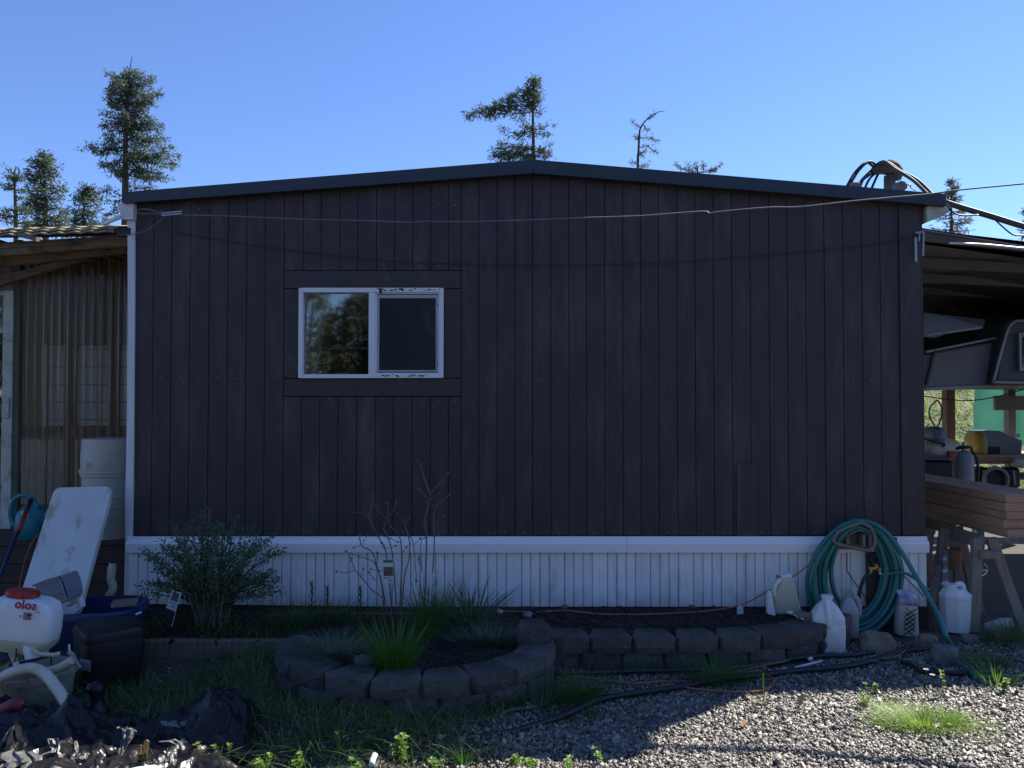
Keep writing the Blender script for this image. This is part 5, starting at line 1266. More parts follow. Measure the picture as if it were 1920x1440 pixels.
mb = MB(); mb.loft([(0, 26*s, 22*s), (.01, 28*s, 24*s), (.15, 27*s, 23*s), (.2, 24*s, 20*s), (.245, 12*s, 12*s), (.25, 8*s, 8*s)], 22, 2.4, Matrix.Translation((cx, 5.95, DZ))); mb.build('can_body', M['tealcan'], wc, smooth=True, auto=50)
mb = MB(); pts = [(72, 952), (58, 934), (42, 929), (27, 936), (20, 955), (22, 975), (33, 992)]
mb.tube(spline([ay(a, b, 5.93) for a, b in pts], 6), .018, 8); mb.build('can_handle', M['tealcan'], wc, smooth=True)
mb = MB(); mb.tube([ay(78, 985, 5.9), ay(98, 950, 5.8)], [.025, .018], 8); mb.build('can_spout', M['tealcan'], wc, smooth=True)
a, b = ay(42, 958, 5.83), ay(55, 968, 5.83); mb = MB(); mb.box((a.x, 5.815, b.z), (b.x, 5.82, a.z)); mb.build('can_label', M['paper'], wc)
pole = thing('pole', 'dark blue pole with a red grip leaning across the watering can', 'pole', az(-10, 1120, 0))
a, b = ay(-12, 1110, 5.2), ay(58, 937, 5.75)
d = b - a
mb = MB(); mb.tube([a - d * .3, a + d * .62], .013, 8); mb.build('shaft', M['bluetub'], pole, smooth=True)
mb = MB(); mb.tube([a + d * .62, a + d * .86], .018, 8); mb.build('grip', M['redpl'], pole, smooth=True)
mb = MB(); mb.tube([a + d * .86, a + d * .90, a + d * .94, a + d], [.017, .022, .014, .02], 8); mb.build('tip', M['blackpl'], pole, smooth=True)
mb = MB(); P = [ay(70, 1003, 5.84), ay(58, 1022, 5.83), ay(47, 1050, 5.82), ay(38, 1090, 5.8), ay(32, 1120, 5.75)]
top('orange_cord', (mb.tube(spline(P, 5), .0045, 5), mb)[1], M['copper'], 'orange cord hanging down the porch skirt boards', 'cord', P[-1])
# standing cream pipe and PVC elbows, grey cut sheet
mb = MB(); b_ = az(206, 1155, 0); P = [Vector((b_.x, 5.25, .0)), ay(203, 1120, 5.25), ay(208, 1085, 5.25), ay(210, 1063, 5.25)]
t = thing('pipe_stub', 'cream flexible pipe standing upright beside the corner of the home', 'pipe', P[0])
mb.tube(spline(P, 5), .027, 12); mb.build('pipe_wall', M['oldwhite'], t, smooth=True, auto=50)
mb = MB(); e = ay(211, 1056, 5.25); mb.tube([P[-1], e], .022, 12); mb.build('pipe_end', M['oldwhite'], t, smooth=True, auto=50)
mb = MB(); mb.tube([e, e + Vector((0, -.001, .003))], .016, 10); mb.build('pipe_bore', M['blackpl'], t)
t = thing('pvc_elbow', 'white plastic pipe elbow lying between the table and the blue tub', 'pipe fitting', az(140, 1150, .0))
mb = MB(); mb.tube(spline([ay(126, 1132, 4.95), ay(135, 1120, 4.95), ay(142, 1110, 4.96), ay(148, 1102, 4.98)], 4), .03, 10); mb.build('elbow_arm', M['whitepl'], t, smooth=True, auto=50)
mb = MB(); mb.tube(spline([ay(128, 1132, 4.9), ay(140, 1124, 4.9), ay(150, 1126, 4.9), ay(153, 1138, 4.9)], 4), .024, 10); mb.build('elbow_arm', M['whitepl'], t, smooth=True, auto=50)
mb = MB(); mb.tube([ay(126, 1133, 4.95), ay(128, 1128, 4.95), ay(152, 1098, 4.97)], .01, 6); mb.build('fitting_rim', M['whitepl'], t)
t = thing('grey_pail', 'bent grey plastic pail tipped on the blue tub behind the sprayer', 'pail', ay(92, 1140, 4.75))
mb = MB(); pts = [(62, 1098), (112, 1081), (118, 1096), (122, 1110), (123, 1130), (88, 1140), (74, 1122)]
mb.prism([pz(a, b, 4.7) for a, b in pts][::-1], 4.7, 4.9); mb.build('pail_wall', M['greypl'], t, bevel=.012)
mb = MB(); mb.tube([ay(62, 1098, 4.69), ay(88, 1088, 4.68), ay(112, 1081, 4.69)], .007, 6); mb.build('pail_rim', M['greypl'], t)
mb = MB(); mb.tube(spline([ay(112, 1081, 4.69), ay(118, 1094, 4.66), ay(126, 1119, 4.68)], 4), .004, 5); mb.build('pail_bail', M['blackpl'], t)
mb = MB(); mb.bar(ay(90, 1120, 4.695), ay(114, 1112, 4.695), .005, .008); mb.build('pail_seam', M['greypl'], t)
# blue tub with a dark board on it
tub = thing('blue_tub', 'big dark blue plastic tub behind the black box', 'tub', az(175, 1240, 0))
tcx, tcy = ay(176, 1150, 4.95).x, 4.95; zr = ay(0, 1150, 4.75).z
Mx = Matrix.Translation((tcx, tcy, 0)) @ Matrix.Rotation(.12, 4, 'Z')
mb = MB(); mb.loft([(0, .25, .19), (.02, .26, .2), (zr - .03, .285, .225), (zr, .285, .225), (zr - .002, .275, .215), (.03, .25, .19)], 26, 3.4, Mx, cap_top=True); mb.build('tub_body', M['bluetub'], tub, smooth=True, auto=40)
mb = MB(); mb.loft([(zr - .045, .295, .235), (zr - .042, .305, .245), (zr - .012, .305, .245), (zr, .295, .235), (zr, .275, .215)], 26, 3.4, Mx, False, False); mb.build('tub_rim', M['bluetub'], tub, smooth=True, auto=40)
mb = MB(); mb.bar(ay(210, 1132, 4.85), ay(258, 1128, 4.9), .12, .02); top('dark_board', mb, M['wood'], 'short dark board lying across the right end of the blue tub', 'board', ay(212, 1134, 4.9))
# black box
box = thing('black_box', 'black rounded plastic box with a white tag on its front', 'box', az(203, 1285, 0))
bc = Vector((ay(203, 1160, 4.56).x, 4.57, 0)); zb_ = .345
Mx = Matrix.Translation(bc) @ Matrix.Rotation(R(40), 4, 'Z')
mb = MB(); mb.loft([(0, .145, .165), (.01, .152, .172), (zb_ * .7, .165, .187), (zb_ - .03, .165, .187), (zb_ - .008, .158, .18), (zb_, .145, .165)], 28, 6, Mx); mb.build('box_body', M['blackpl'], box, smooth=True, auto=35)
mb = MB(); mb.loft([(zb_ - .055, .168, .19), (zb_ - .05, .172, .194), (zb_ - .03, .172, .194), (zb_ - .026, .166, .188)], 28, 6, Mx, False, False); mb.build('lid_lip', M['blackpl'], box, smooth=True, auto=35)
mb = MB(); a, b = ay(149, 1235, 4.33), ay(175, 1255, 4.33); mb.add([Vector((a.x, 4.33, a.z)), Vector((b.x, 4.30, a.z - .004)), Vector((b.x, 4.30, b.z - .004)), Vector((a.x, 4.33, b.z)), Vector((a.x, 4.335, a.z)), Vector((b.x, 4.305, a.z - .004)), Vector((b.x, 4.305, b.z - .004)), Vector((a.x, 4.335, b.z))], [(3,2,1,0),(4,5,6,7),(0,1,5,4),(1,2,6,5),(2,3,7,6),(3,0,4,7)])
tg = mb.build('box_tag', M['greypl'], box)
mb = MB()
for i in range(4):
    z = a.z - .014 - i * .012; mb.box((a.x + .012, 4.308, z - .003), (a.x + .06 - .008 * (i % 2), 4.3355 - .0055 * i * 0 , z))
mb = MB(); c = ay(255, 1152, 4.62); mb.tube([c, c + Vector((.03, 0, .012))], .006, 6); mb.build('lid_clip', M['paper'], box)

# ------------------------------------------------------------------ backpack sprayer and planter tub
pt = thing('planter_tub', 'round beige planter tub holding the white sprayer, covered in dry twigs', 'tub', az(68, 1325, 0))
pc = Vector((ay(64, 1290, 4.22).x, 4.22, 0))
mb = MB(); mb.loft([(0, .17, .17), (.02, .18, .18), (.17, .195, .195), (.172, .21, .21), (.20, .212, .212), (.205, .2, .2), (.19, .19, .19), (.1, .18, .18)], 30, 2, Matrix.Translation(pc)); mb.build('tub_wall', M['tubbeige'], pt, smooth=True, auto=40)
mb = MB()
for i in range(90):
    a = rnd.uniform(0, 6.28); r = .2 + rnd.random() * .03; p = pc + Vector((r * math.cos(a), r * math.sin(a), rnd.uniform(.02, .2)))
    q = p + Vector((rnd.uniform(-.09, .09), rnd.uniform(-.03, .0), rnd.uniform(-.07, .08)))
    mb.tube([p, p.lerp(q, .5) + Vector((0, -.012, .01)), q], .0018, 4)
o = mb.build('dead_vines', M['twig'], pt); o['kind'] = 'stuff'
spr = thing('backpack_sprayer', 'white backpack sprayer tank with red mirrored lettering and a red lid', 'sprayer', az(45, 1300, .1))
TY = 4.16; tz0, tz1 = ay(0, 1218, TY).z, ay(0, 1118, TY).z
tx = ay(40, 1160, TY).x; th = tz1 - tz0
Mx = Matrix.Translation((tx, TY, tz0)) @ Matrix.Rotation(R(7), 4, 'Y')
hw = 62 / F * TY
mb = MB(); mb.loft([(0, hw*.55, .05), (.012, hw*.78, .075), (.045, hw*.95, .09), (th*.45, hw*1.0, .095), (th*.75, hw*.97, .095), (th*.92, hw*.86, .085), (th*.985, hw*.68, .065), (th, hw*.5, .05)], 30, 4.2, Mx)
tank = mb.build('tank', M['whitepl'], spr, smooth=True, auto=60)
mb = MB(); mb.loft([(.004, hw*.72, .072), (.045, hw*.957, .0915), (.075, hw*.975, .0935), (.076, hw*.96, .092), (.004, hw*.7, .07)], 30, 4.2, Mx, False, False); mb.build('tank_stain', mat('liquid_stain', (.42, .42, .25), (.5, .5, .36), rough=.45), spr, smooth=True, auto=60)
mb = MB(); mb.loft([(th*.99, .07, .055, -.03), (th*1.03, .085, .06, -.03), (th*1.09, .08, .058, -.028), (th*1.12, .055, .045, -.025)], 20, 2.6, Mx); lid = mb.build('tank_lid', M['redpl'], spr, smooth=True, auto=40)
for k in range(10):
    a = k * .628; mb = MB(); mb.bar(Mx @ Vector((-.03 + .082*math.cos(a), .06*math.sin(a), th*1.02)), Mx @ Vector((-.03 + .08*math.cos(a), .058*math.sin(a), th*1.10)), .014, .01); mb.build('lid_grip', M['redpl'], lid)
# mirrored lettering on the tank, as in the photograph
def text_mesh(body, size, origin, xdir, updir, name, m_, parent, depth=.0015):
    cu = bpy.data.curves.new('lettering', 'FONT'); cu.body = body; cu.size = size; cu.extrude = depth; cu.offset = size * .022; cu.space_character = 1.02
    ob = bpy.data.objects.new('lettering', cu); COL.objects.link(ob)
    dg = bpy.context.evaluated_depsgraph_get(); me = bpy.data.meshes.new_from_object(ob.evaluated_get(dg))
    COL.objects.unlink(ob); bpy.data.objects.remove(ob)
    nd = xdir.cross(updir); w = wloc(parent)
    for v in me.vertices: v.co = origin + xdir * v.co.x + updir * v.co.y + nd * v.co.z - w
    me.materials.clear(); me.materials.append(m_)
    o = bpy.data.objects.new(name, me); COL.objects.link(o); o.parent = parent; WLOC[o.name] = w; return o
up_ = (Mx.to_3x3() @ Vector((0, 0, 1))).normalized(); xr_ = (Mx.to_3x3() @ Vector((1, 0, 0))).normalized()
o3 = ay(68, 1140, TY - .098)
text_mesh('solo', .066, Vector((o3.x, TY - .0985, o3.z - .012)), -xr_, up_, 'tank_lettering', M['textred'], spr)
fl = ay(45, 1143, TY - .098); fl = Vector((fl.x, TY - .0985, fl.z - .016))
mb = MB()
for i in range(4):
    p = fl - up_ * (.0095 * i)
    mb.bar(p - up_ * .002, p + xr_ * .040 - up_ * .002, .0035, .0052)
flag = mb.build('flag_print', M['textred'], spr); flag['kind'] = 'stuff'
mb = MB(); p = fl + xr_ * .024 - Vector((0, .0028, 0)); mb.bar(p - up_ * .006, p + xr_ * .017 - up_ * .006, .002, .016); mb.build('flag_canton', M['textblue'], flag)
for (px, py, w_) in ((36, 1155, 4), (68, 1148, 6)):
    c = ay(px, py, TY - .0985); mb = MB(); mb.bar(Vector((c.x, TY - .0985, c.z)), Vector((c.x, TY - .0985, c.z)) + xr_ * w_ * TY / F, .003, .004); mb.build('small_print', M['ink'], spr)
# pump, legs and hoses under the tank
for (px0, py0, px1, py1, w_, m_) in ((22, 1212, 34, 1240, .05, 'oldwhite'), (78, 1202, 84, 1232, .035, 'oldwhite'), (40, 1208, 66, 1212, .05, 'blackpl'), (2, 1214, 14, 1238, .03, 'bluetub')):
    mb = MB(); mb.bar(ay(px0, py0, TY - .02), ay(px1, py1, TY - .02), w_, .04); mb.build('frame_foot', M[m_], spr, bevel=.006)
mb = MB(); mb.tube([ay(54, 1210, TY - .06), ay(63, 1240, TY - .08)], .033, 14); mb.build('pump_cylinder', M['whitepl'], spr, smooth=True, auto=50)
mb = MB(); mb.tube(spline([ay(60, 1214, TY - .08), ay(72, 1225, TY - .11), ay(95, 1228, TY - .12), ay(114, 1225, TY - .12)], 6), .011, 8); mb.build('spray_hose', M['oldwhite'], spr, smooth=True)
mb = MB(); mb.tube([ay(18, 1247, TY - .1), ay(70, 1236, TY - .12), ay(116, 1224, TY - .12)], .008, 6); mb.build('pump_lever', M['blackpl'], spr)
mb = MB(); mb.tube(spline([ay(128, 1222, TY - .12), ay(136, 1228, TY - .12), ay(142, 1242, TY - .12), ay(150, 1252, TY - .12)], 5), .012, 7); mb.build('spray_handle', M['steel'], spr, smooth=True)
mb = MB(); mb.tube([ay(130, 1208, TY - .12), ay(130, 1226, TY - .12)], .005, 5); mb.build('spray_trigger', M['paper'], spr)
for pts in ([(31, 1216), (30, 1232), (26, 1244)], [(96, 1232), (96, 1262)], [(20, 1250), (40, 1258), (60, 1240)]):
    mb = MB(); mb.tube(spline([ay(a, b, TY - .13) for a, b in pts], 4), .004, 5); mb.build('loose_strap', M['blackpl'], spr)
mb = MB(); a = ay(24, 1243, TY - .14); mb.box((a.x, a.y, a.z - .02), (a.x + .022, a.y + .02, a.z)); mb.build('strap_buckle', M['paper'], spr)
# ribbed hose arching over the tub
P = [ay(-40, 1290, 3.95), ay(-5, 1274, 3.95), ay(30, 1258, 3.93), ay(62, 1253, 3.92), ay(86, 1266, 3.9), ay(106, 1290, 3.86), ay(124, 1318, 3.8), ay(138, 1345, 3.74)]
P = spline(P, 22); mb = MB(); mb.tube(P, [.026 + .0022 * math.sin(i * 2.1) for i in range(len(P))], 12)
top('ribbed_hose', mb, mat('cream_ribbed_hose', (.58, .54, .44), (.48, .44, .34), rough=.5, scale=5, c3=(.33, .24, .10), c3_at=(.5, .7), c3_scale=5), 'cream ribbed hose arching over the rim of the planter tub', 'hose', P[-1], smooth=True)
mb = MB(); P = [ay(78, 1262, 4.0), ay(112, 1252, 4.0), ay(136, 1237, 4.0)]
top('cream_rail', (mb.tube(spline(P, 5), .022, 10), mb)[1], M['oldwhite'], 'short cream tube resting on the right rim of the planter tub', 'tube', P[0], smooth=True)
mb = MB(); P = [ay(-30, 1345, 3.75), ay(5, 1332, 3.74), ay(30, 1320, 3.74), ay(40, 1322, 3.75)]
t = thing('red_pipe', 'dark red plastic pipe bend at the left edge above the black sheeting', 'pipe', az(-10, 1400, 0)); mb.tube(spline(P, 5), .032, 10); mb.build('grip', M['maroon'], t, smooth=True)
mb = MB(); mb.tube([ay(-4, 1336, 3.75), ay(0, 1375, 3.72), ay(-4, 1410, 3.65)], .03, 10); mb.build('stem', M['maroon'], t, smooth=True)

# ------------------------------------------------------------------ black sheeting pile and what stands in it
def ridge(p, f, s):
    v = Vector(p) * f + Vector((s, s * .7, 0)); return 1 - abs(mnoise.noise(v)) * 2
def sheet(name, px0, px1, yA, yB, zf, m_, label, nx, ny, seed, parent=None):
    """crumpled sheet over a ground rectangle: px range at depth rows yA..yB"""
    mb = MB()
    for j in range(ny + 1):
        y = yA + (yB - yA) * j / ny
        x0, x1 = (px0 - 960) / F * y, (px1 - 960) / F * y
        for i in range(nx + 1):
            x = x0 + (x1 - x0) * i / nx
            w = Vector((mnoise.noise((x * 5, y * 5, seed)), mnoise.noise((x * 5, y * 5, seed + 7)), 0)) * .05
            u, v = i / nx, j / ny
            z = zf(u, v) * (.55 + .45 * ridge((x + w.x, y + w.y, seed), 3.0, seed)) + .035 * max(0, ridge((x + w.x, y + w.y, seed + 2), 6.5, seed)) ** 2 + .014 * ridge((x, y, seed + 4), 15, seed)
            e = min(u, 1 - u, v, 1 - v) * 7
            z = z * min(1, e) - .02 * (1 - min(1, e))
            mb.v.append((x + w.x * 1.2, y + w.y * 1.2, gz(x, y) + z))
    for j in range(ny):
        for i in range(nx): mb.f.append((j*(nx+1)+i, j*(nx+1)+i+1, (j+1)*(nx+1)+i+1, (j+1)*(nx+1)+i))
    return mb
def bump_(u, v, cu, cv, su, sv, h): return h * math.exp(-((u - cu) / su) ** 2 - ((v - cv) / sv) ** 2)
pile = thing('black_sheeting', 'crumpled heap of torn black plastic sheeting at the bottom left corner', 'plastic sheeting', (-1.9, 3.5, 0))
def zf(u, v): return .04 + bump_(u, v, .12, .75, .25, .4, .12) + bump_(u, v, .40, .80, .06, .22, .12) + bump_(u, v, .55, .45, .22, .35, .05) + bump_(u, v, .84, .80, .13, .22, .16) + bump_(u, v, .22, .2, .3, .3, .05)
sheet('s', -90, 500, 3.08, 4.06, zf, None, '', 150, 80, 11).build('main_sheet', M['tarp'], pile)
def zf2(u, v): return .05 + bump_(u, v, .4, .5, .35, .4, .08)
mb = sheet('s', -60, 250, 3.0, 3.5, zf2, None, '', 90, 50, 31); mb.v = [(x, y, z + .035) for x, y, z in mb.v]; mb.build('loose_fold', M['tarp'], pile)
mb = sheet('s', 325, 485, 3.56, 4.02, lambda u, v: .05 + bump_(u, v, .5, .65, .35, .35, .15), None, '', 60, 40, 47); mb.v = [(x, y, z + .03) for x, y, z in mb.v]; mb.build('loose_fold', M['tarp'], pile)
def flap(pts, y, lean, seed, m_='film'):
    """torn standing scrap: polygon strip in pixels, crumpled"""
    mb = MB(); rows = len(pts); n = 10
    for j, (l, r_, py) in enumerate(pts):
        for i in range(n + 1):
            c = ay(l + (r_ - l) * i / n, py, y - lean * j / rows)
            mb.v.append((c.x, c.y + .03 * mnoise.noise((i * .5, j * .8, seed)), c.z + .006 * mnoise.noise((i * .9, j * .9, seed + 3))))
    for j in range(rows - 1):
        for i in range(n): mb.f.append((j*(n+1)+i, j*(n+1)+i+1, (j+1)*(n+1)+i+1, (j+1)*(n+1)+i))
    mb.build('torn_flap', M[m_], pile, smooth=False)
flap([(88, 110, 1384), (92, 111, 1392), (96, 111, 1400), (94, 113, 1408), (76, 116, 1416), (72, 118, 1424), (96, 122, 1432), (104, 116, 1440)], 3.42, .1, 1)
flap([(150, 162, 1411), (146, 166, 1416), (129, 168, 1421), (140, 168, 1428), (142, 172, 1434), (138, 160, 1440)], 3.36, .06, 2)
flap([(218, 246, 1364), (228, 257, 1372), (228, 250, 1382), (226, 242, 1394), (225, 234, 1404), (222, 230, 1414), (224, 232, 1426), (226, 236, 1440)], 3.5, .12, 3)
flap([(138, 142, 1392), (136, 145, 1402), (134, 146, 1412), (136, 140, 1418)], 3.42, .05, 4)
flap([(16, 34, 1348), (30, 36, 1356), (20, 38, 1364), (8, 46, 1378), (2, 54, 1392)], 3.6, .2, 5, 'tarp')
flap([(300, 356, 1352), (306, 358, 1358), (340, 358, 1366), (350, 356, 1374)], 3.72, .05, 6)
flap([(304, 332, 1412), (296, 332, 1418), (300, 331, 1426), (290, 330, 1434)], 3.36, .05, 7)
flap([(296, 322, 1390), (318, 332, 1388), (332, 338, 1394), (334, 348, 1402)], 3.45, .03, 8)
flap([(4, 60, 1408), (0, 78, 1418), (10, 72, 1428), (-5, 60, 1440)], 3.32, .12, 9)
# dark knotted bag neck rising from the heap
c = ay(180, 1330, 3.98); mb = MB(); zt2 = ay(0, 1278, 3.98).z
prof = [(0, .075), (.06, .07), (.10, .045), (.125, .032), (.15, .036), (.175, .045), (.195, .04), (.21, .02)]
k = zt2 / .21
mb.loft([(z * k, r_, r_ * .9, .006 * math.sin(z * 60)) for z, r_ in prof], 16, 2, Matrix.Translation((c.x, 3.98, 0))); mb.build('knotted_neck', M['tarp'], pile, smooth=True)
hg = thing('hinge', 'brass coloured gate hinge plate standing up at the bottom edge', 'hinge', az(268, 1470, 0))
HYY = 3.36
mb = MB(); mb.prism([pz(a, b, HYY) for a, b in ((257, 1434), (274, 1434), (279, 1390), (274, 1387), (269, 1392), (267, 1408), (259, 1418))][::-1], HYY, HYY + .006); mb.build('hinge_leaf', M['brass'], hg, bevel=.0015)
mb = MB(); mb.tube(spline([ay(266, 1402, HYY), ay(263, 1400, HYY), ay(264, 1410, HYY), ay(259, 1416, HYY)], 4), .008, 7); mb.build('hinge_knuckle', M['brass'], hg, smooth=True)
for a, b in ((271, 1416), (262, 1428), (269, 1429), (264, 1418)):
    p = ay(a, b, HYY - .003); mb = MB(); mb.tube([p, p + Vector((0, .004, 0))], .005, 8); mb.build('screw_hole', M['blackpl'], hg)
pl_ = thing('white_pail', 'white pail lying at the bottom edge under the brass hinge', 'pail', az(275, 1470, 0))
mb = MB(); P = [ay(238, 1462, 3.3), ay(296, 1458, 3.28)]; mb.tube([P[0], P[0].lerp(P[1], .85), P[1]], [.045, .05, .04], 16); mb.build('pail_wall', M['whitepl'], pl_, smooth=True, auto=50)
mb = MB(); mb.tube([P[1], P[1] + (P[1] - P[0]) * .06], [.03, .03], 12); mb.build('pail_spout', M['whitepl'], pl_, smooth=True, auto=50)
for px, lab in ((160, 'terracotta pot rim peeking above the bottom edge left of the torn film'), (226, 'small terracotta shard at the bottom edge left of the white pail')):
    c = ay(px, 1447, 3.3); mb = MB(); r_ = 24 / F * 3.3 if px < 200 else 12 / F * 3.3
    mb.loft([(-.06, r_*.85, r_*.85), (0, r_, r_), (.014, r_, r_), (.014, r_*.9, r_*.9), (0, r_*.85, r_*.85)], 18, 2, Matrix.Translation(c)); top('flower_pot', mb, M['terracotta'], lab, 'flower pot', (c.x, c.y, 0), smooth=True, auto=45)
# ------------------------------------------------------------------ grasses, shrubs and weeds
def clump(name, px, py, z, n, h, spread, wdt, m_, label, cat, lean=(.1, .6), dry=0, group=None, base=None, seed=0, ell=1.0, segs=4):
    r = random.Random(seed + px)
    c = az(px, py, z) if base is None else Vector(base)
    t = thing(name, label, cat, c, group)
    mb, md = MB(), MB()
    for i in range(n):
        a = r.uniform(0, 6.283); q = spread * math.sqrt(r.random())
        p = c + Vector((q * math.cos(a), q * math.sin(a) * ell, -.01))
        k = q / max(spread, 1e-4)
        (md if i < dry else mb).blade(p, a + r.uniform(-.7, .7), h * r.uniform(.5, 1.05) * (1 - .25 * k) * (.55 if i < dry else 1), lean[0] + (lean[1] - lean[0]) * (k * .7 + r.random() * .3) + (.5 if i < dry else 0), wdt * r.uniform(.7, 1.25), r.uniform(.3, .9), segs)
    mb.build('blades', M[m_], t)
    if dry: md.build('dry_blades', M['drygrass'], t)
    return t
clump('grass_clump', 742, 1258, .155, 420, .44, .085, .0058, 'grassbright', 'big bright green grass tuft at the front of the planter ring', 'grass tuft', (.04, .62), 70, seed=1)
clump('grass_clump', 806, 1190, .15, 260, .54, .10, .006, 'grass', 'tall dark grass clump behind the bright tuft, round the bare shrub stems', 'grass tuft', (.03, .42), 0, seed=2)
clump('strap_leaf_plant', 880, 1176, .15, 190, .40, .10, .011, 'daylily', 'arching strap-leaved plant in front of the skirting right of the bare shrub', 'plant', (.15, 1.15), 24, seed=3, segs=6)
clump('grass_clump', 915, 1206, .15, 700, .19, .20, .0045, 'lavender', 'low grey-green tufty mound beside the raised end block', 'plant', (.2, 1.2), 40, seed=4, ell=.6)
clump('grass_clump', 630, 1232, .155, 900, .19, .20, .0042, 'lavender', 'grey-green spiky mound at the left of the planter ring', 'plant', (.15, 1.25), 90, seed=5, ell=.6)
clump('grass_clump', 585, 1172, .13, 480, .24, .26, .005, 'grass', 'dark low grass below the lily shoots in front of the skirting', 'grass tuft', (.15, .9), 20, seed=6, ell=.5)
clump('grass_clump', 665, 1168, .14, 120, .22, .15, .005, 'grass', 'sparse grass left of the hanging plant tag', 'grass tuft', (.15, .9), 20, seed=61, ell=.5)
clump('grass_clump', 380, 1180, .11, 420, .17, .34, .005, 'grass', 'grass round the foot of the leafy shrub', 'grass tuft', (.15, 1.0), 60, seed=7, ell=.35)
clump('grass_clump', 1092, 1310, .0, 300, .26, .10, .0042, 'grass', 'green tuft on the gravel in front of the raised end block', 'grass tuft', (.1, .9), 10, seed=8)
clump('grass_clump', 1345, 1278, .0, 420, .22, .18, .0042, 'grass', 'wide green tuft on the gravel in front of the block edging', 'grass tuft', (.1, 1.0), 10, seed=9, ell=.5)
clump('grass_clump', 1200, 1262, .0, 90, .13, .10, .004, 'grass', 'thin tuft against the block edging', 'grass tuft', (.1, 1.0), 4, seed=10, ell=.5)
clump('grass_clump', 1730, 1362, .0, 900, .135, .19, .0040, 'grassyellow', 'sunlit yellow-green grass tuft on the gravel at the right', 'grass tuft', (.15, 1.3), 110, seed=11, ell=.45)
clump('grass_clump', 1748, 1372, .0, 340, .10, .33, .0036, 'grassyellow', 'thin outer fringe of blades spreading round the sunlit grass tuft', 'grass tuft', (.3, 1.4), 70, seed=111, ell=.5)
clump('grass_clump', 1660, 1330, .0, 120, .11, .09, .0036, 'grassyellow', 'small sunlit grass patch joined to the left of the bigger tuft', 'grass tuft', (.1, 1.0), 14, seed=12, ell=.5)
clump('grass_clump', 1835, 1250, .0, 330, .17, .17, .0042, 'grass', 'shaded green tuft below the white canister', 'grass tuft', (.1, 1.0), 24, seed=13, ell=.5)
clump('grass_clump', 1900, 1205, .0, 300, .26, .20, .0045, 'grass', 'long shaded grass at the right edge by the sawhorse', 'grass tuft', (.1, 1.0), 30, seed=14, ell=.6)
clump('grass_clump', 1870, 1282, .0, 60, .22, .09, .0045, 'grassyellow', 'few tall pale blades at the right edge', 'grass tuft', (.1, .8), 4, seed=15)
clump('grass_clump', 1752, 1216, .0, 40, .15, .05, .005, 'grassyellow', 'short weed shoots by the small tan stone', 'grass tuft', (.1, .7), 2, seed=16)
clump('grass_clump', 1434, 1324, .0, 22, .11, .035, .004, 'drygrass', 'dry straw tuft with a single green stalk at the shadow edge', 'grass tuft', (.3, 1.2), 0, seed=17)
clump('grass_clump', 870, 1432, .0, 60, .13, .03, .005, 'grassbright', 'bright little grass tuft at the bottom edge', 'grass tuft', (.05, .6), 0, seed=18)
clump('grass_clump', 962, 1290, .02, 150, .19, .10, .0045, 'weed', 'weed growing out of the planter ring blocks at the right', 'weed', (.2, 1.0), 0, seed=19, base=az(958, 1294, .03))
clump('grass_clump', 1010, 1322, .0, 380, .18, .20, .0055, 'grass', 'dark weeds at the right foot of the planter ring', 'weed', (.2, 1.1), 16, seed=20, ell=.6)
clump('grass_clump', 1075, 1345, .0, 120, .10, .14, .005, 'grass', 'flat weeds on the gravel left of the black pipe', 'weed', (.3, 1.2), 10, seed=21, ell=.6)
clump('grass_clump', 165, 1110, .08, 70, .26, .10, .005, 'grass', 'grass standing between the table and the cream pipe', 'grass tuft', (.1, .7), 8, seed=22, base=ay(165, 1130, 5.3) * 1.0 if False else (ay(165, 1100, 5.3).x, 5.3, .05))
clump('grass_clump', 770, 1352, .0, 420, .17, .42, .0055, 'grass', 'dark weeds along the front foot of the planter ring', 'weed', (.2, 1.1), 30, seed=23, ell=.25)
# ground-cover grass on the shaded left yard: nobody could count the blades
mb, md = MB(), MB(); r = random.Random(5)
k = 0
while k < 13000:
    x, y = r.uniform(-3.2, .55), r.uniform(2.9, 5.3)
    d = mnoise.noise((x * 1.3, y * 1.3, 4)) + .35 * mnoise.noise((x * 4, y * 4, 1))
    if math.hypot((x - RC[0]) / (RXR + .06), (y - RC[1]) / (RYR + .06)) < 1: continue
    lim = .62 - max(0, x + 1.3) * .5
    if d > lim - .35 + r.random() * .3 or (x > -.6 and y > 4.2): k += .15; continue
    px = 960 + x / y * F
    zz = gz(x, y) if y < 5.05 else .1
    if y < 3.55 and r.random() < .85: k += .3; continue
    (mb if r.random() > .12 else md).blade((x, y, zz - .005), r.uniform(0, 6.28), r.uniform(.05, .17), r.uniform(.2, 1.2), .005, r.uniform(.3, .9), 3); k += 1
mb.build('ground_grass', M['grass'], None)['kind'] = 'stuff'
md.build('dead_grass', M['drygrass'], None)['kind'] = 'stuff'
mb = MB()                                              # rough grass on the bank seen under the carport
for i in range(2600):
    y = r.uniform(12.6, 25); x = (r.uniform(1690, 1960) - 960) / F * y
    mb.blade((x, y, bank_z(x, y) - .02), r.uniform(0, 6.28), r.uniform(.1, .45), r.uniform(.2, 1.1), .02, r.uniform(.3, .9), 3)
mb.build('bank_grass', M['grassyellow'], None)['kind'] = 'stuff'
mb = MB()
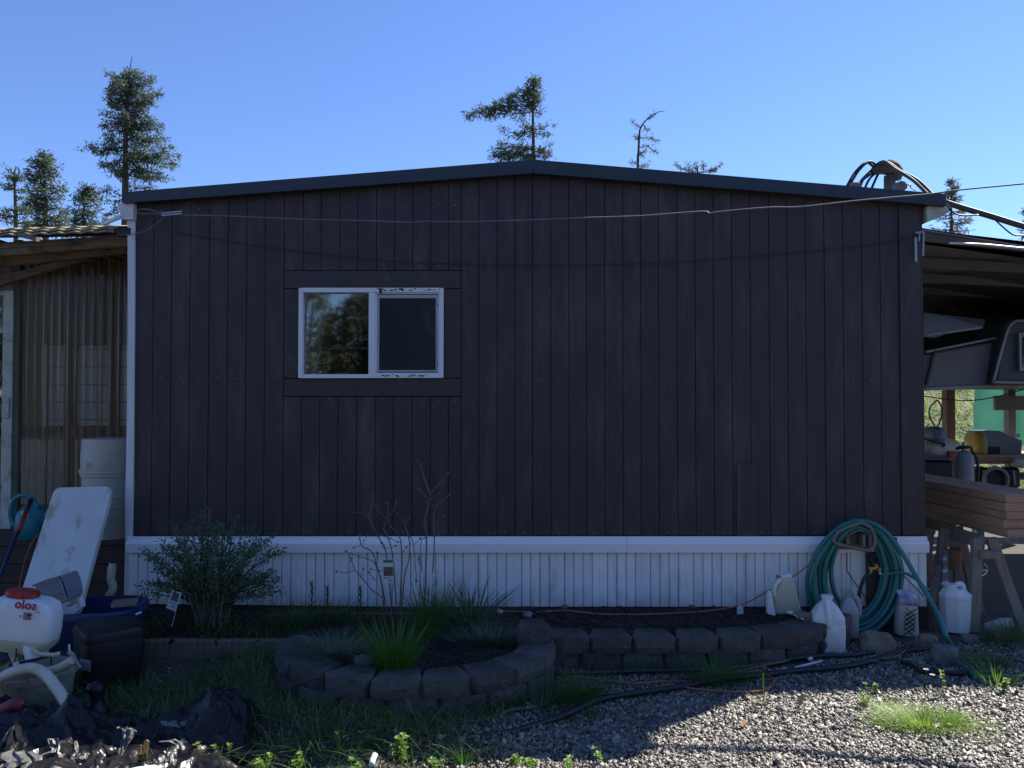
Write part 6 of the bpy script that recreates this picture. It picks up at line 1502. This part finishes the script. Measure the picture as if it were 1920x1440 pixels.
for i in range(420):                                   # fine litter: straws and twigs on the shaded soil
    x, y = r.uniform(-2.6, 1.2), r.uniform(3.3, 5.0)
    if math.hypot((x - RC[0]) / (RXR + .03), (y - RC[1]) / (RYR + .03)) < 1 or (x > .1 and y > 4.75): continue
    a = r.uniform(0, 6.28); L_ = r.uniform(.03, .14); p = Vector((x, y, gz(x, y) + .012))
    mb.tube([p, p + Vector((math.cos(a) * L_ * .5, math.sin(a) * L_ * .5, r.uniform(.0, .02))), p + Vector((math.cos(a + .3) * L_, math.sin(a + .3) * L_, r.uniform(-.005, .02)))], .0016, 3, caps=False)
mb.build('straw_litter', M['drytwig'], None)['kind'] = 'stuff'

# leafy shrub on the left
sh = thing('leafy_shrub', 'bushy small-leaved green shrub in front of the white skirting at the left', 'shrub', (ay(398, 1180, 5.25).x, 5.25, .1))
r = random.Random(21); st, lf = MB(), MB()
bc_ = Vector((ay(398, 1180, 5.25).x, 5.25, .1))
for i in range(105):
    u = r.uniform(-1, 1); side = math.copysign(abs(u) ** .8, u)
    dx = side * .45; hh = r.uniform(.30, .82) * (1 - .30 * abs(side)) + .02
    dy = r.uniform(-.26, .2) * (1 - .3 * abs(side))
    p0 = bc_ + Vector((r.uniform(-.10, .10), r.uniform(-.06, .06), 0)); p3 = bc_ + Vector((dx, dy, hh))
    p1 = p0.lerp(p3, .35) + Vector((-dx * .12, 0, .08)); p2 = p0.lerp(p3, .7) + Vector((-dx * .05, 0, .06))
    P = spline([p0, p1, p2, p3], 5); st.tube(P, [.0045 * (1 - .8 * j / len(P)) + .0008 for j in range(len(P))], 4, caps=False)
    for j in range(4, len(P)):
        for q in range(5 if j < 11 else 7):
            d = (P[j] - P[j-1]).normalized() * .5 + Vector((r.uniform(-1, 1), r.uniform(-1, 1), r.uniform(-.3, .9)))
            lf.leaf(P[j] + Vector((r.uniform(-.03, .03), r.uniform(-.03, .03), r.uniform(-.02, .02))), d, (r.uniform(-.5, .5), -.5, 1), r.uniform(.018, .036), r.uniform(.009, .016))
st.build('stems', M['twig'], sh, smooth=True); lf.build('leaves', M['shrub'], sh)
def tag_card(name, px, py, y, w, h, tilt, label, kind_):
    c = ay(px, py, y); k = y / F; t = thing(name, label, 'plant tag', c)
    Mx = Matrix.Translation(c) @ Matrix.Rotation(tilt, 4, 'Y')
    mb = MB(); mb.box((-w*k/2, 0, -h*k/2), (w*k/2, .0015, h*k/2), Mx); mb.build('card', M['paper'], t)
    if kind_ == 0:
        parts = [('picture', 'ink', -.34, .34, -.02, .42), ('text_line', 'ink', -.4, .4, -.16, -.13), ('text_line', 'ink', -.02, .3, -.34, -.28)]
    else:
        parts = [('green_header', 'printgreen', -.46, .46, .36, .47), ('picture', 'printbrown', -.46, .46, -.2, .18), ('green_bar', 'printgreen', -.46, .3, -.3, -.27), ('text_line', 'ink', .0, .4, -.42, -.38)]
    for nm, m_, a, b, c_, d in parts:
        mb = MB(); mb.box((a*w*k, -.0015, c_*h*k), (b*w*k, -.0003, d*h*k), Mx); mb.build(nm, M[m_], t)
    return t
tag_card('plant_tag', 326, 1126, 5.12, 19, 36, R(20), 'white plant tag stuck in the ground left of the leafy shrub', 0)
mb = MB(); mb.tube([ay(338, 1112, 5.125), ay(322, 1175, 5.12)], .002, 4); mb.build('tag_stake', M['whitepl'], bpy.data.objects['plant_tag'])
tg2 = tag_card('plant_tag', 728, 1071, 5.08, 19, 44, R(-1), 'plant tag with green header and brown picture hanging in the bare shrub', 1)

# bare shrub
bs = thing('bare_shrub', 'leafless budding shrub with thin upright stems in front of the wall below the window', 'shrub', (ay(745, 1200, 5.12).x, 5.12, .15))
st, bd = MB(), MB(); r = random.Random(77)
def pxz(x, y): return 560 + x / 4.5, 860 + y / 4.5
STEMS = [([(720, 1300), (700, 1060), (665, 930), (620, 790), (540, 745), (520, 690), (515, 655)], .0042),
         ([(760, 1330), (710, 1180), (620, 1110), (560, 1040), (510, 975), (470, 930), (445, 850)], .0038), ([(480, 938), (400, 965), (330, 955)], .0022),
         ([(730, 1200), (690, 1010), (640, 880), (560, 840), (490, 820), (410, 785)], .0034), ([(600, 775), (540, 735), (575, 650)], .002), ([(520, 735), (475, 748)], .0016),
         ([(790, 1330), (770, 1100), (745, 870), (725, 745), (665, 650), (600, 510), (610, 420), (630, 320)], .0044), ([(600, 510), (545, 460), (487, 452)], .0022), ([(575, 480), (550, 405)], .0018),
         ([(830, 1330), (810, 1050), (790, 800), (745, 640), (718, 590), (745, 505), (760, 420), (745, 380)], .0042), ([(745, 505), (700, 470), (650, 405)], .002), ([(750, 500), (800, 440), (818, 385)], .002),
         ([(850, 1330), (865, 1000), (870, 800), (845, 640), (780, 580), (755, 520)], .0042), ([(870, 800), (905, 755)], .002),
         ([(870, 1320), (890, 1000), (930, 850), (935, 700), (915, 620), (900, 550), (935, 500)], .004), ([(900, 550), (840, 470)], .0018), ([(915, 640), (960, 690), (980, 850), (995, 1020)], .003), ([(975, 725), (1020, 680)], .002),
         ([(1060, 1300), (1070, 1000), (1078, 700), (1070, 500), (1105, 350), (1110, 300), (1070, 200), (1040, 95), (1010, 20)], .0048), ([(1110, 300), (1160, 240), (1230, 175), (1255, 130)], .0026), ([(1105, 350), (1030, 270)], .002), ([(1105, 360), (1180, 300)], .0016),
         ([(1130, 960), (1145, 700), (1138, 530), (1155, 410), (1210, 360), (1265, 310)], .0038), ([(1155, 410), (1085, 370)], .0018), ([(1145, 540), (1225, 490)], .002), ([(1145, 660), (1230, 605)], .002), ([(1040, 950), (1030, 720), (1075, 655)], .0026), ([(1070, 500), (1045, 540), (1070, 610)], .0018),
         ([(700, 950), (620, 935)], .0018), ([(650, 1030), (600, 970)], .0018), ([(680, 640), (780, 680), (830, 700)], .0024), ([(1030, 900), (1010, 855)], .0016), ([(740, 760), (810, 740)], .0014), ([(660, 880), (668, 800)], .0016), ([(520, 990), (540, 940)], .0016), ([(720, 760), (700, 720)], .0016)]
for pts, rad in STEMS:
    yo = 5.12 + r.uniform(-.12, .14)
    P = [ay(*pxz(a, b), yo + .015 * r.uniform(-1, 1)) for a, b in pts]
    P = spline(P, 4); st.tube(P, [1.25 * rad * (1 - .5 * j / len(P)) for j in range(len(P))], 5)
    d = (P[-1] - P[-2]).normalized()
    for q in range(2): bd.leaf(P[-1] - d * .005, d + Vector((r.uniform(-.5, .5), r.uniform(-.4, .4), 0)), (r.uniform(-1, 1), -1, .2), .026, .012, .3)
    for j in range(len(P) // 3, len(P) - 1, 3):
        if r.random() < .6: bd.leaf(P[j], (P[j+1] - P[j]).normalized() + Vector((r.choice((-1, 1)) * .9, r.uniform(-.5, .5), .2)), (0, -1, .2), r.uniform(.012, .022), .008, .3)
st.build('stems', M['twig'], bs, smooth=True); bd.build('buds', M['bud'], bs)['kind'] = 'stuff'

# lily shoots
for i, (px, py, h) in enumerate(((584, 1160, .24), (613, 1160, .21), (675, 1158, .21))):
    c = Vector((ay(px, py, 5.4).x, 5.4, .14)); t = thing('lily_shoot', ('leftmost of three young lily shoots before the skirting', 'middle one of three young lily shoots before the skirting', 'rightmost of three young lily shoots, nearest the bare shrub')[i], 'plant shoot', c, 'young lily shoots')
    mb = MB(); mb.tube([c, c + Vector((.004, 0, h))], .004, 5); mb.build('stem', M['shrub'], t)
    mb = MB()
    for q in range(26):
        a = q * 2.4; z = h * (.3 + .72 * q / 26); p = c + Vector((0, 0, z)); mb.leaf(p, Vector((math.cos(a), math.sin(a), .5 + q * .05)), (0, 0, 1), .05 * (1.1 - .3 * q / 26), .011, .2)
    mb.build('leaves', M['daylily'], t)
# sunlit weeds along the shadow edge
def weed(px, py, hpx, label, n=5, seed=0, spread=.03, m_='weed', z=.0):
    r = random.Random(seed); c = az(px, py, z); h = hpx * c.y / F
    t = thing('leafy_weed', label, 'weed', c); st, lf = MB(), MB()
    for i in range(n):
        p = c + Vector((r.uniform(-spread, spread), r.uniform(-spread, spread), -.01)); e = p + Vector((r.uniform(-.03, .03), r.uniform(-.03, .03), h * r.uniform(.6, 1)))
        mid = p.lerp(e, .5) + Vector((r.uniform(-.01, .01), 0, 0)); P = spline([p, mid, e], 4); st.tube(P, .0018, 4)
        for j in range(3, len(P)):
            if j < len(P) - 1 and r.random() < .45: continue
            k = 7 if j == len(P) - 1 else 4
            for q in range(k):
                a = q * 6.283 / k + r.random(); lf.leaf(P[j], Vector((math.cos(a), math.sin(a), r.uniform(.1, .6))), (0, 0, 1), r.uniform(.014, .022), r.uniform(.010, .015), .15)
    st.build('stems', M[m_], t); lf.build('leaves', M[m_], t); return t
for i, (px, py, h, lab, n, z) in enumerate(((756, 1436, 62, 'tallest sunlit leafy weed at the bottom edge, right of the white pipe end', 9, .02), (633, 1418, 44, 'single sunlit weed sprig above the long thin stick', 2, .02), (552, 1450, 40, 'sunlit weed at the bottom edge below the long thin stick', 4, .02),
        (672, 1452, 22, 'low sunlit weed just left of the white pipe end', 4, .02), (830, 1440, 26, 'small sunlit weed left of the bright little grass tuft', 3, .02), (962, 1440, 28, 'sunlit weed at the bottom right of the bright little grass tuft', 4, .02), (1000, 1440, 24, 'sunlit weed where the gravel begins at the bottom edge', 4, .02),
        (364, 1424, 44, 'sunlit sprig at the right end of the black sheeting, nearest the torn film', 2, .03), (388, 1440, 30, 'sunlit sprig between two others below the black sheeting', 2, .02), (414, 1434, 34, 'sunlit sprig at the left end of the long thin stick', 3, .02), (497, 1448, 34, 'sunlit weed at the bottom edge under the black sheeting', 4, .02),
        (1065, 1442, 24, 'tiny sunlit weed at the bottom edge in the gravel', 3, .01), (1130, 1428, 22, 'tiny sunlit weed by the tip of the house shadow', 2, .01), (1776, 1308, 58, 'tall pale weed spike behind the sunlit grass tuft', 2, 0), (1628, 1322, 26, 'whitish weed at the left end of the sunlit grass', 5, 0), (1890, 1296, 24, 'pale weed at the right edge of the sunlit gravel', 5, 0), (1640, 1300, 22, 'small weed behind the sunlit grass patch', 4, 0))):
    weed(px, py, h, lab, n, 300 + i, .025, 'weed', z)
for i, (px, py, hp, lab) in enumerate(((1741, 1310, 54, 'white daisy at the left, the taller of two'), (1751, 1312, 46, 'white daisy at the right, the shorter of two'))):
    c = az(px, py, 0); h = hp * c.y / F; t = thing('daisy', lab + ' by the sunlit tuft', 'flower', c, 'daisies')
    mb = MB(); P = spline([c, c + Vector((-.008, 0, h * .5)), c + Vector((-.012 + .006 * i, 0, h))], 4); mb.tube(P, .0017, 5); mb.build('stem', M['grass'], t)
    mb = MB(); e = P[-1]
    for q in range(14):
        a = q * .449; mb.leaf(e, Vector((math.cos(a), math.sin(a), .12)), (0, 0, 1), .017, .006, .1)
    mb.build('petals', M['petal'], t); mb = MB(); mb.loft([(0, .004, .004), (.004, .003, .003)], 8, 2, Matrix.Translation(e)); mb.build('disc', M['yellow'], t)
c = az(1432, 1322, 0); mb = MB(); mb.tube([c, c + Vector((-.002, 0, .17))], .0028, 5); top('green_stalk', mb, M['grassyellow'], 'single upright green stalk at the edge of the sunlit gravel', 'stalk', c)

# ------------------------------------------------------------------ trees beyond the roof
def spray(mb, p, d, r, L=.34, w=.085, n=5):
    for _ in range(n):
        v = d * r.uniform(.2, 1.0) + Vector((r.uniform(-1, 1), r.uniform(-1, 1), r.uniform(-.75, .65)))
        mb.leaf(p + Vector((r.uniform(-1, 1), r.uniform(-1, 1), r.uniform(-1, 1))) * .09, v, (r.uniform(-1, 1), r.uniform(-1, 1), 1), L * r.uniform(.6, 1.15), w * r.uniform(.7, 1.2), .2)
def conifer(label, Y, trunk, ext, seed, m_='needles', dens=1.0, r0=.16, step=7, droop=.1, L=.29, cat='tree', limbs=(), gap=0.0, upc=.14, bushy=False):
    """trunk: [(px, py)] bottom to top; ext: [(py, left px, right px)] silhouette beside the trunk; limbs: explicit [(px, py)] boughs"""
    r = random.Random(seed); k = Y / F
    T = [ay(a, b, Y) for a, b in trunk]
    base = Vector((T[0].x, Y, bank_z(T[0].x, Y) if abs(T[0].x) < 150 else 2))
    t = thing('conifer', label, cat, base, 'conifers beyond the roof')
    tp = spline([base] + T, 4) if len(T) > 1 else [base] + T
    mb = MB(); mb.tube(tp, [r0 * (1 - .86 * i / (len(tp) - 1)) for i in range(len(tp))], 7)
    cr, wd = MB(), MB()
    def tx(py):
        for (a, b), (c, d) in zip(trunk, trunk[1:]):
            if d <= py <= b: return a + (c - a) * (b - py) / max(1e-6, b - d)
        return trunk[0][0] if py > trunk[0][1] else trunk[-1][0]
    def bough(p0, p1, rad, sp=.30, L_=L):
        D = p1 - p0; ln = D.length
        if ln < .05: return
        side = D.normalized()
        mid = p0.lerp(p1, .5) + Vector((0, 0, -droop * ln * .5))
        P = spline([p0, mid, p1 + Vector((0, 0, upc * ln * .35))], max(3, int(ln / .3)))
        wd.tube(P, [rad * (1 - .8 * i / len(P)) for i in range(len(P))], 4, caps=False)
        if bushy:                                      # irregular hanging clumps instead of tidy side twigs
            for i in range(1, len(P)):
                f = i / len(P)
                if f < .1 or r.random() < .22: continue
                c0 = P[i] + Vector((r.uniform(-.25, .25), r.uniform(-.3, .3), r.uniform(-.18, .12))); rad = r.uniform(.14, .40) * (1.15 - .5 * f)
                for _ in range(int(30 * dens * rad / .35)):
                    o_ = Vector((r.gauss(0, .5), r.gauss(0, .5), r.gauss(-.1, .34))) * rad
                    v = side * r.uniform(.1, .8) + o_ * 1.2 + Vector((r.uniform(-.5, .5), r.uniform(-.5, .5), r.uniform(-.7, .55)))
                    cr.leaf(c0 + o_, v, (r.uniform(-1, 1), r.uniform(-1, 1), 1), L_ * r.uniform(.5, 1.1), L_ * .26, .2)
            spray(cr, P[-1], side, r, L_, L_ * .24, 6)
            return
        for i in range(1, len(P)):
            f = i / len(P)
            if f < .12: continue
            tw = min(.75, .25 + .35 * ln) * (1.05 - .75 * f)
            for s in (-1, 1):
                a = Vector((-side.y, side.x, 0)) * s + side * .7 + Vector((0, 0, r.uniform(-.35, .3)))
                e = P[i] + a.normalized() * tw * r.uniform(.5, 1.1)
                for q in range(max(1, int(1.3 * dens + .5))):
                    spray(cr, P[i].lerp(e, (q + r.random()) / max(1, int(1.3 * dens + .5))), (e - P[i]).normalized(), r, L_, L_ * .22, 3)
            spray(cr, P[i], side, r, L_, L_ * .22, int(3 * dens))
    py = ext[0][0] if ext else None
    if ext:
        y1 = ext[-1][0]
        while py < y1:
            for (a, l0, r_0), (b, l1, r_1) in zip(ext, ext[1:]):
                if a <= py <= b:
                    f = (py - a) / max(1e-6, b - a); le, re = l0 + (l1 - l0) * f, r_0 + (r_1 - r_0) * f
            az0 = r.uniform(0, 6.28)
            nb = 4 if max(le, re) > 25 else 3
            for q in range(nb):
                if r.random() < gap: continue
                a = az0 + q * 6.283 / nb + r.uniform(-.35, .35)
                e = (re if math.cos(a) > 0 else le) * r.uniform(.5, 1.08)
                p0 = ay(tx(py), py + r.uniform(-2, 2), Y)
                if q < 2: a = 0.25 * r.uniform(-1, 1) + (math.pi if q else 0); e = (le if q else re) * r.uniform(.8, 1)
                rise = (e * .28 if upc > .1 else e * .1)
                p1 = p0 + Vector((math.cos(a) * e * k, math.sin(a) * max(le, re, 12) * k * .8, (r.uniform(-.75, .55) if bushy else r.uniform(-.5, .35)) * e * k * (.5 if bushy else .35)))
                bough(p0, p1, .035)
            py += step * 1.25 * r.uniform(.7, 1.3)
    for li in limbs:
        P = [ay(a, b, Y + r.uniform(-.3, .3)) for a, b in li]
        for a, b in zip(P, P[1:]): bough(a, b, .04)
    mb.build('trunk', M['bark'], t, smooth=True)
    if wd.v: wd.build('boughs', M['bark'], t)['kind'] = 'stuff'
    cr.build('crown', M[m_], t)
    return t
conifer('tall fir with a bare lower trunk standing behind the left end of the roof', 45, [(235, 430), (235, 330), (236, 250), (239, 180), (243, 145)],
        [(138, 8, 10), (146, 44, 30), (160, 42, 44), (178, 40, 56), (205, 36, 46), (222, 50, 50), (245, 44, 72), (262, 50, 84), (282, 70, 88), (300, 48, 92), (318, 30, 70), (332, 12, 30)], 3, dens=.95, r0=.26, step=7.5, L=.27, gap=.12, bushy=True,
        limbs=[((240, 160), (196, 136)), ((240, 165), (266, 140)), ((240, 160), (283, 148)), ((238, 195), (303, 178)), ((236, 275), (158, 283)), ((236, 285), (334, 292)), ((235, 300), (300, 328)), ((235, 368), (205, 356), (184, 362)), ((235, 372), (200, 378)), ((235, 380), (215, 392), (207, 402)), ((235, 356), (262, 353), (284, 350))])
mb = MB(); P = [ay(242, 150, 45), ay(243, 130, 45), ay(248, 106, 45)]; mb.tube(P, [.05, .03, .015], 4); o = mb.build('dead_leader', M['bark'], bpy.data.objects['conifer'])
conifer('dense dark fir left of the tall one above the porch roof', 40, [(86, 445), (85, 380), (80, 300)], [(292, 3, 3), (306, 14, 12), (322, 24, 20), (345, 26, 32), (372, 32, 36), (400, 40, 38), (428, 44, 40), (446, 46, 42)], 5, dens=.85, r0=.2, step=7, gap=.1, bushy=True, L=.26)
conifer('thin sparse fir at the left edge above the porch roof', 38, [(30, 445), (29, 380), (27, 330), (30, 312)], [(335, 12, 10), (360, 20, 14), (385, 26, 26), (410, 28, 30), (440, 34, 34)], 8, dens=.7, r0=.14, step=10, gap=.3,
        limbs=[((28, 345), (14, 318)), ((29, 340), (38, 322)), ((4, 348), (-6, 340))])
conifer('small round fir between the dense fir and the tall fir', 42, [(158, 445), (157, 400), (162, 355)], [(352, 6, 6), (362, 12, 14), (385, 18, 24), (402, 30, 26), (425, 22, 20), (440, 18, 18)], 13, dens=.8, r0=.14, step=7.5, gap=.15, bushy=True, L=.26)
conifer('wind-shaped fir with one long bough to the left behind the roof ridge', 48, [(1000, 320), (1000, 270), (999, 210), (1001, 160)], [(151, 4, 3), (165, 8, 6), (185, 12, 8), (204, 14, 10)], 17, 'needles', dens=.85, r0=.2, step=8, gap=.2, bushy=True, L=.27,
        limbs=[((1000, 208), (950, 213), (905, 210), (872, 211)), ((985, 208), (955, 200), (925, 202)), ((970, 208), (940, 195), (928, 192)), ((1000, 190), (965, 180), (948, 186)), ((1000, 180), (975, 166)), ((1000, 176), (962, 178), (940, 188)), ((1000, 196), (955, 199), (915, 204)), ((1000, 168), (972, 172), (958, 182)), ((995, 200), (965, 190), (945, 200)), ((960, 205), (925, 204), (900, 198)), ((1000, 278), (960, 283), (930, 290)), ((1000, 288), (965, 292), (940, 288)), ((1000, 284), (1018, 282), (1030, 286)), ((960, 209), (930, 206), (900, 204)), ((1000, 212), (1021, 204)), ((1000, 205), (1014, 190)), ((985, 205), (960, 190)), ((890, 211), (880, 219)), ((930, 211), (910, 218)),
               ((1000, 243), (970, 252), (938, 238)), ((1000, 245), (985, 232)), ((1000, 243), (1028, 236)), ((985, 246), (962, 256)), ((1000, 250), (1024, 250)), ((985, 240), (980, 228)),
               ((1000, 275), (955, 275), (922, 280)), ((1000, 280), (950, 268), (935, 270)), ((1000, 290), (945, 288), (925, 296)), ((1000, 290), (960, 298)), ((1000, 285), (1032, 272)), ((1000, 292), (1030, 294)), ((1000, 282), (975, 272)), ((1000, 296), (1020, 284)), ((960, 282), (940, 300)), ((1000, 300), (970, 290), (940, 302))])
conifer('spindly half-dead fir with a bent tip right of the roof ridge', 48, [(1196, 330), (1197, 290), (1199, 250), (1203, 236), (1215, 222), (1232, 211), (1247, 208)], [], 23, 'needles2', dens=.55, r0=.1, L=.26,
        limbs=[((1203, 240), (1186, 230)), ((1212, 225), (1226, 215)), ((1200, 258), (1220, 258), (1232, 264)), ((1199, 262), (1192, 256)), ((1198, 276), (1215, 274), (1233, 286)), ((1197, 280), (1204, 292)), ((1198, 288), (1210, 284)), ((1196, 308), (1185, 304)), ((1196, 312), (1216, 306)), ((1196, 316), (1208, 312)), ((1206, 234), (1214, 244))])
conifer('forked treetop just showing over the right roof slope', 50, [(1308, 345), (1308, 325)], [], 29, 'needles2', dens=1.0, r0=.1, L=.3,
        limbs=[((1308, 326), (1284, 318), (1268, 309)), ((1300, 324), (1290, 308)), ((1308, 324), (1305, 311)), ((1308, 324), (1332, 320), (1350, 310)), ((1320, 322), (1318, 309)), ((1330, 322), (1340, 318))])
conifer('slim pale conifer between the eave and the carport roof', 40, [(1784, 450), (1784, 400), (1783, 345)], [(344, 2, 2), (362, 7, 7), (385, 14, 17), (405, 24, 26), (425, 38, 34), (442, 46, 44)], 31, 'needles2', dens=.7, r0=.12, step=8, gap=.2, upc=.5, droop=-.1, L=.3)
conifer('fir reaching in from the right edge beside the service cable', 36, [(1962, 450), (1962, 380), (1962, 350)], [(352, 8, 8), (372, 22, 22), (396, 40, 44), (425, 52, 52), (445, 44, 50)], 37, 'needles', dens=1.0, r0=.15, step=12, gap=.35)
conifer('tiny treetop beside the white corner above the porch roof', 60, [(199, 440), (198, 402)], [(402, 1, 1), (415, 5, 5), (438, 9, 9)], 41, 'needles2', dens=.8, r0=.06, step=7, L=.24)

# woodland behind the camera: it is mirrored in the window and closes off the low sky on that side
tr_, cr = MB(), MB(); r = random.Random(99)
for i in range(70):
    x = -46 + i * 1.32 + r.uniform(-.9, .9); y = -23 - r.random() * 12
    h = r.uniform(6.5, 10.5); near = -13 < x < -4
    tr_.tube([(x, y, -.1), (x + r.uniform(-.3, .3), y, h * .5), (x + r.uniform(-.5, .5), y, h)], [.2, .14, .03], 5)
    for q in range(1700 if near else 130):
        f = r.random() ** .9; z = .3 + (h - .3) * f; rad = (1 - f) * 2.2 + .4; a = r.uniform(0, 6.28)
        p = Vector((x + math.cos(a) * rad * r.random() ** .5, y + math.sin(a) * rad * r.random() ** .5, z))
        if mnoise.noise(p * .8) > .22 and z > 4.4: continue
        for _ in range(3 if near else 2): cr.leaf(p + Vector((r.uniform(-.3, .3), r.uniform(-.3, .3), r.uniform(-.3, .3))), Vector((math.cos(a), math.sin(a), r.uniform(-.6, .3))), (r.uniform(-1, 1), r.uniform(-1, 1), 1), r.uniform(.2, .6) if near else r.uniform(.7, 1.5), r.uniform(.08, .2) if near else r.uniform(.3, .7), .2)
o = tr_.build('woodland_trunks', M['drytwig'], None); o['kind'] = 'stuff'
o = cr.build('woodland', M['needles2'], None); o['kind'] = 'stuff'
